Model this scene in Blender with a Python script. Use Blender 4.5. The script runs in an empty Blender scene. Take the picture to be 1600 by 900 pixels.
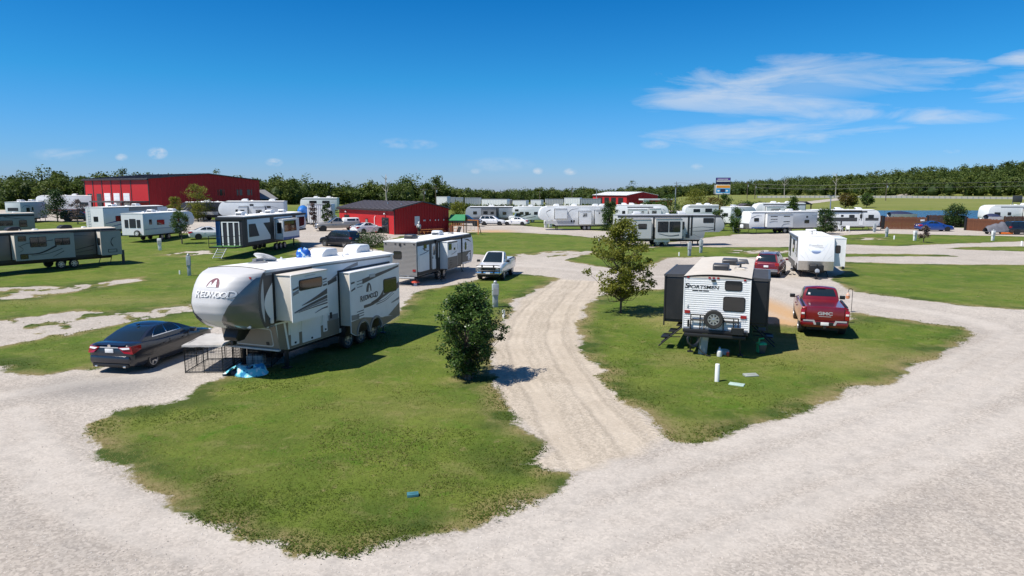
import bpy, bmesh, math, random
import numpy as np
from mathutils import Vector, Matrix
random.seed(7); rng = np.random.default_rng(7)
SC = bpy.context.scene; COL = SC.collection
R = math.radians
# ------------------------------------------------------------------ camera
FPX, HC, YH = 1060.0, 6.3, 299.0          # focal length in photo pixels, camera height, horizon row
PITCH = math.atan((450 - YH) / FPX)
cam = bpy.data.objects.new('camera', bpy.data.cameras.new('camera')); COL.objects.link(cam)
cam.location = (0, 0, HC); cam.rotation_euler = (math.pi / 2 - PITCH, 0, 0)
cam.data.sensor_width = 36; cam.data.lens = FPX / 1600 * 36
cam.data.clip_start = 0.3; cam.data.clip_end = 12000
SC.camera = cam
# ------------------------------------------------------------------ sky, sun, exposure
TO_SUN = Vector((-0.88 * math.cos(R(58)), -0.475 * math.cos(R(58)), math.sin(R(58)))).normalized()
SC.view_settings.view_transform = 'Standard'; SC.view_settings.look = 'None'
SC.view_settings.exposure = 0.3; SC.view_settings.gamma = 1.0
SC.view_settings.use_curve_mapping = False
world = bpy.data.worlds.new('World'); SC.world = world; world.use_nodes = True
def build_world():
    nt = world.node_tree; N, L = nt.nodes, nt.links
    N.clear()
    def nd(t, **k):
        n = N.new(t)
        for a, b in k.items(): setattr(n, a, b)
        return n
    def mth(op, a, b=None, c=None, clamp=False):
        n = nd('ShaderNodeMath', operation=op, use_clamp=clamp)
        for i, v in enumerate((a, b, c)):
            if v is None: continue
            if isinstance(v, (int, float)): n.inputs[i].default_value = v
            else: L.new(v, n.inputs[i])
        return n.outputs[0]
    out = nd('ShaderNodeOutputWorld'); bg = nd('ShaderNodeBackground')
    sky = nd('ShaderNodeTexSky', sky_type='NISHITA', sun_disc=False)
    sky.sun_elevation = math.asin(TO_SUN.z); sky.sun_rotation = math.atan2(TO_SUN.x, TO_SUN.y) % (2 * math.pi)
    sky.altitude = 150; sky.air_density = 1.0; sky.dust_density = 0.35; sky.ozone_density = 2.2
    tc = nd('ShaderNodeTexCoord'); sep = nd('ShaderNodeSeparateXYZ'); L.new(tc.outputs['Generated'], sep.inputs[0])
    X, Y, Z = sep.outputs
    ramp = nd('ShaderNodeValToRGB'); L.new(Z, ramp.inputs[0]); cr = ramp.color_ramp      # colour of the air by elevation, the same all round
    cr.elements[0].position = 0.0; cr.elements[0].color = (.34, .46, .80, 1)
    cr.elements[1].position = 1.0; cr.elements[1].color = (.24, .35, .50, 1)
    for p, c in ((.05, (.22, .44, .78)), (.15, (.085, .44, .72)), (.28, (.018, .345, .66))): e = cr.elements.new(p); e.color = (*c, 1)
    hsv = nd('ShaderNodeVectorMath', operation='MULTIPLY'); L.new(sky.outputs[0], hsv.inputs[0])
    h2 = nd('ShaderNodeVectorMath', operation='SCALE'); L.new(ramp.outputs[0], h2.inputs[0]); h2.inputs['Scale'].default_value = 2.0
    L.new(h2.outputs[0], hsv.inputs[1])
    ys = mth('MAXIMUM', Y, 0.05)
    u = mth('DIVIDE', X, ys); v = mth('DIVIDE', Z, ys)
    # cloud streak noise, in direction space (stretched sideways as cirrus is)
    cmb = nd('ShaderNodeCombineXYZ'); L.new(mth('MULTIPLY', u, 3.0), cmb.inputs[0]); L.new(mth('MULTIPLY', v, 17.0), cmb.inputs[1])
    n1 = nd('ShaderNodeTexNoise'); n1.inputs['Scale'].default_value = 1.5; n1.inputs['Detail'].default_value = 9; n1.inputs['Roughness'].default_value = 0.62
    n1.inputs['Distortion'].default_value = 0.9
    L.new(cmb.outputs[0], n1.inputs['Vector'])
    cmb2 = nd('ShaderNodeCombineXYZ'); L.new(mth('MULTIPLY', u, 26.0), cmb2.inputs[0]); L.new(mth('MULTIPLY', v, 50.0), cmb2.inputs[1])
    n2 = nd('ShaderNodeTexNoise'); n2.inputs['Scale'].default_value = 1.6; n2.inputs['Detail'].default_value = 6; n2.inputs['Roughness'].default_value = 0.6
    L.new(cmb2.outputs[0], n2.inputs['Vector'])
    def blob(pu, pv, ru, rv, tilt=0.0):
        cu, cv = (pu - 800) / FPX, (YH - pv) / FPX
        du = mth('SUBTRACT', u, cu); dv = mth('SUBTRACT', mth('SUBTRACT', v, cv), mth('MULTIPLY', du, tilt))
        a = mth('MULTIPLY', du, FPX / ru); b = mth('MULTIPLY', dv, FPX / rv)
        q = mth('ADD', mth('MULTIPLY', a, a), mth('MULTIPLY', b, b))
        return mth('SUBTRACT', 1.0, q, clamp=True)
    def acc(lst):
        s = None
        for e in lst:
            b = mth('MULTIPLY', blob(*e[0]), e[1])
            s = b if s is None else mth('MAXIMUM', s, b)
        return s
    cirrus = acc([((1240, 140, 290, 50, 0.05), 1.0), ((1100, 150, 150, 34, 0.1), .85), ((1420, 122, 140, 26, 0.0), .85), ((1610, 142, 170, 34, 0.02), .85),
                  ((1585, 98, 75, 15, 0.12), .95), ((1180, 210, 260, 24, 0.05), .75), ((1400, 184, 220, 16, 0.0), .75), ((1110, 224, 170, 16, .0), .65),
                  ((940, 222, 110, 9, .04), .3), ((1150, 240, 150, 9, 0), .35), ((865, 42, 60, 5, 0), .12), ((110, 240, 60, 12, 0), .25)])
    puffs = acc([((256, 241, 17, 10), 1.0), ((434, 255, 15, 7), .7), ((200, 247, 11, 6), .6), ((840, 268, 9, 6), .75), ((890, 269, 12, 6), .7),
                 ((745, 268, 10, 5), .5), ((1085, 262, 11, 6), .6), ((625, 226, 30, 9), .35), ((1020, 228, 25, 8), .4), ((285, 2, 22, 8), .9),
                 ((590, 3, 20, 8), .9), ((660, 228, 30, 8), .3), ((100, 243, 45, 10), .3), ((1475, 238, 15, 4), .3), ((780, 258, 60, 12), .22)])
    nm = nd('ShaderNodeMapRange'); nm.inputs[1].default_value = 0.38; nm.inputs[2].default_value = 0.64; L.new(n1.outputs[0], nm.inputs[0])
    c1 = mth('MULTIPLY', mth('MULTIPLY', mth('SUBTRACT', mth('ADD', mth('MULTIPLY', cirrus, 1.0), mth('MULTIPLY', nm.outputs[0], .85)), .66), .85, clamp=True), mth('MULTIPLY', cirrus, 5.0, clamp=True))
    nm2 = nd('ShaderNodeMapRange'); nm2.inputs[1].default_value = 0.35; nm2.inputs[2].default_value = 0.6; L.new(n2.outputs[0], nm2.inputs[0])
    c2 = mth('MULTIPLY', puffs, nm2.outputs[0])
    front = mth('GREATER_THAN', Y, 0.06)
    cm = mth('MULTIPLY', mth('MAXIMUM', mth('MULTIPLY', c1, 0.68), mth('MULTIPLY', c2, 0.85)), front, clamp=True)
    mix = nd('ShaderNodeMix', data_type='RGBA'); L.new(cm, mix.inputs[0]); L.new(hsv.outputs[0], mix.inputs[6])
    mix.inputs[7].default_value = (8.4, 8.8, 9.4, 1)
    L.new(mix.outputs[2], bg.inputs[0]); bg.inputs[1].default_value = 0.072
    L.new(bg.outputs[0], out.inputs[0])
build_world()
sun = bpy.data.objects.new('sun', bpy.data.lights.new('sun', 'SUN')); COL.objects.link(sun)
sun.data.energy = 5.0; sun.data.angle = R(0.53); sun.data.color = (1.0, 0.95, 0.87)
sun.rotation_euler = (-TO_SUN).to_track_quat('-Z', 'Y').to_euler(); sun.location = (-20, -10, 40)

# ------------------------------------------------------------------ helpers
def G(u, v, z=0.0):                       # where the sight line through photo pixel (u, v) meets height z
    a = (u - 800) / FPX; b = -(v - 450) / FPX
    dy = math.cos(PITCH) + b * math.sin(PITCH); dz = -math.sin(PITCH) + b * math.cos(PITCH)
    t = (z - HC) / dz
    return (a * t, dy * t)
def at(u, y):                             # world x for a picture column at distance y
    return (u - 800) / FPX * y * 1.0
MATS = {}
def mat(key, col, rough=0.5, metal=0.0, var=0.0, vscale=3.0, bump=0.0, bscale=40.0, coat=0.0, dirt=0.0, emit=0.0, spec=0.5):
    if key in MATS: return MATS[key]
    m = bpy.data.materials.new(key); m.use_nodes = True
    nt = m.node_tree; N, L = nt.nodes, nt.links; b = N['Principled BSDF']
    b.inputs['Base Color'].default_value = (*col, 1); b.inputs['Roughness'].default_value = rough; b.inputs['Metallic'].default_value = metal
    b.inputs['Coat Weight'].default_value = coat; b.inputs['Coat Roughness'].default_value = 0.08
    b.inputs['Specular IOR Level'].default_value = spec
    if var or bump or dirt:
        tc = N.new('ShaderNodeTexCoord')
    if var or dirt:
        n = N.new('ShaderNodeTexNoise'); n.inputs['Scale'].default_value = vscale; n.inputs['Detail'].default_value = 6; n.inputs['Roughness'].default_value = 0.65
        L.new(tc.outputs['Object'], n.inputs['Vector'])
        mr = N.new('ShaderNodeMapRange'); mr.inputs[1].default_value = .3; mr.inputs[2].default_value = .7
        mr.inputs[3].default_value = 1 - var; mr.inputs[4].default_value = 1 + var
        L.new(n.outputs[0], mr.inputs[0])
        mx = N.new('ShaderNodeVectorMath'); mx.operation = 'SCALE'; mx.inputs[0].default_value = col; L.new(mr.outputs[0], mx.inputs['Scale'])
        src = mx.outputs[0]
        if dirt:
            n2 = N.new('ShaderNodeTexNoise'); n2.inputs['Scale'].default_value = 1.3; n2.inputs['Detail'].default_value = 8; n2.inputs['Roughness'].default_value = .7
            mp = N.new('ShaderNodeMapping'); mp.inputs['Scale'].default_value = (1.6, 1.6, .55); L.new(tc.outputs['Object'], mp.inputs[0]); L.new(mp.outputs[0], n2.inputs['Vector'])
            r2 = N.new('ShaderNodeMapRange'); r2.inputs[1].default_value = .5; r2.inputs[2].default_value = .78; r2.inputs[4].default_value = dirt; L.new(n2.outputs[0], r2.inputs[0])
            mm = N.new('ShaderNodeMix'); mm.data_type = 'RGBA'; L.new(r2.outputs[0], mm.inputs[0]); L.new(src, mm.inputs[6]); mm.inputs[7].default_value = (.30, .26, .21, 1)
            src = mm.outputs[2]
        L.new(src, b.inputs['Base Color'])
    if bump:
        n3 = N.new('ShaderNodeTexNoise'); n3.inputs['Scale'].default_value = bscale; n3.inputs['Detail'].default_value = 4; L.new(tc.outputs['Object'], n3.inputs['Vector'])
        bp = N.new('ShaderNodeBump'); bp.inputs['Strength'].default_value = bump; bp.inputs['Distance'].default_value = .02
        L.new(n3.outputs[0], bp.inputs['Height']); L.new(bp.outputs[0], b.inputs['Normal'])
    if emit:
        b.inputs['Emission Color'].default_value = (*col, 1); b.inputs['Emission Strength'].default_value = emit
    MATS[key] = m; return m
white = mat('white_gelcoat', (.78, .78, .77), .3, var=.03, dirt=.10)
white_far = mat('white_paint', (.74, .75, .75), .38, var=.04, dirt=.12)
cream_roof = mat('cream_roof_membrane', (.56, .51, .44), .75, var=.07, dirt=.28, vscale=2)
white_roof = mat('white_roof_membrane', (.78, .77, .75), .7, var=.05, dirt=.18, vscale=2)
tan_roof = mat('tan_roof_membrane', (.58, .50, .40), .8, var=.08, dirt=.25, vscale=2)
black = mat('black_plastic', (.012, .012, .013), .5, var=.2)
black_gloss = mat('black_gloss', (.012, .013, .015), .12, coat=.6)
blackwall = mat('black_fibre_wall', (.010, .0105, .012), .5, var=.2, dirt=.05)
dkgrey = mat('dark_grey_paint', (.06, .06, .062), .42, var=.1, dirt=.06)
midgrey = mat('mid_grey_paint', (.22, .22, .225), .4, var=.06, dirt=.08)
ltgrey = mat('light_grey_paint', (.46, .46, .46), .4, var=.05, dirt=.1)
taupe = mat('taupe_paint', (.20, .17, .135), .4, var=.06, dirt=.1)
beige = mat('beige_end_wall', (.62, .57, .50), .45, var=.04, dirt=.08)
silver = mat('silver_cap_paint', (.55, .54, .53), .5, metal=.0, var=.03, coat=.1)
gunmetal = mat('gunmetal_cap_paint', (.16, .16, .165), .26, metal=.4, var=.05, coat=.4)
glass = mat('dark_glass', (.015, .017, .018), .04, coat=.5)
glass_t = mat('tinted_car_glass', (.012, .020, .024), .03, coat=.6)
rubber = mat('rubber', (.022, .021, .020), .8, var=.2, dirt=.25)
alloy = mat('alloy_metal', (.55, .55, .56), .3, metal=.8)
alloy_dk = mat('dark_alloy', (.20, .20, .21), .35, metal=.6)
chrome = mat('chrome_metal', (.75, .75, .76), .12, metal=1)
steel = mat('galvanised_steel', (.42, .44, .45), .45, metal=.6, var=.1)
greybox = mat('grey_painted_box', (.36, .40, .41), .5, var=.06, dirt=.1)
redlens = mat('red_lens', (.30, .006, .008), .2, coat=.4)
clearlens = mat('clear_lens', (.75, .72, .70), .12, coat=.6)
blackiron = mat('black_iron', (.015, .015, .015), .55)
wood_o = mat('orange_cedar', (.42, .16, .05), .7, var=.2)
pvc = mat('white_plastic', (.80, .80, .78), .4, dirt=.05)
plate_m = mat('plate_white', (.75, .75, .74), .4, var=.1, vscale=30)
grayrib = mat('grey_corrugated_metal', (.235, .225, .215), .42, metal=.2, var=.05, dirt=.15)
diamond = mat('diamond_plate', (.52, .50, .46), .32, metal=.7, var=.12, vscale=6)

class MB:                                  # collects shapes, then links them as ONE mesh
    def __init__(s): s.v = []; s.f = []
    def add(s, v, f):
        o = len(s.v); s.v += [tuple(p) for p in v]; s.f += [tuple(i + o for i in q) for q in f]; return s
    def box(s, x0, x1, y0, y1, z0, z1):
        v = [(x, y, z) for z in (z0, z1) for y in (y0, y1) for x in (x0, x1)]
        return s.add(v, [(0, 2, 3, 1), (4, 5, 7, 6), (0, 1, 5, 4), (2, 6, 7, 3), (0, 4, 6, 2), (1, 3, 7, 5)])
    def prism(s, pts, fn0, fn1):           # polygon pts mapped through two functions (the two caps)
        n = len(pts); v = [fn0(*p) for p in pts] + [fn1(*p) for p in pts]
        f = [tuple(range(n))[::-1], tuple(range(n, 2 * n))] + [(i, (i + 1) % n, n + (i + 1) % n, n + i) for i in range(n)]
        return s.add(v, f)
    def tube(s, path, r, n=8, cap=True):
        path = [Vector(p) for p in path]; m = len(path); rr = r if hasattr(r, '__len__') else [r] * m
        v = []; f = []; up = None
        for i, p in enumerate(path):
            d = (path[min(i + 1, m - 1)] - path[max(i - 1, 0)]).normalized()
            if up is None: up = Vector((0, 0, 1)) if abs(d.z) < .9 else Vector((1, 0, 0))
            a = d.cross(up)
            if a.length < 1e-4: a = d.cross(Vector((.3, 1, .2)))
            a.normalize(); b = a.cross(d).normalized(); up = b
            for k in range(n):
                t = 2 * math.pi * k / n; v.append(p + (a * math.cos(t) + b * math.sin(t)) * rr[i])
        for i in range(m - 1):
            for k in range(n): f.append((i * n + k, i * n + (k + 1) % n, (i + 1) * n + (k + 1) % n, (i + 1) * n + k))
        if cap: f += [tuple(range(n))[::-1], tuple(range((m - 1) * n, m * n))]
        return s.add(v, f)
    def lathe(s, prof, n, M=None, cap=True):         # prof: (radius, height) about z; M: matrix
        v = []; f = []; m = len(prof)
        for r, h in prof:
            for k in range(n):
                t = 2 * math.pi * k / n; p = Vector((r * math.cos(t), r * math.sin(t), h)); v.append(M @ p if M else p)
        for i in range(m - 1):
            for k in range(n): f.append((i * n + k, i * n + (k + 1) % n, (i + 1) * n + (k + 1) % n, (i + 1) * n + k))
        if cap: f += [tuple(range(n))[::-1], tuple(range((m - 1) * n, m * n))]
        return s.add(v, f)
    def grid(s, rows, close=False):        # rows of points -> quads
        n = len(rows[0]); v = [p for r in rows for p in r]; f = []
        for i in range(len(rows) - 1):
            for k in range(n - (0 if close else 1)):
                f.append((i * n + k, i * n + (k + 1) % n, (i + 1) * n + (k + 1) % n, (i + 1) * n + k))
        return s.add(v, f)
    def mesh(s, name, bev=0.0, segs=2, smooth=30, weld=False):
        me = bpy.data.meshes.new(name); me.from_pydata([tuple(p) for p in s.v], [], s.f)
        bm = bmesh.new(); bm.from_mesh(me)
        if weld: bmesh.ops.remove_doubles(bm, verts=bm.verts, dist=1e-4)
        bmesh.ops.recalc_face_normals(bm, faces=bm.faces)
        if bev:
            ed = [e for e in bm.edges if len(e.link_faces) == 2 and e.calc_face_angle(0) > .5]
            bmesh.ops.bevel(bm, geom=ed, offset=bev, segments=segs, affect='EDGES', profile=.5, clamp_overlap=True)
        bm.to_mesh(me); bm.free()
        if smooth:
            me.polygons.foreach_set('use_smooth', [True] * len(me.polygons)); me.set_sharp_from_angle(angle=R(smooth))
        return me
    def build(s, name, m, parent=None, **k):
        me = s.mesh(name, **k); me.materials.append(m); return link(name, me, parent)
def link(name, me, parent=None):
    o = bpy.data.objects.new(name, me); COL.objects.link(o)
    if parent is not None: o.parent = parent
    return o
def tag(o, label=None, cat=None, group=None, kind=None):
    if label: o['label'] = label
    if cat: o['category'] = cat
    if group: o['group'] = group
    if kind: o['kind'] = kind
    return o
def thing(name, label, cat, loc, rz=0.0, group=None):
    o = bpy.data.objects.new(name, None); COL.objects.link(o); o.empty_display_size = .3
    o.location = (loc[0], loc[1], loc[2] if len(loc) > 2 else 0); o.rotation_euler = (0, 0, rz)
    return tag(o, label, cat, group)
def slope_z(x, y): return float(terrain(x, y))
def copy_tree(o, parent=None):             # a thing with its parts and their sub-parts (mesh data shared)
    c = o.copy(); COL.objects.link(c)
    if parent is not None: c.parent = parent
    for ch in list(o.children): copy_tree(ch, c)
    return c
def boxpart(name, m, parent, x0, x1, y0, y1, z0, z1, bev=.01, **k):
    return MB().box(x0, x1, y0, y1, z0, z1).build(name, m, parent, bev=bev, **k)
class Frame:                               # a wall plane: origin, u axis, v axis, outward normal, reading direction of u
    def __init__(s, o, u, v, n): s.o, s.u, s.v, s.n = Vector(o), Vector(u), Vector(v), Vector(n).normalized()
    def p(s, a, b, d=0.0): return s.o + s.u * a + s.v * b + s.n * d
def panel(fr, name, m, parent, pts, t=.008, d=0.0, **k):
    return MB().prism(pts, lambda a, b: fr.p(a, b, d - .01), lambda a, b: fr.p(a, b, d + t)).build(name, m, parent, smooth=0, **k)
def rrect(a, b, w, h, r, n=4):             # rounded rectangle, lower-left corner a, b
    r = min(r, w / 2 - 1e-3, h / 2 - 1e-3); pts = []
    for cx, cy, t0 in ((a + w - r, b + r, -90), (a + w - r, b + h - r, 0), (a + r, b + h - r, 90), (a + r, b + r, 180)):
        for i in range(n + 1):
            t = R(t0 + 90 * i / n); pts.append((cx + r * math.cos(t), cy + r * math.sin(t)))
    return pts
def window(fr, parent, a, b, w, h, r=.06, m=None, split=False, rim=None):
    f = panel(fr, 'window', rim or black, parent, rrect(a, b, w, h, r), .014)
    if split:
        for k in (0, 1): panel(fr, 'pane', m or glass, f, rrect(a + .035 + k * (w / 2 - .012), b + .035, w / 2 - .055, h - .07, r * .5), .02)
    else: panel(fr, 'pane', m or glass, f, rrect(a + .035, b + .035, w - .07, h - .07, r * .7), .02)
    return f
def text_mesh(s, size, bold=.0, shear=0.0, big=None):
    cu = bpy.data.curves.new('lettering', 'FONT'); cu.body = s; cu.size = size; cu.offset = bold; cu.shear = shear
    cu.align_x = 'CENTER'; cu.align_y = 'CENTER'; cu.resolution_u = 3
    o = bpy.data.objects.new('lettering', cu); COL.objects.link(o)
    dg = bpy.context.evaluated_depsgraph_get(); me = bpy.data.meshes.new_from_object(o.evaluated_get(dg))
    bpy.data.objects.remove(o); bpy.data.curves.remove(cu); return me
def lettering(parent, s, size, m, fn, bold=0.0, shear=0.0, wide=1.0, name='lettering'):
    """fn maps (reading-direction coordinate, up coordinate) to a point on the surface, just proud of it"""
    me = text_mesh(s, size, bold, shear)
    for v in me.vertices: v.co = fn(v.co.x * wide, v.co.y)
    me.materials.clear(); me.materials.append(m)
    return link(name, me, parent)
def strip_curve(pts, n=8):                 # smooth curve through points (Catmull-Rom)
    out = []
    for i in range(len(pts) - 1):
        p0 = pts[max(i - 1, 0)]; p1 = pts[i]; p2 = pts[i + 1]; p3 = pts[min(i + 2, len(pts) - 1)]
        for k in range(n):
            t = k / n
            out.append(tuple(.5 * ((2 * b) + (-a + c) * t + (2 * a - 5 * b + 4 * c - d) * t * t + (-a + 3 * b - 3 * c + d) * t ** 3) for a, b, c, d in zip(p0, p1, p2, p3)))
    out.append(tuple(pts[-1])); return out
def swoosh(fr, parent, pts, w0, w1, m, name='stripe', d=0.0, t=.007):
    """a curved decal band through pts, width tapering from w0 to w1"""
    c = strip_curve(pts, 6); n = len(c); up = []; dn = []
    for i, (a, b) in enumerate(c):
        w = w0 + (w1 - w0) * i / (n - 1)
        up.append((a, b + w / 2)); dn.append((a, b - w / 2))
    mb = MB(); mb.grid([[fr.p(a, b, d + t) for a, b in up], [fr.p(a, b, d + t) for a, b in dn]])
    mb.grid([[fr.p(a, b, d - .002) for a, b in up], [fr.p(a, b, d + t) for a, b in up]])
    mb.grid([[fr.p(a, b, d - .002) for a, b in dn], [fr.p(a, b, d + t) for a, b in dn]])
    return mb.build(name, m, parent, smooth=0)
def bool_cut(o, cutters):
    for me in cutters:
        c = link('cut', me); md = o.modifiers.new('b', 'BOOLEAN'); md.operation = 'DIFFERENCE'; md.solver = 'EXACT'; md.object = c
        dg = bpy.context.evaluated_depsgraph_get(); dg.update()
        nm = bpy.data.meshes.new_from_object(o.evaluated_get(dg)); o.modifiers.clear(); o.data = nm
        bpy.data.objects.remove(c)
    o.data.set_sharp_from_angle(angle=R(32))
    return o
WHEELS = {}
def wheel(parent, x, y, r, w=.22, side=1, rim=None, spokes=5, rimr=.66):
    """tyre (part) with its rim (sub-part); side = +1 when the outer face looks to +y"""
    key = (round(r, 3), round(w, 3), (rim or alloy).name, spokes, rimr)
    if key not in WHEELS:
        M = Matrix.Rotation(-math.pi / 2, 4, 'X')          # z -> +y
        ty = MB(); ty.lathe([(r * rimr, -w / 2), (r * .93, -w / 2), (r, -w * .32), (r, w * .32), (r * .93, w / 2), (r * rimr, w / 2), (r * rimr, 0)], 24, M)
        rm = MB(); q = r * rimr
        rm.lathe([(q * 1.0, w * .30), (q * 1.02, w * .49), (q * .9, w * .49), (q * .86, w * .18)], 24, M, cap=False)
        rm.lathe([(q * .24, w * .1), (q * .24, w * .44), (q * .1, w * .47)], 12, M)
        for k in range(spokes):
            t = 2 * math.pi * k / spokes; c, s_ = math.cos(t), math.sin(t); tt = .17
            pts = [(q * .15, -tt * q), (q * .9, -tt * q * .75), (q * .9, tt * q * .75), (q * .15, tt * q)]
            rm.prism(pts, lambda a, b: M @ Vector((a * c - b * s_, a * s_ + b * c, w * .25)), lambda a, b: M @ Vector((a * c - b * s_, a * s_ + b * c, w * .44)))
        bk = MB(); bk.lathe([(q * .98, -.01), (q * .98, w * .16), (q * .05, w * .165)], 20, M)
        a = ty.mesh('wheel'); a.materials.append(rubber)
        b = rm.mesh('rim', smooth=30); b.materials.append(rim or alloy)
        c = bk.mesh('brake_disc'); c.materials.append(dkgrey)
        WHEELS[key] = (a, b, c)
    a, b, c = WHEELS[key]
    o = link('wheel', a, parent); o.location = (x, y, r); o.rotation_euler = (0, 0, 0 if side > 0 else math.pi)
    link('rim', b, o); link('brake_disc', c, o); return o
# ------------------------------------------------------------------ terrain
def vnoise(x, y, seed=0):
    xi = np.floor(x).astype(np.int64); yi = np.floor(y).astype(np.int64); fx = x - xi; fy = y - yi
    fx = fx * fx * (3 - 2 * fx); fy = fy * fy * (3 - 2 * fy)
    def h(a, b):
        n = (a * 374761393 + b * 668265263 + seed * 974711) & 0xffffffff
        n = ((n ^ (n >> 13)) * 1274126177) & 0xffffffff
        return ((n ^ (n >> 16)) & 0xffff) / 65535.0
    return (h(xi, yi) * (1 - fx) + h(xi + 1, yi) * fx) * (1 - fy) + (h(xi, yi + 1) * (1 - fx) + h(xi + 1, yi + 1) * fx) * fy
def fbm(x, y, o=4, seed=0):
    s = 0; a = 1; t = 0
    for i in range(o): s = s + a * vnoise(x * 2 ** i, y * 2 ** i, seed + i); t += a; a *= .5
    return s / t
def bump_z(x, y, sd): return (fbm(x * .15, y * .15, 3, 3) - .5) * .10 * sstep(0, 3, sd) * (y < 60)
def sstep(a, b, x): t = np.clip((x - a) / (b - a), 0, 1); return t * t * (3 - 2 * t)
def front_y(u):                            # distance of the right-hand wood's edge for a bearing
    return np.interp(u, [980, 1130, 1300, 1450, 1600, 1800], [640, 600, 460, 385, 352, 330])
def terrain(x, y):
    x = np.asarray(x, float); y = np.asarray(y, float)
    u = 800 + FPX * x / np.maximum(y, 1)
    z = np.interp(u, [380, 560, 760, 1000, 1400], [.022, .015, .003, .004, .012]) * np.clip(y - 50, 0, 120) * sstep(-20, 60, y)
    z = z + sstep(1010, 1150, u) * np.clip((y - 198) * .022, 0, 2.4)
    fy = front_y(u)
    k = np.clip((u - 1010) / 500, 0, 1.25)
    z = z + np.clip((y - fy - 5) * .12, 0, 10.5) * k * (y > 150)
    return z
def GT(u, v):                              # where the sight line meets the terrain
    z = 0.0
    for _ in range(25):
        p = G(u, v, z); z = .5 * z + .5 * float(terrain(*p))
    return p
def gp(u, v): p = GT(u, v); return (p[0], p[1], float(terrain(*p)))
def gy(u, y): x = at(u, y); return (x, y, float(terrain(x, y)))
LAWN_1 = [(356, 588), (312, 603), (288, 622), (240, 633), (168, 641), (146, 668), (154, 708), (180, 731), (224, 763), (256, 784), (304, 812), (360, 829), (408, 851), (464, 861), (500, 865), (549, 867), (606, 853), (674, 833), (734, 823), (764, 812), (817, 790), (863, 772), (897, 746), (897, 735), (851, 735), (825, 724), (853, 702), (832, 681), (814, 658), (791, 643), (780, 620), (772, 598), (771, 575), (766, 545), (774, 517), (799, 492), (803, 481), (790, 473), (824, 461), (849, 447), (877, 435), (849, 431), (812, 428), (780, 431), (743, 437), (721, 443), (681, 450), (650, 456), (610, 495), (540, 530), (430, 568), (390, 580)]
LAWN_2 = [(1332, 488), (1397, 497), (1453, 505), (1506, 512), (1530, 522), (1472, 552), (1412, 580), (1397, 599), (1316, 610), (1308, 623), (1264, 633), (1234, 650), (1174, 667), (1132, 674), (1091, 692), (1067, 689), (1046, 682), (1025, 656), (1002, 645), (957, 609), (934, 588), (941, 576), (920, 563), (902, 545), (908, 529), (899, 513), (914, 492), (911, 482), (939, 461), (992, 453), (1040, 452), (1100, 470), (1180, 503), (1242, 509), (1325, 502)]
LAWN_3 = [(-400, 560), (0, 571), (20, 583), (60, 588), (145, 577), (215, 556), (300, 527), (340, 510), (420, 470), (520, 430), (606, 412), (590, 394), (530, 398), (470, 402), (420, 380), (345, 371), (290, 378), (240, 364), (-400, 372)]
LANE = [(897, 742), (851, 735), (825, 724), (853, 702), (832, 681), (814, 658), (791, 643), (780, 620), (772, 598), (771, 575), (766, 545), (774, 517), (799, 492), (812, 470), (849, 447), (868, 436), (945, 440), (939, 461), (911, 482), (905, 513), (908, 540), (941, 576), (957, 609), (1002, 645), (1046, 682), (985, 715)]
LANE_C = [(955, 722), (930, 690), (902, 650), (872, 605), (846, 560), (838, 525), (846, 495), (868, 466), (893, 443), (905, 425)]
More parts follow.
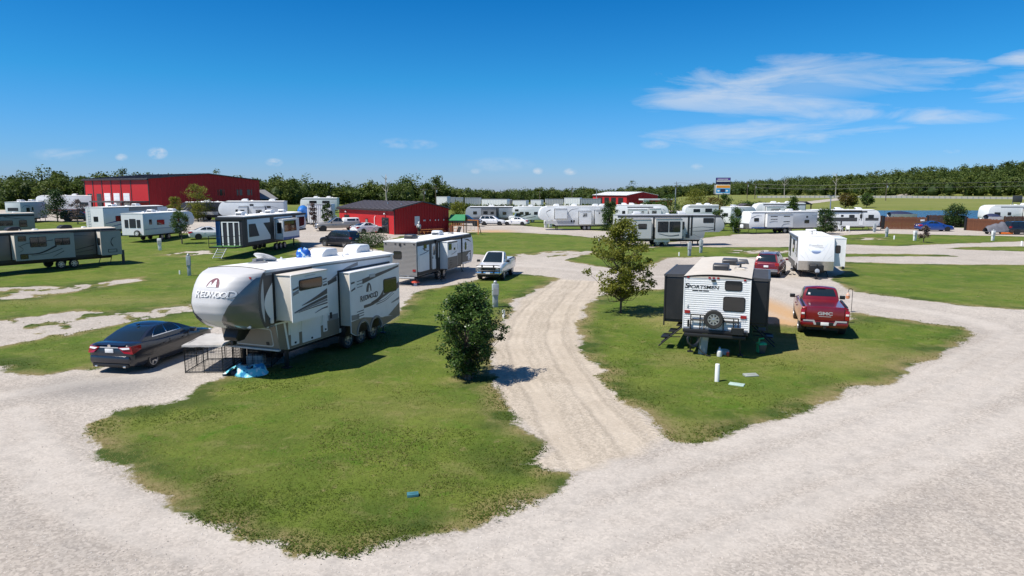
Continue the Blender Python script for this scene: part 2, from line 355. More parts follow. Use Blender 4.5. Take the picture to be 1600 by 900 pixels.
OPS = [('L', [(-2500, 400), (4200, 400), (4200, 301.5), (-2500, 301.5)]),
       ('G', [(465, 405), (470, 374), (330, 366), (240, 362), (240, 346), (345, 344), (500, 346), (520, 352), (620, 363), (700, 357), (735, 346), (800, 351), (860, 357), (945, 361), (1020, 366), (1020, 388), (945, 373), (880, 366.5), (800, 363), (740, 362.5), (700, 364.5), (625, 369), (575, 386), (612, 398), (600, 412)]),
       ('G', [(560, 462), (610, 425), (650, 412), (735, 397), (800, 401), (870, 405), (930, 418), (1000, 428), (1016, 407), (1060, 403), (1120, 402), (1235, 404), (1290, 412), (1330, 424), (1296, 436), (1310, 445), (1332, 456), (1400, 466), (1500, 478), (1600, 486), (1900, 505), (1900, 620), (1500, 560), (900, 560), (860, 430)]),
       ('L', LAWN_3), ('L', LAWN_1), ('L', LAWN_2),
       ('G', [(1000, 385), (1124, 369), (1245, 371), (1322, 382), (1400, 385), (1450, 382.5), (1600, 377), (2000, 368), (2000, 388), (1600, 385), (1500, 386), (1470, 389), (1600, 393), (1900, 402), (1900, 424), (1600, 411), (1469, 397.5), (1322, 396), (1235, 386), (1130, 386)]),
       ('L', [(860, 403), (880, 391), (960, 391), (1016, 392), (1060, 386), (1235, 388), (1235, 398), (1100, 400), (1050, 402), (1000, 420), (960, 420), (930, 416)]),
       ('L', [(1312, 409), (1420, 412), (1600, 414), (1900, 424), (1900, 503), (1600, 484), (1500, 477), (1400, 465), (1332, 455), (1312, 444), (1298, 434), (1318, 426)]),
       ('P', [(1145, 390.5), (1235, 391), (1235, 396), (1145, 396)]), ('P', [(1322, 403), (1420, 400), (1525, 402), (1525, 407), (1420, 408), (1322, 409)]),
       ('P', [(800, 398), (850, 393.5), (905, 391), (930, 394), (895, 403), (870, 410), (830, 404)]),
       ('G', [(1128, 372), (1150, 366), (1365, 359), (1365, 353.5), (1600, 358), (1900, 363), (1900, 374), (1600, 369.5), (1450, 366.5), (1365, 364.5), (1250, 372)]),
       ('P', [(1340, 371), (1380, 370), (1380, 374), (1340, 375)]),
       ('P', [(-80, 452), (0, 449), (106, 447), (223, 433.5), (223, 438), (110, 456), (40, 466), (-80, 474)]),
       ('P', [(-80, 505), (0, 501), (70, 492), (115, 486), (222, 486), (300, 475), (300, 486), (160, 511), (115, 520), (0, 542), (-80, 556)]),
       ('P', [(255, 399), (300, 392), (335, 391), (335, 396), (290, 401)]),
       ('P', [(1030, 408), (1100, 400), (1100, 412), (1030, 425)]),
       ('G', [(-900, 325), (-900, 318), (200, 331), (330, 343), (300, 350)]),
       ('G', [(1560, 306), (1560, 304.5), (1200, 322), (1100, 327), (1000, 330), (1000, 332), (1100, 329.5), (1210, 325)]),
       ('G', [(940, 349), (1000, 345), (1140, 340), (1280, 344), (1280, 347), (1140, 345), (1000, 350), (940, 353)])]
def poly_sd(px, py, poly):                 # signed distance, + inside
    d = np.full(px.shape, 1e9); ins = np.zeros(px.shape, bool); n = len(poly)
    for i in range(n):
        ax, ay = poly[i]; bx, by = poly[(i + 1) % n]; ex, ey = bx - ax, by - ay
        t = np.clip(((px - ax) * ex + (py - ay) * ey) / (ex * ex + ey * ey + 1e-12), 0, 1)
        d = np.minimum(d, (px - ax - t * ex) ** 2 + (py - ay - t * ey) ** 2)
        c = ((ay > py) != (by > py)) & (px < (bx - ax) * (py - ay) / (by - ay + 1e-12) + ax); ins ^= c
    d = np.sqrt(d); return np.where(ins, d, -d)
def ground_sd(x, y):
    sd = np.full(x.shape, -40.0)
    for k, pts in OPS:
        P = [GT(*p) if p[1] > 306 else G(*p) for p in pts]; d = poly_sd(x, y, P)
        if k == 'L': sd = np.maximum(sd, d)
        elif k == 'G': sd = np.minimum(sd, -d)
        else:                              # worn pad: gravel showing through in patches
            w = (fbm(x * 1.1 + y * .35, y * .9, 4, 5) - .47) * 2.6
            sd = np.minimum(sd, np.maximum(-d, -.35) + np.maximum(w, 0) * 1.2 + np.where(d > 0, 0, .0))
    return sd
def ground_material():
    m = bpy.data.materials.new('ground'); m.use_nodes = True
    nt = m.node_tree; N, L = nt.nodes, nt.links; b = N['Principled BSDF']
    geo = N.new('ShaderNodeNewGeometry')
    def noise(scale, det=4, rough=.55, st=None, dist=0):
        n = N.new('ShaderNodeTexNoise'); n.inputs['Scale'].default_value = scale; n.inputs['Detail'].default_value = det; n.inputs['Roughness'].default_value = rough
        n.inputs['Distortion'].default_value = dist
        if st:
            mp = N.new('ShaderNodeMapping'); mp.inputs['Scale'].default_value = st; mp.inputs['Rotation'].default_value = (0, 0, .35); L.new(geo.outputs['Position'], mp.inputs[0]); L.new(mp.outputs[0], n.inputs['Vector'])
        else: L.new(geo.outputs['Position'], n.inputs['Vector'])
        return n.outputs[0]
    def mth(op, a, b_=None, cl=False):
        n = N.new('ShaderNodeMath'); n.operation = op; n.use_clamp = cl
        for i, v in enumerate((a, b_)):
            if v is None: continue
            if isinstance(v, (int, float)): n.inputs[i].default_value = v
            else: L.new(v, n.inputs[i])
        return n.outputs[0]
    def rng_(v, a, c, o0=0, o1=1):
        n = N.new('ShaderNodeMapRange'); n.inputs[1].default_value = a; n.inputs[2].default_value = c; n.inputs[3].default_value = o0; n.inputs[4].default_value = o1; L.new(v, n.inputs[0]); return n.outputs[0]
    def mix(f, a, c):
        n = N.new('ShaderNodeMix'); n.data_type = 'RGBA'
        if isinstance(f, (int, float)): n.inputs[0].default_value = f
        else: L.new(f, n.inputs[0])
        for i, v in ((6, a), (7, c)):
            if isinstance(v, tuple): n.inputs[i].default_value = (*v, 1)
            else: L.new(v, n.inputs[i])
        return n.outputs[2]
    def attr(nm):
        a = N.new('ShaderNodeAttribute'); a.attribute_name = nm; return a.outputs['Fac']
    sd, ln, lu, lv, sand, dark, trk_a, trd_a, dry = (attr(k) for k in ('sd', 'ln', 'lu', 'lv', 'sand', 'dark', 'track', 'windrow', 'dry'))
    nA, nB, nC = noise(1.1, 4), noise(6, 4), noise(26, 3)
    nL, nM = noise(.13, 4, .6), noise(.55, 5, .62, dist=.6)
    nF = noise(9, 5, .7, (1.0, .55, 1)); nFF = noise(55, 3, .7)
    e = mth('ADD', sd, mth('ADD', mth('MULTIPLY', mth('SUBTRACT', nA, .5), 1.0), mth('ADD', mth('MULTIPLY', mth('SUBTRACT', nB, .5), .55), mth('MULTIPLY', mth('SUBTRACT', nC, .5), .25))))
    gm = rng_(e, -.07, .09)
    # grass
    g = mix(rng_(nM, .36, .66), (.066, .110, .013), (.124, .168, .023))
    g = mix(mth('MULTIPLY', rng_(nL, .40, .64), .55), g, (.175, .183, .042))
    g = mix(mth('MULTIPLY', rng_(noise(.9, 6, .68, dist=1.0), .53, .72), .60), g, (.240, .208, .085))
    g = mix(mth('MULTIPLY', rng_(noise(.33, 5, .6), .52, .66), .55), g, (.062, .124, .012))
    g = mix(mth('MULTIPLY', rng_(nF, .52, .74), .55), g, (.034, .060, .009))
    g = mix(mth('MULTIPLY', rng_(nF, .48, .28), .35), g, (.165, .205, .042))
    g = mix(mth('MULTIPLY', rng_(nFF, .5, .72), .30), g, (.030, .050, .008))
    sy = N.new('ShaderNodeSeparateXYZ'); L.new(geo.outputs['Position'], sy.inputs[0])
    g = mix(mth('MULTIPLY', rng_(sy.outputs[1], 140, 215), rng_(noise(.02, 4, .6, (1, 4, 1)), .3, .7, .45, .9)), g, (.200, .205, .062))
    g = mix(mth('MULTIPLY', rng_(noise(.75, 5, .6, dist=.8), .58, .70), .75), g, (.066, .140, .010))
    g = mix(mth('MULTIPLY', rng_(noise(1.9, 5, .7), .60, .72), .65), g, (.26, .205, .100))
    g = mix(mth('MULTIPLY', dry, rng_(noise(1.3, 6, .7), .30, .62, .15, .85)), g, (.265, .215, .090))
    nE = noise(.42, 4, .6)
    g = mix(mth('MULTIPLY', mth('MULTIPLY', rng_(e, 1.7, .5), rng_(nE, .44, .58)), .75), g, (.036, .062, .013))
    g = mix(mth('MULTIPLY', mth('MULTIPLY', rng_(e, .85, .15), rng_(nE, .58, .46)), .85), g, mix(rng_(nF, .35, .65), (.15, .115, .052), (.30, .235, .120)))
    # gravel
    vor = N.new('ShaderNodeTexVoronoi'); vor.inputs['Scale'].default_value = 21; L.new(geo.outputs['Position'], vor.inputs['Vector'])
    vor2 = N.new('ShaderNodeTexVoronoi'); vor2.inputs['Scale'].default_value = 8.5; L.new(geo.outputs['Position'], vor2.inputs['Vector'])
    sp = N.new('ShaderNodeSeparateColor'); L.new(vor.outputs['Color'], sp.inputs[0])
    sp2 = N.new('ShaderNodeSeparateColor'); L.new(vor2.outputs['Color'], sp2.inputs[0])
    k = mix(rng_(nL, .35, .65), (.375, .330, .284), (.452, .404, .352))
    k = mix(mth('MULTIPLY', rng_(noise(.35, 7, .72, (1, 1.8, 1), 1.2), .48, .70), .50), k, (.508, .456, .396))
    k = mix(mth('MULTIPLY', rng_(noise(.3, 7, .72, (2.4, 1, 1), .8), .50, .74), .40), k, (.290, .270, .248))
    ston = rng_(sp.outputs[0], 0, 1, .77, 1.19)
    ston2 = rng_(sp2.outputs[0], 0, 1, .95, 1.04)
    sc = N.new('ShaderNodeVectorMath'); sc.operation = 'SCALE'; L.new(k, sc.inputs[0]); L.new(mth('MULTIPLY', ston, ston2), sc.inputs['Scale'])
    k = sc.outputs[0]
    k = mix(mth('MULTIPLY', rng_(noise(2.2, 6, .7), .62, .78), .5), k, (.20, .165, .12))
    tn = mth('MULTIPLY', trk_a, rng_(noise(1.6, 5, .6), .30, .62, .35, 1))
    k = mix(mth('MULTIPLY', tn, .60), k, (.520, .472, .418))
    k = mix(mth('MULTIPLY', trd_a, rng_(noise(2.5, 6, .75), .42, .66, 0, .45)), k, (.275, .252, .228))
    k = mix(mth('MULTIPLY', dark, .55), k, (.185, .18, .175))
    k = mix(mth('MULTIPLY', sand, rng_(nB, .3, .7, .75, 1)), k, (.47, .29, .145))
    # lane of fresh crushed rock with tyre tracks
    f_ = mix(rng_(nM, .35, .65), (.400, .340, .268), (.470, .405, .325))
    fs = N.new('ShaderNodeVectorMath'); fs.operation = 'SCALE'; L.new(f_, fs.inputs[0])
    al = mth('ABSOLUTE', mth('ADD', lu, mth('MULTIPLY', mth('SUBTRACT', noise(.28, 5, .65), .5), .75)))
    def band(x, c, w): return rng_(mth('ABSOLUTE', mth('SUBTRACT', x, c)), w, w * .55)
    trk = mth('MULTIPLY', mth('MAXIMUM', band(al, .82, .42), mth('MULTIPLY', band(lu, 1.65, .30), .9)), rng_(noise(.8, 5, .65), .28, .56, .15, .80))
    rid = mth('MAXIMUM', band(al, 1.20, .10), band(al, .45, .08))
    wav = N.new('ShaderNodeMath'); wav.operation = 'SINE'
    L.new(mth('MULTIPLY', mth('ADD', lv, mth('MULTIPLY', mth('ABSOLUTE', mth('SUBTRACT', lu, 1.65)), .8)), 24.0), wav.inputs[0])
    trd = mth('MULTIPLY', band(lu, 1.65, .30), mth('MULTIPLY', wav.outputs[0], .5))
    fl = N.new('ShaderNodeMath'); fl.operation = 'SINE'; L.new(mth('MULTIPLY', mth('ADD', lu, mth('MULTIPLY', noise(.35, 3), .9)), 19.0), fl.inputs[0])
    fine_l = mth('ADD', 1.0, mth('MULTIPLY', fl.outputs[0], rng_(noise(.6, 4), .38, .62, 0, .075)))
    coarse = rng_(sp.outputs[0], 0, 1, .78, 1.14); smooth_ = rng_(sp.outputs[0], 0, 1, 1.04, 1.15)
    mm = N.new('ShaderNodeMix'); mm.data_type = 'FLOAT'; L.new(trk, mm.inputs[0]); L.new(coarse, mm.inputs[2]); L.new(smooth_, mm.inputs[3])
    L.new(mth('MULTIPLY', mm.outputs[0], mth('MULTIPLY', rng_(rid, 0, 1, 1, .91), fine_l)), fs.inputs['Scale'])
    lm = rng_(mth('ADD', ln, mth('MULTIPLY', mth('SUBTRACT', nA, .5), .8)), -.12, .25)
    k = mix(lm, k, fs.outputs[0])
    col = mix(gm, k, g)
    L.new(col, b.inputs['Base Color']); b.inputs['Roughness'].default_value = .95; b.inputs['Specular IOR Level'].default_value = .15
    hg = mth('ADD', mth('MULTIPLY', nF, .6), mth('MULTIPLY', nFF, .5))
    hk = mth('ADD', mth('MULTIPLY', sp.outputs[0], .10), mth('ADD', mth('MULTIPLY', mth('MULTIPLY', trd, lm), .7), mth('MULTIPLY', mth('MULTIPLY', trk, lm), -.5)))
    hm = N.new('ShaderNodeMix'); hm.data_type = 'FLOAT'; L.new(gm, hm.inputs[0]); L.new(hk, hm.inputs[2]); L.new(hg, hm.inputs[3])
    bp = N.new('ShaderNodeBump'); bp.inputs['Strength'].default_value = .55; bp.inputs['Distance'].default_value = .06; L.new(hm.outputs[0], bp.inputs['Height']); L.new(bp.outputs[0], b.inputs['Normal'])
    return m
def build_ground():
    vs = np.concatenate([np.linspace(1500, 1010, 30), np.linspace(1006, 330, 420)[:-1], np.linspace(330, 303, 90)])
    ys = (HC * FPX / (vs - YH)); ys = np.concatenate([ys, np.geomspace(ys[-1] * 1.06, 9000, 24)])
    ts = np.linspace(-1.25, 1.25, 520)
    Y, T = np.meshgrid(ys, ts, indexing='ij'); X = T * (Y + 3.0)
    sd = ground_sd(X, Y)
    sd = sd + (fbm(X * .9, Y * .9, 3, 11) - .5) * np.clip(.5 + Y * .004, .5, 1.5)
    Z = terrain(X, Y)
    pond = np.minimum(poly_sd(X, Y, [(64, 128), (150, 124), (210, 192), (72, 195)]) / 3.0, .9)
    Z = np.where(pond > 0, np.minimum(Z, 1.06) - np.clip(pond, 0, .8), Z) + bump_z(X, Y, sd)
    ln = poly_sd(X, Y, [G(*p) for p in LANE])
    C = np.array(strip_curve([G(*p) for p in LANE_C], 8)); lu = np.full(X.shape, 50.0); lv = np.zeros(X.shape); best = np.full(X.shape, 1e9); acc = 0
    for i in range(len(C) - 1):
        a, e = C[i], C[i + 1] - C[i]; Ln = np.hypot(*e); t = np.clip(((X - a[0]) * e[0] + (Y - a[1]) * e[1]) / Ln ** 2, 0, 1)
        dx, dy = X - a[0] - t * e[0], Y - a[1] - t * e[1]; d = np.hypot(dx, dy); sgn = np.sign(e[0] * dy - e[1] * dx)
        w = d < best; best = np.where(w, d, best); lu = np.where(w, -d * sgn, lu); lv = np.where(w, acc + t * Ln, lv); acc += Ln
    track = np.zeros(X.shape); windrow = np.zeros(X.shape)
    for pts, wd in (([(-40, 640), (20, 700), (90, 775), (190, 822), (330, 862), (480, 892), (600, 902)], .42), ([(30, 640), (75, 700), (140, 755), (240, 805), (360, 850), (500, 880), (640, 878), (780, 850)], .36),
                    ([(600, 893), (850, 842), (1080, 762), (1300, 692), (1480, 612), (1580, 545), (1640, 500)], .45), ([(760, 905), (960, 842), (1180, 765), (1390, 690), (1540, 612), (1620, 560)], .45), ([(905, 770), (1010, 735), (1130, 700), (1260, 660), (1400, 612), (1500, 560), (1570, 520), (1500, 495), (1380, 478)], .4),
                    ([(1000, 900), (1200, 820), (1420, 730), (1620, 640)], .5), ([(1560, 515), (1460, 489), (1360, 472), (1250, 455), (1150, 430), (1000, 432), (880, 420), (760, 412)], .5), ([(960, 720), (900, 770), (800, 830), (690, 868)], .4), ([(0, 620), (120, 600), (240, 585), (330, 560)], .45)):
        c = np.array(strip_curve([G(*q_) for q_ in pts], 5)); dm = np.full(X.shape, 1e9)
        for i in range(len(c) - 1):
            a, e = c[i], c[i + 1] - c[i]; t = np.clip(((X - a[0]) * e[0] + (Y - a[1]) * e[1]) / (e @ e), 0, 1); dm = np.minimum(dm, np.hypot(X - a[0] - t * e[0], Y - a[1] - t * e[1]))
        track = np.maximum(track, 1 - sstep(wd * .5, wd * 1.5, dm)); windrow = np.maximum(windrow, np.exp(-((dm - wd * 2.1) / .22) ** 2))
    def ell(u, v, ru, rv):
        c = G(u, v); a = G(u + ru, v)[0] - c[0]; bb = abs(G(u, v - rv)[1] - G(u, v + rv)[1]) / 2
        return np.clip(1.25 - np.sqrt(((X - c[0]) / a) ** 2 + ((Y - c[1]) / bb) ** 2), 0, 1)
    sand = np.maximum(np.maximum(ell(1222, 486, 36, 44), ell(1226, 506, 44, 20)), ell(770, 363.5, 40, 3))
    dry = np.maximum.reduce([ell(1250, 540, 110, 24), ell(1040, 500, 50, 22) * .8, ell(1370, 560, 120, 24) * .8, ell(1120, 668, 120, 16) * .7, ell(640, 640, 140, 30) * .3, ell(720, 596, 40, 9), ell(560, 560, 120, 20) * .2, ell(1060, 560, 60, 16) * .5, ell(150, 470, 200, 8) * .6, ell(240, 520, 120, 8) * .6])
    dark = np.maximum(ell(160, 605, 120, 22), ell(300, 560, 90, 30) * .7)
    nr, nc = X.shape; idx = np.arange(nr * nc).reshape(nr, nc)
    quads = np.stack([idx[:-1, :-1], idx[:-1, 1:], idx[1:, 1:], idx[1:, :-1]], -1).reshape(-1, 4)
    fs = sd.ravel()[quads].mean(1); fl = ln.ravel()[quads].mean(1); fy = Y.ravel()[quads].mean(1)
    kind = np.where(fs > 0, np.where(fy > 150, 3, 0), np.where((fl > 0), 1, 2))
    gm = ground_material(); co = np.stack([X, Y, Z], -1).reshape(-1, 3)
    for k, nm in ((0, 'lawn'), (1, 'gravel_lane'), (2, 'gravel_road'), (3, 'meadow')):
        q = quads[kind == k]; used = np.unique(q); rm = np.zeros(nr * nc, np.int64); rm[used] = np.arange(len(used)); q = rm[q]
        me = bpy.data.meshes.new(nm); me.vertices.add(len(used)); me.vertices.foreach_set('co', co[used].astype(np.float32).ravel())
        me.loops.add(len(q) * 4); me.loops.foreach_set('vertex_index', q.astype(np.int32).ravel())
        me.polygons.add(len(q)); me.polygons.foreach_set('loop_start', np.arange(0, len(q) * 4, 4, dtype=np.int32)); me.update(calc_edges=True)
        me.polygons.foreach_set('use_smooth', np.ones(len(q), bool))
        for an, av in (('sd', sd), ('ln', ln), ('lu', lu), ('lv', lv), ('sand', sand), ('dark', dark), ('track', track), ('windrow', windrow), ('dry', dry)):
            a = me.attributes.new(an, 'FLOAT', 'POINT'); a.data.foreach_set('value', av.ravel()[used].astype(np.float32))
        me.materials.append(gm); o = link(nm, me); o['kind'] = 'structure'
build_ground()
def build_pond():
    m = bpy.data.materials.new('pond_water'); m.use_nodes = True; nt = m.node_tree; b = nt.nodes['Principled BSDF']
    b.inputs['Base Color'].default_value = (.006, .036, .085, 1); b.inputs['Roughness'].default_value = .16; b.inputs['IOR'].default_value = 1.33
    n = nt.nodes.new('ShaderNodeTexNoise'); n.inputs['Scale'].default_value = .9; n.inputs['Detail'].default_value = 5
    tc = nt.nodes.new('ShaderNodeTexCoord'); bp = nt.nodes.new('ShaderNodeBump'); bp.inputs['Strength'].default_value = .5; bp.inputs['Distance'].default_value = .3
    nt.links.new(tc.outputs['Object'], n.inputs['Vector']); nt.links.new(n.outputs[0], bp.inputs['Height']); nt.links.new(bp.outputs[0], b.inputs['Normal'])
    mb = MB().add([(60, 124, 1.0), (154, 120, 1.0), (216, 195, 1.0), (68, 198, 1.0)], [(0, 1, 2, 3)])
    o = mb.build('pond', m, smooth=0); o['kind'] = 'structure'
build_pond()
# ------------------------------------------------------------------ soft scatter built as one mesh
def quick_mesh(name, verts, faces, m, tint=None, nvf=3, smooth=False):
    me = bpy.data.meshes.new(name); me.vertices.add(len(verts)); me.vertices.foreach_set('co', np.asarray(verts, np.float32).ravel())
    faces = np.asarray(faces, np.int32); k = faces.shape[1]
    me.loops.add(faces.size); me.loops.foreach_set('vertex_index', faces.ravel()); me.polygons.add(len(faces))
    me.polygons.foreach_set('loop_start', np.arange(0, faces.size, k, dtype=np.int32)); me.update(calc_edges=True)
    if smooth: me.polygons.foreach_set('use_smooth', np.ones(len(faces), bool))
    if tint is not None:
        a = me.attributes.new('tint', 'FLOAT', 'POINT'); a.data.foreach_set('value', np.asarray(tint, np.float32).ravel())
    me.materials.append(m); return me
def tint_mat(key, c0, c1, c2, rough=.6, trans=0.0):
    m = bpy.data.materials.new(key); m.use_nodes = True; nt = m.node_tree; N, L = nt.nodes, nt.links; b = N['Principled BSDF']
    a = N.new('ShaderNodeAttribute'); a.attribute_name = 'tint'
    r = N.new('ShaderNodeValToRGB'); r.color_ramp.elements[0].color = (*c0, 1); r.color_ramp.elements[1].color = (*c2, 1)
    e = r.color_ramp.elements.new(.5); e.color = (*c1, 1); L.new(a.outputs['Fac'], r.inputs[0]); L.new(r.outputs[0], b.inputs['Base Color'])
    b.inputs['Roughness'].default_value = rough; b.inputs['Specular IOR Level'].default_value = .3
    if trans:
        t = N.new('ShaderNodeBsdfTranslucent'); L.new(r.outputs[0], t.inputs[0]); mx = N.new('ShaderNodeMixShader'); mx.inputs[0].default_value = trans
        L.new(b.outputs[0], mx.inputs[1]); L.new(t.outputs[0], mx.inputs[2]); L.new(mx.outputs[0], N['Material Output'].inputs[0])
    return m
def build_tufts():
    gm = tint_mat('grass_blades', (.055, .095, .012), (.125, .168, .026), (.28, .24, .10), .7, .4)
    n = 150000
    v = 445 + (900 - 445) * rng.random(n) ** .9; u = rng.random(n) * 1700 - 50
    a = (u - 800) / FPX; b = -(v - 450) / FPX; t = -HC / (-math.sin(PITCH) + b * math.cos(PITCH))
    x = a * t; y = (math.cos(PITCH) + b * math.sin(PITCH)) * t
    sd = ground_sd(x, y) + (fbm(x * .9, y * .9, 3, 11) - .5) * .55
    keep = sd + (rng.random(n) - .5) * .25 > -.02
    x, y, sd = x[keep], y[keep], sd[keep]; n = len(x)
    tall = fbm(x * .7, y * .7, 4, 21); lush = fbm(x * .25, y * .25, 4, 33)
    rim = np.exp(-np.clip(sd, 0, 5) / .35)
    h = .012 + .018 * sstep(.45, .75, tall) + .035 * rim * (rng.random(n) < .5) * sstep(.4, .6, tall)
    h *= .7 + .6 * rng.random(n); V = []; T = []
    z0 = -.01
    for k in range(2):
        th = rng.random(n) * 6.283; w = (.012 + .012 * rng.random(n)) * (.7 + y / 40); ln = rng.random(n) * 6.283; le = h * (.8 + 1.2 * rng.random(n))
        ox, oy = (rng.random(n) - .5) * .10, (rng.random(n) - .5) * .10
        bx, by = x + ox, y + oy
        zt = terrain(bx, by) + bump_z(bx, by, sd)
        p0 = np.stack([bx - np.cos(th) * w, by - np.sin(th) * w, zt + z0], -1); p1 = np.stack([bx + np.cos(th) * w, by + np.sin(th) * w, zt + z0], -1)
        p2 = np.stack([bx + np.cos(ln) * le, by + np.sin(ln) * le, zt + h], -1)
        dn = np.cross(p1 - p0, p2 - p0)[:, 2] < 0; q0 = np.where(dn[:, None], p1, p0); q1 = np.where(dn[:, None], p0, p1)
        V.append(np.stack([q0, q1, p2], 1)); tt = np.clip(.15 + .75 * sstep(.3, .75, lush) * rng.random(n) + .25 * rng.random(n) - .25 * rim * (tall > .5) + .45 * rim * (tall < .45), 0, 1)
        T.append(np.repeat(tt[:, None], 3, 1))
    V = np.concatenate(V).reshape(-1, 3); T = np.concatenate(T).ravel(); F = np.arange(len(V)).reshape(-1, 3)
    me = quick_mesh('grass_blades', V, F, gm, T, smooth=True); nn = rng.normal(size=(len(V), 3)) * .35 + np.array([0, 0, 1.0]); nn /= np.linalg.norm(nn, axis=1)[:, None]
    me.normals_split_custom_set_from_vertices(nn.tolist()); link('grass_blades', me)['kind'] = 'stuff'
build_tufts()
def build_stones():
    sm = tint_mat('loose_stones', (.28, .25, .22), (.44, .40, .36), (.60, .56, .51), .9)
    n = 9000
    v = 560 + 340 * rng.random(n) ** .8; u = rng.random(n) * 1700 - 50
    a = (u - 800) / FPX; b = -(v - 450) / FPX; t = -HC / (-math.sin(PITCH) + b * math.cos(PITCH)); x = a * t; y = (math.cos(PITCH) + b * math.sin(PITCH)) * t
    sd = ground_sd(x, y); k = (sd < -.05); x, y = x[k], y[k]; n = len(x)
    base = np.array([(1, 0, 0), (-1, 0, 0), (0, 1, 0), (0, -1, 0), (0, 0, .8), (0, 0, -.5)]); fc = np.array([(0, 2, 4), (2, 1, 4), (1, 3, 4), (3, 0, 4), (2, 0, 5), (1, 2, 5), (3, 1, 5), (0, 3, 5)])
    s = .008 + .016 * rng.random(n) ** 3; th = rng.random(n) * 6.28
    P = base[None] * (s[:, None, None] * (.7 + .6 * rng.random((n, 6, 1)))); c, q = np.cos(th)[:, None], np.sin(th)[:, None]
    P = np.stack([P[..., 0] * c - P[..., 1] * q, P[..., 0] * q + P[..., 1] * c, P[..., 2] + s[:, None] * -.15], -1); P[..., 0] += x[:, None]; P[..., 1] += y[:, None]
    F = (np.arange(n)[:, None, None] * 6 + fc[None]).reshape(-1, 3)
    link('loose_stones', quick_mesh('loose_stones', P.reshape(-1, 3), F, sm, np.repeat(rng.random(n), 6)))['kind'] = 'stuff'
build_stones()
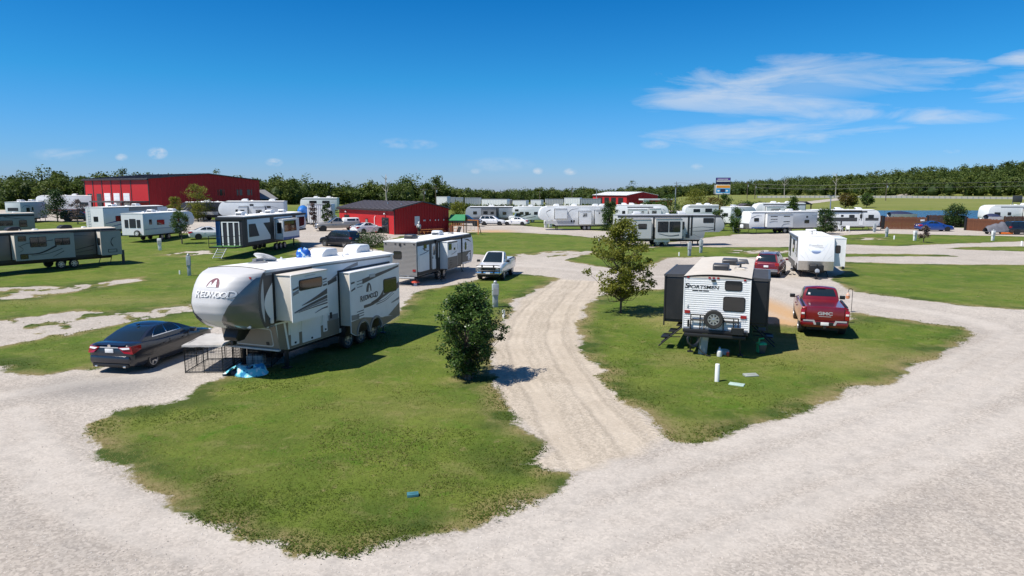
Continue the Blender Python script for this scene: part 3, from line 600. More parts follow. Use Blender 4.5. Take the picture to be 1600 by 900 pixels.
# ------------------------------------------------------------------ recreational vehicles
def taper_box(mb, x0, x1, y0, y1, z0, z1, k=.12):
    dx, dy = (x1 - x0) * k, (y1 - y0) * k
    v = [(x0, y0, z0), (x1, y0, z0), (x1, y1, z0), (x0, y1, z0), (x0 + dx, y0 + dy, z1), (x1 - dx, y0 + dy, z1), (x1 - dx, y1 - dy, z1), (x0 + dx, y1 - dy, z1)]
    return mb.add(v, [(0, 3, 2, 1), (4, 5, 6, 7), (0, 1, 5, 4), (1, 2, 6, 5), (2, 3, 7, 6), (3, 0, 4, 7)])
class RV:
    """a caravan: local x runs from the rear wall (0) to the nose (L), y to its left, z up"""
    def __init__(s, name, label, cat, loc, rz, L, zb, zt, nose='round', W=2.44, body=None, roof=None, group='caravans parked in the campground', prof=None, zo=1.6, ov=2.3, rbev=.03, crown=.06):
        s.t = thing(name, label, cat, loc, rz, group); s.L, s.W, s.zb, s.zt = L, W, zb, zt; h = W / 2; s.h = h
        s.bm = body or white_far
        if prof is None:
            if nose == 'round': fr = strip_curve([(L - .45, zb), (L - .10, zb + .5), (L, zb + .95), (L - .10, zt - .65), (L - .42, zt - .18), (L - .95, zt)], 5)
            elif nose == 'slant': fr = [(L - .12, zb), (L, zb + .72), (L - .40, zt - .16), (L - .62, zt)]
            elif nose == 'flat': fr = [(L, zb), (L, zt - .05), (L - .05, zt)]
            elif nose == 'fifth': fr = [(L - ov - .35, zb), (L - ov, zb + .25), (L - ov + .12, zo)] + strip_curve([(L - .55, zo), (L - .12, zo + .35), (L, zo + .85), (L - .16, zt - .65), (L - .55, zt - .18), (L - 1.25, zt)], 5)
            prof = [(0, zb)] + fr + [(.05, zt), (0, zt - .05)]
        s.prof = prof
        s.body = MB().prism(prof, lambda a, b: (a, -h, b), lambda a, b: (a, h, b)).build('body', s.bm, s.t, bev=rbev, smooth=35)
        s.L_ = Frame((0, h, 0), (1, 0, 0), (0, 0, 1), (0, 1, 0)); s.R_ = Frame((0, -h, 0), (1, 0, 0), (0, 0, 1), (0, -1, 0))
        s.B_ = Frame((0, 0, 0), (0, 1, 0), (0, 0, 1), (-1, 0, 0))
        top = [p for p in prof if p[1] > zt - .012]; x1 = max(p[0] for p in top)
        if roof is not False:
            rows = []
            for x in np.linspace(-.03, x1 + .05, 12):
                rows.append([(x, h * 1.012 * q, zt + .012 + crown * (1 - q * q)) for q in np.linspace(-1, 1, 9)])
            mb = MB().grid(rows)
            ed = [r[0] for r in rows], [r[-1] for r in rows], rows[0], rows[-1]
            for e in ed: mb.grid([e, [(a, b, zt - .05) for a, b, c in e]])
            s.roof = mb.build('roof', roof or white_roof, s.t, smooth=40)
    def fr(s, side, d=0):
        h = s.h + d
        return Frame((0, h, 0), (1, 0, 0), (0, 0, 1), (0, 1, 0)) if side == 'L' else Frame((0, -h, 0), (1, 0, 0), (0, 0, 1), (0, -1, 0))
    def win(s, side, a, b, w, h, **k): return window(s.fr(side, k.pop('d', 0)), s.t, a, b, w, h, **k)
    def pan(s, side, name, m, pts, **k):
        d = k.pop('out', 0); return panel(s.fr(side, d), name, m, s.body if name in ('stripe', 'paint_band') else s.t, pts, **k)
    def sw(s, side, pts, w0, w1, m=None, out=0): return swoosh(s.fr(side, out), s.body, pts, w0, w1, m or dkgrey)
    def slide(s, side, x0, x1, z0, z1, d, m=None, end=None, roofm=None, trim=None, face=True):
        sg = 1 if side == 'L' else -1; h = s.h; y0, y1 = sorted((sg * (h - .1), sg * (h + d)))
        o = MB().box(x0, x1, y0, y1, z0, z1).build('slide_out', end or m or s.bm, s.t, bev=.015)
        f = s.fr(side, d)
        if face: panel(f, 'slide_face', m or s.bm, o, rrect(x0 - .04, z0 - .05, x1 - x0 + .08, z1 - z0 + .09, .03), .02)
        yr0, yr1 = sorted((sg * (h - .05), sg * (h + d + .06)))
        MB().box(x0 - .03, x1 + .03, yr0, yr1, z1 + .003, z1 + .035).build('slide_roof', roofm or s.bm, o, bev=.01)
        if trim:
            g = s.fr(side, 0); a0, a1, b0, b1 = x0 - .09, x1 + .09, z0 - .1, z1 + .1
            mb = MB()
            for r in ((a0, a1, b1 - .07, b1), (a0, a0 + .07, b0, b1 - .07), (a1 - .07, a1, b0, b1 - .07), (a0 + .07, a1 - .07, b0, b0 + .07)):
                mb.prism([(r[0], r[2]), (r[1], r[2]), (r[1], r[3]), (r[0], r[3])], lambda a, b: g.p(a, b, -.02), lambda a, b: g.p(a, b, .03))
            mb.build('slide_trim', trim, o, smooth=0)
        return o
    def ac(s, x, y=0, m=None, l=.95, w=.68, hh=.30):
        mb = MB(); pts = [(-l / 2, 0), (-l / 2 + .04, hh * .8), (-l / 2 + .14, hh), (l / 2 - .3, hh), (l / 2 - .05, hh * .6), (l / 2, 0)]
        mb.prism(pts, lambda a, b: (x + a, y - w / 2, s.zt + .06 + b), lambda a, b: (x + a, y + w / 2, s.zt + .06 + b))
        o = mb.build('air_conditioner', m or white, s.t, bev=.05, segs=3)
        g = MB()
        for i in range(5): g.box(x - l / 2 - .012, x - l / 2 + .03, y - w * .4, y + w * .4, s.zt + .09 + i * .038, s.zt + .108 + i * .038)
        g.build('grille', dkgrey, o, smooth=0); return o
    def vent(s, x, y, m=None, r=.2, hh=.09): return taper_box(MB(), x - r, x + r, y - r, y + r, s.zt + .05, s.zt + .07 + hh, .14).build('roof_vent', m or white, s.t, bev=.02)
    def pipe(s, x, y): return MB().tube([(x, y, s.zt), (x, y, s.zt + .16)], .035, 8).build('vent_pipe', m_ if (m_ := pvc) else pvc, s.t)
    def wheels(s, xs, r=.36, rim=None, y=None, sides=(1, -1)):
        for x in xs:
            for sd in sides: wheel(s.t, x, sd * ((y or s.h) - .16), r, .22, sd, rim or alloy, 6)
    def under(s, x0=.4, x1=None, m=None, drop=.22):
        x1 = x1 or s.L - 1.2
        MB().box(x0, x1, -.75, .75, s.zb - drop, s.zb + .02).build('chassis', m or black, s.t, bev=.02)
    def jacks(s, xs):
        for x in xs:
            for sd in (1, -1):
                mb = MB().tube([(x, sd * .85, s.zb), (x + .25, sd * .95, .03)], .03, 6).box(x + .15, x + .35, sd * .95 - .1, sd * .95 + .1, .0, .04)
                mb.build('stabilizer_jack', black, s.t)
    def legs(s, x, y=.95):
        for sd in (1, -1):
            MB().box(x - .06, x + .06, sd * y - .06, sd * y + .06, .05, s.zb + .3).box(x - .14, x + .14, sd * y - .14, sd * y + .14, 0, .05).build('landing_leg', black, s.t, bev=.01)
    def tongue(s, tanks=True, m=None, tm=None):
        L = s.L; z = s.zb - .08
        mb = MB()
        for sd in (1, -1): mb.tube([(L - .9, sd * .85, z), (L + .95, 0, z)], .06, 6)
        mb.tube([(L + .2, -.45, z), (L + .2, .45, z)], .04, 6).box(L + .9, L + 1.2, -.06, .06, z - .06, z + .07)
        mb.build('tongue', m or black, s.t)
        MB().tube([(L + .75, 0, .04), (L + .75, 0, z + .62)], .045, 8).tube([(L + .75, 0, 0), (L + .75, 0, .05)], .13, 10).build('tongue_jack', m or black, s.t)
        if tanks:
            for sd in (.17, -.17):
                M = Matrix.Translation((L + .3, sd, z + .08))
                MB().lathe([(.06, 0), (.145, .03), (.155, .10), (.155, .38), (.12, .47), (.06, .50), (.06, .56)], 16, M).build('propane_tank', tm or white, s.t)
    def door(s, side, x, z0, w=.72, h=1.85, m=None, glass_=True, trim=None):
        f = s.fr(side); d = panel(f, 'door', trim or ltgrey, s.t, rrect(x, z0, w, h, .08), .012)
        panel(f, 'door_leaf', m or s.bm, d, rrect(x + .035, z0 + .035, w - .07, h - .07, .06), .022)
        if glass_: panel(f, 'door_window', glass, d, rrect(x + .17, z0 + h * .55, w - .34, h * .33, .06), .028)
        panel(f, 'door_handle', black, d, rrect(x + .07, z0 + h * .42, .07, .16, .02), .045); return d
    def hatch(s, side, x, z, w, h, m=None, out=0):
        f = s.fr(side, out); d = panel(f, 'baggage_door', m or s.bm, s.t, rrect(x, z, w, h, .04), .016)
        panel(f, 'latch', black, d, rrect(x + w * .5 - .05, z + .05, .09, .07, .02), .03); return d
    def skirt(s, side, x0, x1, z0, z1, m): return s.pan(side, 'paint_band', m, [(x0, z0), (x1, z0), (x1, z1), (x0, z1)], t=.006)
    def awning(s, side, x0, x1, m=None):
        sg = 1 if side == 'L' else -1; y = sg * (s.h + .07); z = s.zt - .13
        o = MB().tube([(x0, y, z), (x1, y, z)], .07, 10).build('awning_roller', m or ltgrey, s.t)
        for x in (x0 + .02, x1 - .02): MB().box(x - .03, x + .03, *sorted((sg * s.h, sg * (s.h + .06))), s.zb + .9, z).build('awning_arm', m or ltgrey, o)
    def fender(s, side, x0, x1, m=None, z=.55, hh=.5):
        f = s.fr(side); pts = [(x0 - .12, z)] + [((x0 + x1) / 2 - (x1 - x0 + .24) / 2 * math.cos(R(a)), z + hh * math.sin(R(a)) ** .6) for a in range(10, 175, 12)] + [(x1 + .12, z)]
        return panel(f, 'fender', m or white, s.t, pts, .05)
    def lights(s, zs, ys=(-.9, .9), m=None, w=.2, h=.12):
        for y in ys: panel(s.B_, 'tail_light', redlens, s.t, rrect(y - w / 2, zs, w, h, .02), .035)
    def markers(s, z, ys):
        for y in ys: panel(s.B_, 'marker_light', redlens, s.t, rrect(y - .05, z, .1, .05, .01), .03)
    def bumper(s, z, x=-.16, m=None, hh=.1):
        MB().box(x - .1, x, -s.h * .92, s.h * .92, z - hh / 2, z + hh / 2).box(x, .2, -.6, -.5, z - .04, z + .04).box(x, .2, .5, .6, z - .04, z + .04).build('bumper', m or black, s.t, bev=.01)
    def ladder(s, y=.7, z0=1.1, m=None):
        mb = MB()
        for q in (-.18, .18): mb.tube([(-.11, y + q, z0), (-.11, y + q, s.zt + .05), (.2, y + q, s.zt + .12)], .018, 6)
        for i in range(7): z = z0 + .15 + i * (s.zt - z0) / 7.3; mb.tube([(-.11, y - .18, z), (-.11, y + .18, z)], .016, 6)
        mb.build('ladder', m or steel, s.t)
    def ribs(s, fr, x0, x1, z0, z1, m, name='siding', pitch=.08, d=.018):
        """horizontal corrugated sheet: a zigzag profile carried along the wall"""
        n = int((z1 - z0) / pitch); pr = []
        for i in range(n):
            z = z0 + i * pitch; pr += [(z, .006), (z + pitch * .35, d), (z + pitch * .85, d), (z + pitch * .98, .006)]
        mb = MB().grid([[fr.p(x0, z, d_) for z, d_ in pr], [fr.p(x1, z, d_) for z, d_ in pr]])
        return mb.build(name, m, s.t, smooth=0)
    def steps(s, side, x, m=None):
        sg = 1 if side == 'L' else -1; mb = MB()
        for i in range(3):
            y = sg * (s.h + .12 + .22 * i); z = s.zb - .05 - .2 * i; mb.box(x - .33, x + .33, *sorted((y, y + sg * .2)), z - .03, z)
            for q in (-.33, .33): mb.tube([(x + q, y - sg * .1, z + .1), (x + q, y + sg * .2, z - .15)], .015, 5)
        mb.build('entry_steps', m or black, s.t)
# ---- the big fifth wheel in front
def redwood():
    top = 3.62
    prof = [(0, .73), (7.25, .73), (7.75, .84), (7.92, 1.74), (8.42, 1.74), (8.42, 3.60), (8.2, 3.66), (.05, 3.52), (0, 3.47)]
    r = RV('fifth_wheel_trailer', 'large white fifth wheel with rounded silver front cap, beside the dark sedan', 'fifth wheel', (-6.5, 30.79), -1.93, 9.5, .73, top, prof=prof, body=white, roof=False)
    t = r.t; h = 1.22
    def zr(x): return 3.53 + .0168 * x
    rows = []
    for x in np.linspace(-.06, 8.28, 24):
        rows.append([(x, h * 1.02 * q, zr(x) + .015 + .09 * (1 - abs(q) ** 2.2)) for q in np.linspace(-1, 1, 17)])
    mb = MB().grid(rows)
    for e in ([a[0] for a in rows], [a[-1] for a in rows], rows[0]): mb.grid([e, [(a, b, zr(a) - .06) for a, b, c in e]])
    roof = mb.build('roof', white_roof, t, smooth=40); r.zt = 3.60
    # front cap
    zz = [1.70, 1.74, 1.80, 1.92, 2.10, 2.35, 2.65, 2.95, 3.2, 3.40, 3.52, 3.60, 3.66]
    xn = [8.60, 8.92, 9.06, 9.28, 9.52, 9.68, 9.73, 9.67, 9.55, 9.40, 9.26, 9.10, 8.82]
    xs = [8.32, 8.44, 8.48, 8.55, 8.62, 8.67, 8.69, 8.67, 8.62, 8.55, 8.48, 8.41, 8.30]
    def X(y, z, d=0.0):
        k = min(abs(y) / h, 1.0); z = min(z, 3.66); a = np.interp(z, zz, xn); b = np.interp(z, zz, xs); return b + (a - b) * (1 - k ** 4.0) + d
    zl = list(np.interp(np.linspace(0, 12, 49), range(13), zz))
    yl = [h * math.sin(a) for a in np.linspace(-math.pi / 2, math.pi / 2, 33)]
    mb = MB().grid([[(X(y, z), y, z) for y in yl] for z in zl])
    mb.grid([[(X(y, 3.66), y, 3.66) for y in yl], [(8.24, y, 3.665 + .09 * (1 - abs(y / h) ** 2.2)) for y in yl]])
    # close back to the body along sides and top
    mb.grid([[(X(-h, z), -h, z) for z in zl], [(8.25, -h, z) for z in zl]]); mb.grid([[(X(h, z), h, z) for z in zl], [(8.25, h, z) for z in zl]])
    mb.grid([[(X(y, 1.70), y, 1.70) for y in yl], [(7.9, y, 1.72) for y in yl]])
    cap = mb.build('front_cap', silver, t, smooth=50, weld=True)
    def edge(z): return np.interp(z, [1.74, 2.0, 2.4, 2.8, 3.2, 3.5], [.10, .34, .64, .86, 1.04, 1.17])
    zs = np.linspace(1.75, 3.47, 30)
    for sg in (1, -1):
        mb = MB(); rows = []
        for z in zs:
            e = edge(z); rows.append([(X(sg * y, z, .012), sg * y * 1.004, z) for y in [e + (h - e) * math.sin(a) for a in np.linspace(0, math.pi / 2, 10)]])
        mb.grid(rows); mb.grid([[a[0] for a in rows], [(a[0][0] - .02, a[0][1], a[0][2]) for a in rows]])
        mb.build('cap_side_panel', gunmetal, cap, smooth=60)
        rows = [[(X(h, z, .01) + d, sg * (h + .006), z) for d in (-.12, .0)] for z in np.linspace(1.74, 3.6, 20)]
        MB().grid(rows).build('cap_edge_trim', dkgrey, cap, smooth=60)
    # emblem (arched sky with two firs) and lettering on the cap; the name reads along -y seen from the front
    def capfn(y0, z0, d): return lambda a, b: Vector((X(y0 + a, z0 + b, d), y0 + a, z0 + b))
    em = capfn(.12, 3.22, .014)
    def arch(w, hh, n=14): return [(-w, 0)] + [(-w * math.cos(math.pi * i / n), hh * math.sin(math.pi * i / n)) for i in range(1, n)] + [(w, 0)]
    def curved_poly(fn, pts, name, m, par):
        me = bpy.data.meshes.new(name); bm = bmesh.new(); bm.faces.new([bm.verts.new((a, b, 0)) for a, b in pts])
        bmesh.ops.triangulate(bm, faces=bm.faces); bmesh.ops.subdivide_edges(bm, edges=bm.edges, cuts=2, use_grid_fill=False)
        for v in bm.verts: v.co = fn(v.co.x, v.co.y)
        bm.to_mesh(me); bm.free(); me.materials.append(m); return link(name, me, par)
    plum = mat('plum_decal', (.13, .03, .05), .4)
    curved_poly(em, arch(.25, .27), 'emblem', plum, cap)
    em2 = capfn(.12, 3.22, .022)
    fir = lambda cx, w, hh: [(cx - w, .0), (cx - w * .55, hh * .38), (cx - w * .7, hh * .38), (cx - w * .3, hh * .7), (cx - w * .42, hh * .7), (cx, hh), (cx + w * .42, hh * .7), (cx + w * .3, hh * .7), (cx + w * .7, hh * .38), (cx + w * .55, hh * .38), (cx + w, .0)]
    for cx, w, hh in ((.05, .12, .235), (-.12, .10, .165)): curved_poly(em2, fir(cx, w, hh), 'emblem_tree', white, cap)
    def line(z0, y0, fn_d, m, size, s, first, par, name='lettering'):
        pass
    lfn = lambda a, b: capfn(-.20, 2.70, .02)(a, b)
    for nm, mm, dx, dz, dd in (('lettering', midgrey, .022, -.016, .016), ('lettering', white, 0, 0, .024)):  # offset grey copy drawn as the drop shadow of the white letters
        f = (lambda dx, dz, dd: lambda a, b: capfn(.22 + dx, 2.99 + dz, dd)(a, b))(dx, dz, dd)
        for ch, big, cx in zip('REDWOOD', (1, 0, 0, 0, 0, 0, 1), (-.60, -.40, -.215, .0, .215, .405, .60)):
            lettering(cap, ch, .32 if big else .26, mm, (lambda cx: lambda a, b: f(a + cx, b - (0 if 1 else 0)))(cx), bold=.003, wide=1.10)
    panel(Frame((0, 0, 0), (0, 1, 0), (0, 0, 1), (1, 0, 0)), 'marker_light', redlens, cap, rrect(1.02, 3.44, .1, .07, .02), .02, d=X(1.07, 3.47) + .012)
    panel(Frame((0, 0, 0), (0, 1, 0), (0, 0, 1), (1, 0, 0)), 'hatch_latch', white, cap, rrect(.88, 1.80, .16, .08, .02), .02, d=X(.96, 1.84) + .012)
    # left wall: front arc, roofline band, skirt
    F_ = lambda d=0: r.fr('L', d)
    r.pan('L', 'paint_band', dkgrey, [(8.42, 3.57), (8.42, 1.76), (7.96, 1.76), (7.96, 3.57)], t=.004)
    arc = [(8.0, 3.22)] + [(8.0 + .42 * math.sin(math.pi * i / 12), 3.22 - 1.38 * i / 12) for i in range(1, 12)] + [(8.0, 1.84)]
    r.pan('L', 'paint_band', white, arc, t=.009)
    band = [(8.3, 3.585), (6.4, 3.50), (5.2, 3.36), (4.3, 3.14), (3.7, 2.90), (4.2, 3.22), (5.0, 3.46), (6.0, 3.60)]
    r.pan('L', 'paint_band', midgrey, [(8.3, 3.59), (8.3, 3.50), (6.2, 3.50), (4.9, 3.50), (3.4, 3.46), (0.2, 3.40), (.2, 3.50), (6, 3.60)], t=.005)
    r.sw('L', [(5.0, 2.75), (4.5, 2.98), (3.7, 3.22), (2.8, 3.36)], .02, .14, midgrey)
    r.sw('L', [(5.12, 2.78), (4.30, 2.92)], .10, .17, dkgrey)
    r.sw('L', [(5.0, 2.72), (4.30, 2.86)], .02, .03, dkgrey)
    r.pan('L', 'paint_band', taupe, [(7.3, .75), (4.25, .75), (4.25, 1.36), (5.15, 1.36), (5.15, 1.2), (5.2, 1.25), (7.3, 1.25)], t=.004)
    r.pan('L', 'paint_band', taupe, [(7.88, 1.74), (7.76, .84), (7.28, .75), (7.28, 1.72)], t=.006)
    r.pan('L', 'paint_band', white, [(7.34, .76), (7.25, .76), (7.42, 1.74), (7.52, 1.74)], t=.010)
    r.pan('L', 'paint_band', midgrey, [(4.30, 1.55), (4.92, 1.56), (4.92, 1.34), (4.30, 1.33)], t=.007)
    r.hatch('L', 6.72, .84, .44, .86, white); r.hatch('L', 5.44, .82, 1.10, .82, white); r.hatch('L', 5.02, .98, .26, .78, white)
    panel(F_(), 'outlet', black, t, rrect(4.70, 1.42, .12, .24, .03), .02)
    panel(F_(), 'outlet', white, t, rrect(6.60, 1.35, .14, .24, .03), .02); panel(F_(), 'porch_light', white, t, rrect(8.06, 1.84, .12, .16, .03), .05)
    # slanted front wall of the lower box, with the pale outline of its door
    P0, P1 = Vector((7.75, 0, .84)), Vector((7.92, 0, 1.74)); v = (P1 - P0).normalized(); Ff = Frame(P0, (0, 1, 0), v, Vector((v.z, 0, -v.x)))
    panel(Ff, 'front_wall_panel', taupe, t, [(-1.21, -.02), (1.21, -.02), (1.21, .9), (-1.21, .9)], .006)
    d = panel(Ff, 'front_storage_door', ltgrey, t, rrect(-.7, .08, 1.7, .68, .1), .016); panel(Ff, 'door_leaf', taupe, d, rrect(-.66, .12, 1.62, .60, .08), .022)
    panel(Ff, 'latch', black, d, rrect(.7, .14, .12, .12, .02), .04)
    MB().box(7.72, 7.84, -1.22, 1.23, .78, .84).build('lower_trim', ltgrey, t, bev=.01)
    # slide-outs
    o = r.slide('L', 5.93, 7.88, 1.90, 3.46, .71, white, beige, beige, black)
    r.win('L', 6.22, 2.90, 1.30, .38, d=.73, r=.08)
    f1 = .735
    for pts, a, b, m in (([(7.85, 2.98), (7.55, 3.04)], .05, .07, dkgrey), ([(7.85, 2.83), (7.55, 2.90)], .1, .12, midgrey), ([(6.18, 3.14), (5.95, 3.16)], .04, .05, dkgrey), ([(6.18, 3.04), (5.95, 3.06)], .03, .03, midgrey), ([(6.18, 2.93), (5.95, 2.95)], .06, .07, dkgrey),
                         ([(7.40, 2.38), (6.7, 2.52), (5.95, 2.70)], .01, .19, dkgrey), ([(7.82, 2.20), (7.0, 2.34), (5.95, 2.50)], .02, .12, dkgrey), ([(7.82, 2.17), (7.0, 2.27), (5.95, 2.38)], .01, .08, midgrey),
                         ([(7.6, 2.17), (6.9, 2.22), (5.95, 2.27)], .01, .05, dkgrey), ([(6.7, 2.0), (6.3, 2.09), (5.95, 2.12)], .01, .06, dkgrey), ([(7.2, 3.38), (6.6, 3.39)], .02, .02, ltgrey)):
        r.sw('L', pts, a, b, m, out=f1)
    o = r.slide('L', .42, 4.14, 1.02, 3.12, .5, white, beige, white, black, face=False)
    arches = []
    def arch_n(cx, n=10): return [(cx + .42 * math.cos(math.pi * i / n), .58 + .50 * math.sin(math.pi * i / n)) for i in range(n + 1)]
    pts = [(.38, .84), (1.9, .60)] + [p for p in [(2.0 + .0, .58)]] + arch_n(2.36)[::-1] + arch_n(3.32)[::-1] + [(3.9, .60), (4.18, .74), (4.18, 3.16), (.38, 3.18)]
    fw = r.fr('L', .5); panel(fw, 'slide_face', white, o, pts, .02)
    low = [(.40, .86), (1.9, .615)] + arch_n(2.36)[::-1] + arch_n(3.32)[::-1] + [(3.9, .62), (4.16, .76), (4.16, 1.20), (3.3, 1.24), (2.5, 1.10), (1.8, .98), (1.3, 1.02), (.40, 1.42)]
    panel(fw, 'skirt_panel', taupe, o, low, .026)
    panel(fw, 'paint_band', white, o, [(1.85, 1.22), (1.35, .98), (1.0, .92), (2.6, 1.10)], .031)
    for cx in (2.36, 3.32):
        ring = arch_n(cx); mb = MB(); out_ = [(cx + 1.17 * (a - cx), .58 + (b - .58) * 1.17) for a, b in ring]
        mb.grid([[fw.p(a, b, .05) for a, b in ring], [fw.p(a, b, .05) for a, b in out_]]); mb.grid([[fw.p(a, b, .05) for a, b in ring], [fw.p(a, b, -.05) for a, b in ring]]); mb.grid([[fw.p(a, b, .05) for a, b in out_], [fw.p(a, b, .0) for a, b in out_]])
        mb.build('wheel_arch', midgrey, o, smooth=60)
    r.win('L', .62, 1.98, 1.10, .62, d=.52, r=.1)
    for pts, a, b, m in (([(3.3, 2.70), (2.4, 2.82), (1.4, 2.93), (.42, 3.05)], .20, .07, dkgrey), ([(4.10, 2.72), (3.85, 2.74)], .07, .06, dkgrey), ([(4.10, 2.42), (3.82, 2.50)], .05, .08, dkgrey), ([(3.7, 2.74), (3.3, 2.77)], .025, .025, dkgrey), ([(3.7, 2.62), (3.3, 2.65)], .025, .025, dkgrey), ([(3.7, 2.50), (3.3, 2.53)], .025, .025, dkgrey),
                         ([(3.25, 1.66), (2.5, 1.70), (1.8, 1.88), (1.2, 2.02)], .12, .10, dkgrey), ([(2.7, 1.75), (2.1, 1.84), (1.74, 2.05)], .02, .22, dkgrey), ([(2.5, 1.68), (1.6, 1.76), (.85, 2.0)], .04, .02, midgrey), ([(2.3, 1.62), (1.6, 1.68), (.85, 1.9)], .03, .015, dkgrey), ([(.62, 2.15), (.42, 2.24)], .24, .30, dkgrey),
                         ([(3.75, 1.52), (3.25, 1.54)], .03, .03, dkgrey), ([(3.75, 1.42), (3.25, 1.44)], .03, .03, dkgrey), ([(3.75, 1.32), (3.25, 1.34)], .03, .03, dkgrey), ([(1.1, 1.5), (.42, 1.62)], .03, .12, midgrey), ([(4.14, 1.35), (3.6, 1.32)], .22, .18, midgrey)):
        r.sw('L', pts, a, b, m, out=.52)
    lf = r.fr('L', .52)
    for ch, big, cx in zip('REDWOOD', (1, 0, 0, 0, 0, 0, 1), (-.56, -.38, -.20, .0, .20, .38, .56)):
        lettering(o, ch, .33 if big else .27, dkgrey, (lambda cx: lambda a, b: lf.p(2.84 - (a + cx), 2.02 + b + (a + cx) * .04, .012))(cx), bold=.008)
    panel(lf, 'emblem', dkgrey, o, [(2.84 - a, 2.24 + b) for a, b in arch(.19, .36)], .010); panel(lf, 'emblem_tree', white, o, [(2.84 - a, 2.25 + b) for a, b in fir(.03, .08, .26)], .014)
    panel(lf, 'refrigerator_vent', ltgrey, o, rrect(2.35, 2.80, .42, .13, .02), .02)
    # rear, roof, underneath
    r.wheels((3.68, 2.75, 1.82), .38, alloy, y=1.30); boxpart('wheel_well', black, t, 1.2, 4.1, -1.0, 1.40, .55, 1.06); r.under(.3, 7.0, drop=.25); r.jacks((.3,)); r.legs(7.1)
    pb = MB().prism([(8.0, 1.74), (8.6, 1.74), (8.8, 1.40), (8.7, 1.25), (8.4, 1.25), (8.0, 1.6)], lambda a, b: (a, -.28, b), lambda a, b: (a, .28, b)).box(8.5, 8.7, -.05, .05, 1.10, 1.27).build('pin_box', black, t, bev=.02)
    MB().tube([(-.3, .1, 1.45), (-.1, .1, 1.45)], .36, 18).build('spare_tire_cover', white, t, bev=.04)
    r.zt = 3.57; r.ac(3.3, -.1, white, 1.1, .72, .36)
    r.zt = 3.55; r.ac(.85, -.1, white, 1.1, .72, .36)
    r.zt = 3.60; r.vent(5.6, -.35); r.vent(4.9, .45, r=.14, hh=.04); r.vent(2.4, .3, r=.18, hh=.05); r.vent(6.3, .3, beige, r=.16, hh=.04); r.pipe(3.1, .7); r.pipe(5.0, -.8)
    M = Matrix.Translation((7.35, -.35, 3.72)) @ Matrix.Rotation(R(12), 4, 'Y')
    MB().lathe([(.02, .0), (.3, .03), (.42, .10), (.41, .12), (.28, .055), (.02, .03)], 24, Matrix.Translation((6.35, -.45, 3.80)) @ Matrix.Rotation(R(-24), 4, 'Y')).build('satellite_dish', white, t)
    MB().lathe([(.40, 0), (.42, .05), (.2, .12), (.1, .13)], 20, Matrix.Translation((7.0, -.2, 3.68))).box(6.7, 7.1, -.36, -.20, 3.78, 3.90).tube([(6.55, -.4, 3.76), (6.85, -.28, 3.86), (7.15, -.2, 3.80)], .05, 8).build('dish_mount', midgrey, t)
    MB().tube([(.25, -.7, 3.52), (.25, -.7, 3.74), (.25, .35, 3.74), (.25, .35, 3.52)], .02, 6).build('roof_ladder_rail', black, t)
    return r
redwood()
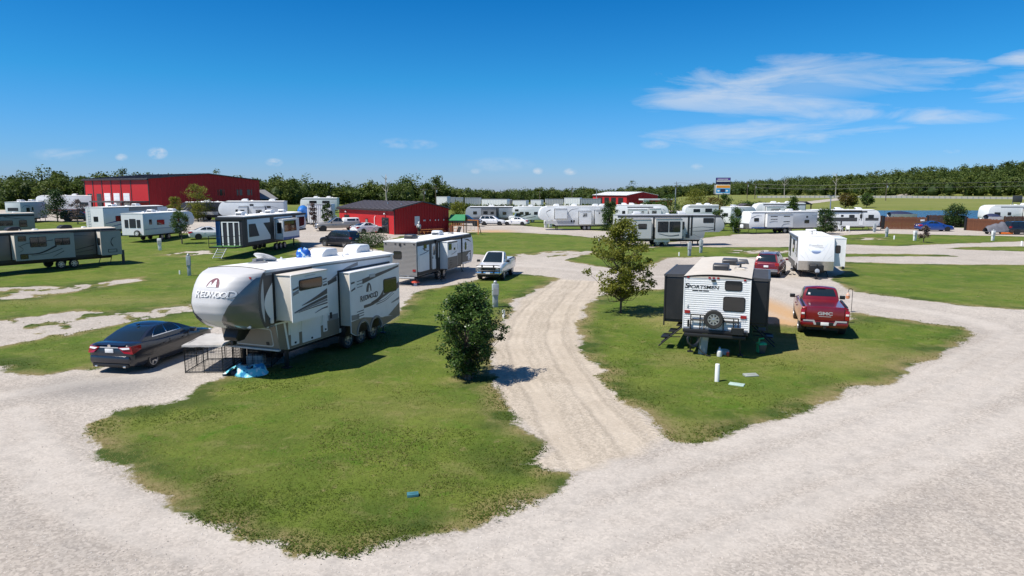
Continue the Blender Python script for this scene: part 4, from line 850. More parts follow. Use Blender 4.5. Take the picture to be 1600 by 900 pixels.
# ---- white trailer with black slide-outs, seen from behind
def sportsmen():
    r = RV('travel_trailer', 'white ribbed travel trailer with black slide-outs and a spare tyre on its rear', 'travel trailer', (7.80, 25.56), 1.215, 8.6, 1.02, 3.06, 'round', body=white, roof=cream_roof, crown=.10)
    t = r.t; B = r.B_
    def q(zx, zy): return 1.22 - (zx - 203) / 212.7, 3.12 - (zy - 258) / 201.0
    r.ribs(B, -1.19, 1.19, 1.06, 3.02, white, 'rear_siding', .0815, .02)
    for zx in (-1.21, 1.21): MB().box(-.03, .03, zx - .02, zx + .02, 1.02, 3.06).build('corner_trim', white, t)
    edge = MB().grid([[(-.045, y, 3.075 + .10 * (1 - (y / 1.22) ** 2)) for y in np.linspace(-1.235, 1.235, 15)], [(-.045, y, 3.035 + .10 * (1 - (y / 1.22) ** 2)) for y in np.linspace(-1.235, 1.235, 15)]])
    edge.grid([[(-.045, y, 3.035 + .10 * (1 - (y / 1.22) ** 2)) for y in np.linspace(-1.235, 1.235, 15)], [(0, y, 3.0) for y in np.linspace(-1.235, 1.235, 15)]])
    edge.build('roof_edge_trim', black, t, smooth=60)
    for zx in (234, 403, 435, 470, 675):
        y, z = q(zx, 274 if zx < 600 else 283); panel(B, 'marker_light', redlens, t, rrect(y - .045, z - .03, .09, .06, .01), .045)
    y, z = q(435, 293); boxpart('backup_camera', black, t, -.09, 0, y - .08, y + .08, z - .04, z + .03)
    def W2(x0, y0, x1, y1): a, b = q(x1, y1); c, d = q(x0, y0); window(B, t, a, b, c - a, d - b, .09).location.x = -.02
    W2(523, 290, 657, 368); W2(515, 412, 685, 527)
    for a in ((215, 533, 258, 557), (653, 555, 700, 576)):
        p0, p1 = q(a[2], a[3]), q(a[0], a[1]); panel(B, 'tail_light', redlens, t, rrect(p0[0], p0[1], p1[0] - p0[0], p1[1] - p0[1], .02), .05)
    ink = mat('black_ink', (.02, .02, .02), .5)
    fn = lambda cx, cz, sl=.0: (lambda a, b: Vector((-.027, cx - a, cz + b + sl * a)))
    cy, cz = q(222, 345)
    lettering(t, 'S', .26, ink, fn(cy, cz + .012), bold=.006, shear=.22, wide=1.30)
    cy, cz = q(354, 349); lettering(t, 'PORTSMEN', .185, ink, fn(cy, cz), bold=.003, shear=.18, wide=1.24)
    for x0, x1 in ((270, 316), (322, 350), (356, 400)):
        a, z = q(x1, 381); c, _ = q(x0, 380); panel(B, 'caption_bar', ink, t, [(a, z), (c, z), (c, z + .045), (a, z + .045)], .026)
    # rear rack, spare wheel, bumper
    for x0, x1, y0 in ((268, 375, 562), (525, 640, 576)):
        mb = MB(); a, z = q(x0, y0); b, _ = q(x1, y0); _, z2 = q(x0, 600)
        for zz_ in (z, z2, z2 - .03): mb.tube([(-.10, a, zz_), (-.10, b, zz_)], .022, 6)
        for yy in (a, b, (a + b) / 2 - .1): mb.tube([(-.10, yy, z), (-.10, yy, .92)], .022, 6)
        mb.build('bike_rack_frame', black, t)
    y, z = q(450, 588); w = wheel(t, 0, 0, .355, .22, 1, alloy, 8, .60); w.name = 'spare_wheel'; w.location = (-.20, y, z); w.rotation_euler = (0, 0, math.pi / 2)
    MB().tube([(-.02, y, z), (-.15, y, z)], .06, 8).build('spare_wheel_mount', black, t)
    r.bumper(.84, -.22, black, .12); MB().box(-.16, .0, -1.2, 1.2, .90, 1.03).build('rear_skirt', black, t, bev=.01)
    mb = MB(); a, b = -.60, -1.05
    mb.box(-.42, -.18, b, a, .98, 1.04).box(-.42, -.38, b, a, 1.04, 1.20).box(-.42, -.18, a - .03, a, 1.04, 1.2).box(-.42, -.18, b, b + .03, 1.04, 1.2).tube([(-.4, a, 1.22), (-.4, b, 1.22)], .025, 6)
    mb.build('cargo_tray', black, t)
    y, z = q(238, 500); boxpart('outlet', ltgrey, t, -.05, 0, y - .03, y + .03, z - .06, z + .06)
    y, z = q(250, 630); MB().tube([(-.12, y, z - .15), (-.12, y, z + .12)], .04, 8).build('sewer_hose_tube', black, t)
    for k in range(3): y, z = q(660 + k * 17, 597); panel(B, 'badge', ltgrey, t, rrect(y - .02, z - .03, .055, .055, .01), .024)
    # side slide-outs with their topper awnings
    for sd, x0, x1, d, zt in (('L', .75, 4.5, .80, 2.92), ('R', 1.0, 4.2, .62, 2.86)):
        sg = 1 if sd == 'L' else -1
        o = r.slide(sd, x0, x1, 1.18, zt, d, blackwall, blackwall, dkgrey, black)
        y = sg * (1.22 + d)
        MB().tube([(x0 - .05, y + sg * .02, zt + .07), (x1 + .05, y + sg * .02, zt + .07)], .055, 8).build('awning_roller', dkgrey, o)
        MB().add([(x0, sg * 1.2, zt + .14), (x1, sg * 1.2, zt + .14), (x1, y, zt + .10), (x0, y, zt + .10), (x0, sg * 1.2, zt + .04), (x1, sg * 1.2, zt + .04), (x1, y, zt + .04), (x0, y, zt + .04)], [(0, 1, 2, 3), (7, 6, 5, 4), (0, 3, 7, 4), (1, 5, 6, 2), (2, 6, 7, 3)]).build('slide_topper', mat('dark_canvas', (.045, .046, .05), .7, var=.15, dirt=.1), o, smooth=0)
        MB().box(x0 + .02, x1, *sorted((sg * 1.2, y)), 1.10, 1.18).build('slide_floor', black, o, bev=.01)
        f = Frame((x0, 0, 0), (0, 1, 0), (0, 0, 1), (-1, 0, 0)); ya, yb = sorted((sg * 1.27, y - sg * .03))
        panel(f, 'slide_end_panel', blackwall, o, rrect(ya, 1.22, yb - ya, zt - 1.28, .02), .02)
        MB().box(x0 - .03, x0 + .03, *sorted((y, y + sg * .05)), .95, zt).build('slide_corner', black, o)
    # fold-down steps
    for sg, x in ((1, .9), (-1, 2.3)):
        mb = MB(); y = sg * 1.25
        for i in range(3): mb.box(x - .35, x + .35, *sorted((y + sg * .30 * i, y + sg * (.30 * i + .28))), .98 - .26 * i, 1.01 - .26 * i)
        for k in (-.35, .35): mb.tube([(x + k, y, 1.0), (x + k, y + sg * .95, .12)], .03, 6); mb.tube([(x + k, y + sg * .1, .55), (x + k, y + sg * .85, .50)], .02, 5)
        mb.build('entry_steps', black, t)
    r.under(.2, 7.5, drop=.35); r.wheels((4.2, 5.05), .36); r.jacks((.2, 7.2)); r.tongue()
    r.zt = 3.08; r.ac(1.9, -.02, dkgrey, .85, .62, .28); r.ac(4.2, -.25, dkgrey, .9, .62, .28); r.vent(5.2, -.75, dkgrey, .25, .14); r.vent(2.6, -.75, cream_roof, .2, .03); r.vent(1.3, -.5, cream_roof, .12, .02)
    MB().tube([(3.2, -.72, 3.1), (3.2, -.72, 3.30)], .04, 8).lathe([(.05, 0), (.20, .02), (.20, .06), (.05, .08)], 16, Matrix.Translation((3.2, -.72, 3.28))).build('television_antenna', dkgrey, t)
    MB().tube([(2.2, -1.0, 3.16), (2.3, -.5, 3.19), (3.0, -.55, 3.19)], .015, 5).build('roof_cable', cream_roof, t)
    return r
sportsmen()
# ---- grey and white trailer behind the big fifth wheel
def zinger():
    r = RV('travel_trailer', 'travel trailer with grey corrugated rear wall, its nose beside the white pickup', 'travel trailer', (-7.51, 45.38), 1.26, 10.5, .66, 2.98, 'round', body=white_far, roof=white_roof)
    t = r.t; B = r.B_
    r.ribs(B, -1.2, 1.2, .70, 2.92, grayrib, 'rear_siding', .085, .02)
    window(B, t, -.12, 1.80, .62, .52, .1).location.x = -.02
    for y in (-1.05, -.35, .32, 1.05): panel(B, 'marker_light', black, t, rrect(y - .06, 2.78, .12, .05, .01), .045)
    panel(B, 'backup_camera', black, t, rrect(-.09, 2.68, .14, .18, .03), .06)
    panel(B, 'tail_light', redlens, t, rrect(-1.14, .98, .22, .14, .03), .05); panel(B, 'tail_light', redlens, t, rrect(.92, .98, .22, .14, .03), .05)
    r.bumper(.58, -.16, ltgrey); r.steps('R', 2.75)
    for x0, x1, z0, z1, m in ((0.02, 10.0, 2.66, 2.94, black), (.02, 3.4, .68, .95, black), (.02, .12, .68, 2.7, black), (2.0, 2.36, .68, 2.66, black), (3.1, 3.5, .68, 2.66, black), (3.5, 8.1, .68, 1.62, dkgrey), (8.1, 9.9, .80, 1.62, dkgrey), (7.85, 8.1, .68, 2.66, black)):
        r.pan('R', 'paint_band', m, [(x0, z0), (x1, z0), (x1, z1), (x0, z1)], t=.005 + .001 * int(x0 * 3 % 5))
    r.pan('R', 'storage_hatch', white_far, rrect(.34, .92, 1.62, 1.12, .04), t=.02); r.pan('R', 'stripe', black, [(.9, 2.5), (1.5, 2.32), (1.95, 2.24), (1.2, 2.30)], t=.014)
    r.sw('R', [(.5, 2.06), (1.2, 2.12), (1.9, 2.24)], .03, .05, black)
    r.win('R', 1.1, 2.42, .48, .34); r.door('R', 2.42, .84, .66, 1.86, white_far, True, black)
    o = r.slide('R', 3.75, 5.5, .78, 2.70, .62, white_far, white_far, white_far, black)
    fo = .645
    r.pan('R', 'slide_paint', dkgrey, [(3.73, .75), (5.5, .75), (5.5, 1.60), (3.73, 1.60)], t=.006, out=fo)
    r.pan('R', 'slide_paint', dkgrey, [(3.73, 2.60), (5.52, 2.60), (5.52, 2.72), (3.73, 2.72)], t=.006, out=fo)
    r.win('R', 3.9, 2.12, .55, .45, d=.64); r.win('R', 4.85, 2.06, .30, .18, d=.64); r.sw('R', [(4.4, 1.78), (4.9, 1.84), (5.4, 1.96)], .05, .03, midgrey, out=fo)
    for k in range(3): r.pan('R', 'vent_louver', black, rrect(4.1, 1.02 + k * .16, .4, .05, .01), t=.02, out=fo)
    r.win('R', 8.62, 1.74, .34, .62, r=.14); r.pan('R', 'stripe', white_far, [(8.9, 1.22), (9.5, 1.5), (9.9, 1.5), (9.2, 1.22)], t=.015); r.pan('R', 'stripe', dkgrey, [(8.4, 2.62), (9.3, 2.58), (10.0, 2.28), (9.2, 2.46)], t=.012)
    r.hatch('R', 9.25, .88, .5, .46, white_far)
    r.win('R', 6.2, 1.9, .9, .5); r.awning('R', 3.0, 8.0, black)
    r.wheels((3.75, 4.65), .36); r.under(.2, 9); r.jacks((.3, 8.5)); r.tongue(m=dkgrey)
    r.ac(1.9, .1, dkgrey, .95, .66, .3); r.ac(6.2, 0, white, .9, .65, .34); r.vent(8.0, -.3, dkgrey, .22, .08); r.pipe(4.0, .5); r.pipe(5.2, -.4); r.vent(3.5, .5, white)
    return r
zinger()
# ---- white trailer facing the camera at the right
def eagle():
    L = 7.2
    th = -1.864; x0, y0 = 22.24 - math.cos(th) * L, 49.41 - math.sin(th) * L
    r = RV('travel_trailer', 'white travel trailer with slanted front, diamond plate and black propane cover facing the road', 'travel trailer', (x0, y0), th, L, .55, 3.0, 'slant', body=white, roof=white_roof)
    t = r.t; p0, p1 = Vector((L, 0, 1.27)), Vector((L - .40, 0, 2.84)); v = (p1 - p0).normalized(); F1 = Frame(p0, (0, 1, 0), v, Vector((v.z, 0, -v.x)))
    q0, q1 = Vector((L - .12, 0, .55)), Vector((L, 0, 1.27)); w = (q1 - q0).normalized(); F2 = Frame(q0, (0, 1, 0), w, Vector((w.z, 0, -w.x)))
    panel(F2, 'diamond_plate', diamond, t, [(-1.2, .02), (1.2, .02), (1.2, .70), (-1.2, .70)], .012)
    for sg in (1, -1):
        swoosh(F1, r.body, [(sg * .98, 1.25), (sg * .80, .75), (sg * .55, .25), (sg * .45, .05)], .03, .02, ltgrey)
        swoosh(F1, r.body, [(sg * .78, 1.28), (sg * .55, .9), (sg * .35, .66)], .03, .02, mat('pale_blue_decal', (.45, .55, .70), .4))
        swoosh(F1, r.body, [(sg * 1.08, .42), (sg * .85, .2), (sg * .75, .05)], .03, .02, ltgrey)
    pts = [(.33 * math.cos(math.pi * i / 12), .74 - .22 * math.sin(math.pi * i / 12)) for i in range(13)]
    panel(F1, 'emblem', mat('blue_badge', (.16, .22, .36), .4), t, pts, .012); panel(F1, 'emblem_top', mat('pale_blue_badge', (.55, .62, .80), .4), t, [(-.35, .70), (.35, .70), (.3, .80), (-.3, .80)], .014)
    lettering(t, 'Freedom', .26, ltgrey, lambda a, b: F1.p(a - .06, b + 1.14, .012), shear=.3, wide=1.0); lettering(t, 'EXPRESS', .08, ltgrey, lambda a, b: F1.p(-(-a + .42) + .9 if False else a + .35, b + .97, .012), shear=.2)
    swoosh(F1, r.body, [(-.1, 1.0), (.5, 1.0)], .02, .02, ltgrey)
    MB().box(L + .10, L + .62, -.48, .48, .55, 1.02).build('propane_cover', black, t, bev=.08, segs=3); r.tongue(False)
    MB().lathe([(.02, 0), (.16, .01), (.16, .05), (.02, .06)], 14, Matrix.Translation((L + .9, 0, .62)) @ Matrix.Rotation(R(70), 4, 'Y')).build('tongue_jack_head', steel, t)
    o = r.slide('L', 3.2, 6.4, .82, 2.86, .82, white, white, white, black)
    f = Frame((6.4, 0, 0), (0, 1, 0), (0, 0, 1), (1, 0, 0)); w_ = window(f, t, 1.36, 1.78, .36, .6, .1)
    panel(f, 'slide_end_panel', white, o, rrect(1.25, .84, .76, 1.98, .02), .008)
    MB().box(6.2, 6.4, 1.9, 2.06, .62, .8).build('slide_bracket', black, o)
    for x0_, x1_, z0, z1, m in ((.02, 6.9, .58, 1.0, dkgrey), (1.0, 1.9, 1.1, 2.7, black), (3.0, 4.6, 1.9, 2.6, black), (5.2, 6.0, .9, 2.7, ltgrey)): r.pan('R', 'paint_band', m, [(x0_, z0), (x1_, z0), (x1_, z1), (x0_, z1)], t=.006)
    r.awning('R', 1.0, 6.5, dkgrey); r.door('R', 5.3, .75, .7, 1.9, white); r.steps('R', 5.6); r.win('R', 3.1, 1.6, 1.2, .6)
    r.wheels((2.2, 3.05), .36); r.under(.2, 6.5); r.jacks((.3, 6.2)); r.ac(4.2, -.1, white, .95, .7, .36); r.vent(5.4, .5, white, .2, .08); r.vent(5.6, -.6, white, .24, .1); r.vent(2.2, .2); r.pipe(5.0, -.5)
    MB().tube([(5.3, -.15, 3.05), (5.3, -.15, 3.35)], .03, 6).tube([(5.3, -.4, 3.33), (5.3, .1, 3.36)], .03, 6).build('television_antenna', dkgrey, t)
eagle()
# ------------------------------------------------------------------ cars and trucks
def car_paint(key, col, metal=.35, rough=.32, dirt=.06): return mat(key, col, rough, metal, var=.04, coat=.85, dirt=dirt)
def loft_body(st, lin=False):
    """st: stations (x, half width, bottom z, shoulder z, top z, top half width); closed smooth shell"""
    if lin: st = [tuple(p + (q - p) * k / 3 for p, q in zip(a, b)) for a, b in zip(st[:-1], st[1:]) for k in range(3)] + [st[-1]]
    else: st = strip_curve(st, 4)
    rows = []
    for x, w, b, s, t, tw in st:
        pts = [(0, b), (w * .80, b), (w * .93, b + .03), (w * .985, b + .12), (w, b + (s - b) * .45), (w * .995, b + (s - b) * .8), (w * .97, s), (tw + (w - tw) * .35, s + (t - s) * .75), (tw * .92, t), (tw * .5, t + .012), (0, t + .018)]
        ring = [(x, y, z) for y, z in pts] + [(x, -y, z) for y, z in pts[-2:0:-1]]
        rows.append(ring)
    mb = MB().grid(rows, close=True); n = len(rows[0])
    for i, r in ((0, rows[0]), (-1, rows[-1])): mb.add(r, [tuple(range(n))])
    return mb
class Car:
    def __init__(s, name, label, cat, loc, rz, body, paint, group='parked vehicles', wheels=((1.4, -1.4), .8, .33, .22), rim=None, cut=True, arch=1.14, spokes=5, lin=False):
        s.t = thing(name, label, cat, loc, rz, group); s.p = paint
        s.b = loft_body(body, lin).build('body', paint, s.t, smooth=40, weld=True)
        (xf, xr), y, r, w = wheels
        if cut:
            cs = []
            for x in (xf, xr):
                m = MB().lathe([(r * arch, -1.3), (r * arch, 1.3)], 28, Matrix.Translation((x, 0, r)) @ Matrix.Rotation(math.pi / 2, 4, 'X')).mesh('cut'); cs.append(m)
            bool_cut(s.b, cs)
            MB().box(xr - r * 1.3, xf + r * 1.3, -y + w * .7, y - w * .7, r * .55, r * 2.15).build('wheel_housing', black, s.t, smooth=0)
        else:
            for x in (xf, xr):
                for sd in (1, -1): MB().lathe([(r * 1.14, -.02), (r * 1.14, .02)], 18, Matrix.Translation((x, sd * (max(q[1] for q in body) - .005), r)) @ Matrix.Rotation(math.pi / 2, 4, 'X')).build('wheel_arch', black, s.t)
        for x in (xf, xr):
            for sd in (1, -1): wheel(s.t, x, sd * y, r, w, sd, rim, spokes)
    def cabin(s, lv, bow_f=.12, bow_r=.08, roof_m=None, pil=.03):
        """lv: levels (z, x rear, x front, half width); last level is the roof edge. Glass panels follow the same surface"""
        s.lv = lv; s.bf, s.br = bow_f, bow_r
        nt = 13
        def S(t):
            zs = np.linspace(0, 1, len(lv)); return [np.interp(t, zs, [q[i] for q in lv]) for i in range(4)]
        s.S = S
        def side(sd, a, t, d=0): z, xr, xf, w = S(t); x = xr - 0 + a * (xf - xr); k = 1 - .05 * abs(2 * a - 1) ** 3; return Vector((x, sd * (w * k + d), z))
        def front(b, t, d=0): z, xr, xf, w = S(t); return Vector((xf + s.bf * (1 - b * b) + d, b * w * .95, z))
        def rear(b, t, d=0): z, xr, xf, w = S(t); return Vector((xr - s.br * (1 - b * b) - d, b * w * .95, z))
        s.side, s.front, s.rear = side, front, rear
        T = np.linspace(0, 1, nt); mb = MB()
        for sd in (1, -1): mb.grid([[side(sd, a, t) for a in np.linspace(0, 1, 12)] for t in T])
        mb.grid([[front(b, t) for b in np.linspace(-1, 1, 11)] for t in T]); mb.grid([[rear(b, t) for b in np.linspace(-1, 1, 11)] for t in T])
        z, xr, xf, w = S(1); rows = []
        for a in np.linspace(0, 1, 12):
            row = []
            for b in np.linspace(-1, 1, 11):
                x0 = rear(b, 1).x; x1 = front(b, 1).x; k = 1 - .05 * abs(2 * a - 1) ** 3
                row.append((x0 + a * (x1 - x0), b * w * k, z + .05 * (1 - b * b) * (1 - (2 * a - 1) ** 2 * .8)))
            rows.append(row)
        mb.grid(rows)
        s.cab = mb.build('cabin', roof_m or s.p, s.t, smooth=45, weld=False); return s
    def glass(s, fn, pts, name, m=None, d=.006, n=6):
        """quad patch with corners pts (a, t) on a cabin surface"""
        (a0, t0), (a1, t1), (a2, t2), (a3, t3) = pts; rows = []
        for i in range(n + 1):
            v = i / n; rows.append([fn((a0 + (a3 - a0) * v) * (1 - u) + (a1 + (a2 - a1) * v) * u, (t0 + (t3 - t0) * v) * (1 - u) + (t1 + (t2 - t1) * v) * u, d) for u in np.linspace(0, 1, n + 1)])
        return MB().grid(rows).build(name, m or glass_t, s.t, smooth=60)
    def windows(s, cuts, t0=.10, t1=.90, rear=True, front=True, trim=None, rt=(.08, .93), fw=.88):
        for sd in (1, -1):
            for (a0, a1, b0, b1) in cuts:       # bottom a0..a1, top b0..b1
                f = lambda a, t, d, sd=sd: s.side(sd, a, t, d)
                if trim: s.glass(f, [(a0 - .012, t0 - .04), (a1 + .012, t0 - .04), (b1 + .012, t1 + .035), (b0 - .012, t1 + .035)], 'window_trim', trim, .004)
                s.glass(f, [(a0, t0), (a1, t0), (b1, t1), (b0, t1)], 'side_window', None, .009)
        if front: s.glass(lambda b, t, d: s.front(b, t, d), [(-fw, .05), (fw, .05), (fw * .97, .94), (-fw * .97, .94)], 'windshield', None, .008, 10)
        if rear: s.glass(lambda b, t, d: s.rear(b, t, d), [(-fw, rt[0]), (fw, rt[0]), (fw * .95, rt[1]), (-fw * .95, rt[1])], 'rear_window', None, .008, 10)
    def mirrors(s, x, y, z, m=None, sz=1.0):
        for sd in (1, -1):
            MB().box(x - .07 * sz, x + .08 * sz, *sorted((sd * (y + .04), sd * (y + .04 + .2 * sz))), z - .06 * sz, z + .08 * sz).box(x - .02, x + .04, *sorted((sd * (y - .08), sd * (y + .06))), z - .04, z - .01).build('mirror', m or s.p, s.t, bev=.025)
    def part(s, name, m, x0, x1, y0, y1, z0, z1, bev=.012, both=False):
        o = boxpart(name, m, s.t, x0, x1, y0, y1, z0, z1, bev)
        if both: boxpart(name, m, s.t, x0, x1, -y1, -y0, z0, z1, bev)
        return o
    def handles(s, xs, y, z, m=None):
        for x in xs: s.part('door_handle', m or s.p, x - .1, x + .1, y - .01, y + .03, z - .02, z + .02, .01, True)
    def seams(s, xs, y, z0, z1):
        for x in xs: s.part('door_seam', black, x - .006, x + .006, y - .04, y + .002, z0, z1, 0, True)
def sedan(name, label, loc, rz, paint, group='parked vehicles', det=True, rim=None):
    body = [(-2.40, .70, .40, .78, .92, .55), (-2.33, .84, .28, .86, 1.02, .68), (-2.1, .89, .22, .90, 1.06, .74), (-1.6, .905, .19, .92, 1.03, .80), (-.9, .91, .18, .92, .98, .82), (.3, .91, .18, .91, .96, .82), (1.05, .905, .19, .87, .95, .80), (1.7, .89, .20, .80, .86, .74), (2.15, .82, .22, .70, .77, .64), (2.36, .68, .28, .58, .66, .5), (2.42, .5, .36, .5, .56, .4)]
    c = Car(name, label, 'car', loc, rz, body, paint, group, ((1.42, -1.38), .79, .335, .22), rim, cut=det)
    c.cabin([(.93, -2.02, 1.25, .82), (1.12, -1.62, .80, .77), (1.30, -1.22, .38, .68), (1.405, -.82, .05, .60), (1.435, -.55, -.12, .54)], .12, .16)
    c.windows([(.185, .475, .10, .44), (.50, .80, .47, .93)], .26, .84, trim=chrome if det else None, rt=(.20, .80))
    c.mirrors(.75, .88, .99); c.handles((-.72, .35), .905, .80)
    if det: c.seams((-.45, .62), .905, .3, .9)
    for sd in (1, -1):
        y0, y1 = sorted((sd * .42, sd * .80)); l = MB().add([(-2.435, sd * .36, .965), (-2.36, sd * .80, .985), (-2.0, sd * .925, .985), (-2.0, sd * .928, .84), (-2.37, sd * .88, .72), (-2.45, sd * .60, .76), (-2.20, sd * .40, .96), (-2.1, sd * .7, .96), (-2.0, sd * .86, .96), (-2.0, sd * .86, .86), (-2.1, sd * .7, .76), (-2.2, sd * .6, .80)], [(0, 1, 4, 5), (1, 2, 3, 4), (6, 0, 5, 11), (8, 9, 3, 2), (6, 7, 1, 0), (7, 8, 2, 1), (11, 5, 4, 10), (10, 4, 3, 9)]).build('tail_light', redlens, c.t, smooth=0)
        MB().add([(-2.448, sd * .42, .945), (-2.385, sd * .76, .96), (-2.40, sd * .78, .90), (-2.452, sd * .54, .885)], [(0, 1, 2, 3)]).build('reverse_lens', clearlens, l, smooth=0)
    c.part('license_plate', plate_m, -2.43, -2.39, -.16, .16, .76, .90, .004); c.part('trunk_garnish', ltgrey if det else chrome, -2.42, -2.38, -.40, .40, .925, .955, .004)
    MB().tube([(-2.41, 0, .99), (-2.38, 0, .99)], .06, 12).build('badge', chrome, c.t)
    c.part('rear_bumper', paint, -2.45, -2.2, -.78, .78, .38, .66, .07); c.part('lower_valance', black, -2.42, -2.2, -.7, .7, .24, .38, .03); c.part('exhaust_tip', chrome, -2.44, -2.2, .5, .6, .24, .30, .01, True)
    c.part('headlight', clearlens, 2.15, 2.33, .52, .78, .62, .72, .03, True); c.part('grille', black, 2.34, 2.43, -.4, .4, .36, .52, .02)
    c.part('front_bumper', paint, 2.2, 2.44, -.72, .72, .26, .44, .06)
    MB().grid([[(-2.42, y, 1.03), (-2.28, y, 1.065)] for y in np.linspace(-.6, .6, 5)]).build('spoiler', paint, c.t); c.part('antenna_fin', paint, -1.0, -.86, -.025, .025, 1.44, 1.50, .01)
    return c
def suv(name, label, loc, rz, paint, group='parked vehicles', det=True, boxy=0.0, rails=True):
    body = [(-2.32, .78, .42, .90, 1.02, .66), (-2.24, .90, .34, .98, 1.08, .76), (-1.8, .94, .28, 1.0, 1.08, .82), (-.8, .95, .26, 1.0, 1.06, .84), (.5, .95, .26, 1.0, 1.08, .84), (1.1, .94, .27, .98, 1.09, .82), (1.8, .92, .30, .92, 1.02, .76), (2.2, .84, .34, .82, .92, .66), (2.34, .66, .40, .72, .80, .52)]
    c = Car(name, label, 'sport utility vehicle', loc, rz, body, paint, group, ((1.42, -1.40), .82, .37, .25), None, cut=det)
    k = boxy
    c.cabin([(1.02, -2.26, 1.32, .85), (1.25, -2.18, .98 + .1 * k, .80), (1.50, -2.04, .62 + .3 * k, .73), (1.68, -1.88, .32 + .4 * k, .66), (1.72, -1.75, .18 + .4 * k, .60)], .12, .05)
    c.windows([(.06, .29, .05, .31), (.31, .58, .33, .62), (.61, .88, .65, .90)], .20, .82, rt=(.18, .80))
    c.mirrors(.95, .93, 1.12); c.handles((-.85, .35), .945, .92)
    for sd in (1, -1):
        if rails: MB().tube([(-1.7, sd * .58, 1.71), (-1.6, sd * .58, 1.79), (.1, sd * .58, 1.79), (.2, sd * .58, 1.71)], .022, 6).build('roof_rail', black, c.t)
        boxpart('tail_light', redlens, c.t, -2.34, -2.12, *sorted((sd * .60, sd * .90)), .88, 1.10, .03)
    c.part('license_plate', plate_m, -2.37, -2.33, -.16, .16, .78, .92, .004); c.part('rear_bumper', midgrey if det else paint, -2.38, -2.1, -.84, .84, .44, .62, .06); c.part('bumper_strip', chrome, -2.40, -2.2, -.8, .8, .62, .66, .01); c.part('lower_cladding', black, -2.34, -2.1, -.8, .8, .32, .46, .03)
    c.part('headlight', clearlens, 2.12, 2.30, .50, .80, .72, .86, .03, True); c.part('grille', black, 2.28, 2.37, -.45, .45, .58, .78, .02); c.part('front_bumper', paint, 2.15, 2.38, -.76, .76, .36, .56, .06)
    c.part('sill_cladding', black, -1.0, 1.0, .93, .96, .26, .40, .01, True)
    return c
def pickup(name, label, loc, rz, paint, group='parked vehicles', det=True, crew=True, L=5.8, cap_m=None, rim=None, old=False, bed_in=None):
    h = L / 2; xb = -.62 if crew else -.35; bt = 1.36 if not old else 1.26
    body = [(-h + .06, .90, .52, 1.14, bt - .04, .84), (-h + .12, .965, .46, 1.18, bt, .90), (-1.6, .985, .44, 1.18, bt, .91), (xb - .05, .985, .44, 1.18, bt, .91), (xb + .02, .98, .42, 1.12, 1.20, .86), (.6, .98, .42, 1.10, 1.18, .85), (1.1, .98, .42, 1.08, 1.22, .82), (1.7, .97, .44, 1.04, 1.18, .80), (h - .22, .95, .48, .96, 1.10, .74), (h - .02, .84, .55, .86, .98, .62)]
    w = ((h - .98, -h + 1.30), .83, .40, .27)
    c = Car(name, label, 'pickup truck', loc, rz, body, paint, group, w, rim, cut=det, spokes=6, lin=True)
    for sd in (1, -1): boxpart('bed_rail_cap', black, c.t, -h + .1, xb - .03, *sorted((sd * .80, sd * .90)), bt + .005, bt + .03, .008)
    if det: bool_cut(c.b, [MB().box(-h + .17, xb - .12, -.78, .78, .90, 1.6).mesh('cut')])
    else: MB().box(-h + .2, xb - .12, -.76, .76, bt - .1, bt + .021).build('bed_floor', black, c.t, smooth=0)
    z0 = 1.14
    c.cabin([(z0, xb - .06, 1.42, .86), (1.40, xb + .03, 1.0, .80), (1.68, xb + .15, .62, .73), (1.83, xb + .26, .36, .67), (1.87, xb + .36, .22, .61)], .12, .03)
    if crew: c.windows([(.05, .40, .07, .42), (.44, .86, .46, .90)], .24, .80, rt=(.36, .80))
    else: c.windows([(.05, .24, .08, .27), (.28, .84, .31, .90)], .24, .80, rt=(.36, .80))
    c.mirrors(1.02, .95, 1.26, black, 1.15); c.handles((-.25, .50) if crew else (.1,), .98, 1.02)
    c.part('rear_bumper', chrome if not det or old else paint, -h - .06, -h + .12, -.92, .92, .56, .74, .03)
    c.part('tailgate', paint, -h - .005, -h + .08, -.76, .76, .76, bt + .01, .03)
    for sd in (1, -1): boxpart('tail_light', redlens, c.t, -h - .01, -h + .18, *sorted((sd * .79, sd * .965)), .82, 1.22, .02)
    c.part('license_plate', plate_m, -h - .085, -h - .055, -.16, .16, .58, .72, .004)
    c.part('headlight', clearlens, h - .22, h - .0, .55, .86, .80, .98, .03, True); c.part('grille', dkgrey, h - .1, h + .03, -.52, .52, .68, .96, .03)
    c.part('front_bumper', chrome, h - .15, h + .08, -.92, .92, .46, .66, .05); c.part('valance', black, h - .2, h + .02, -.8, .8, .34, .46, .03)
    if cap_m:
        o = taper_box(MB(), -h + .10, xb - .02, -.90, .90, bt - .01, bt + .58, .07).build('camper_shell', cap_m, c.t, bev=.05)
        for sd in (1, -1):
            f = Frame((0, sd * .84, bt + .2), (1, 0, 0), (0, sd * -.2, 1), (0, sd, .2)); 
            panel(f, 'shell_window', glass_t, o, rrect(-h + .75, -.06, 1.15, .30, .05), .03); panel(f, 'shell_window', glass_t, o, rrect(-h + .30, -.06, .34, .30, .05), .03)
        panel(Frame((-h + .14, 0, bt), (0, 1, 0), (.2, 0, 1), (-1, 0, .2)), 'shell_window', glass_t, o, rrect(-.65, .1, 1.3, .34, .05), .03)
    return c
maroon = car_paint('maroon_paint', (.19, .003, .010), .2)
c = sedan('sedan_car', 'dark grey sedan with dusty rear parked on the gravel beside the fifth wheel', (-13.55, 25.35), 1.40, car_paint('charcoal_paint', (.012, .016, .027), .25, dirt=.03), rim=alloy)
c = pickup('pickup_truck', 'shiny dark red pickup truck seen from behind, parked by the shepherd hook', (14.42, 31.45), 1.235, maroon, L=5.7)
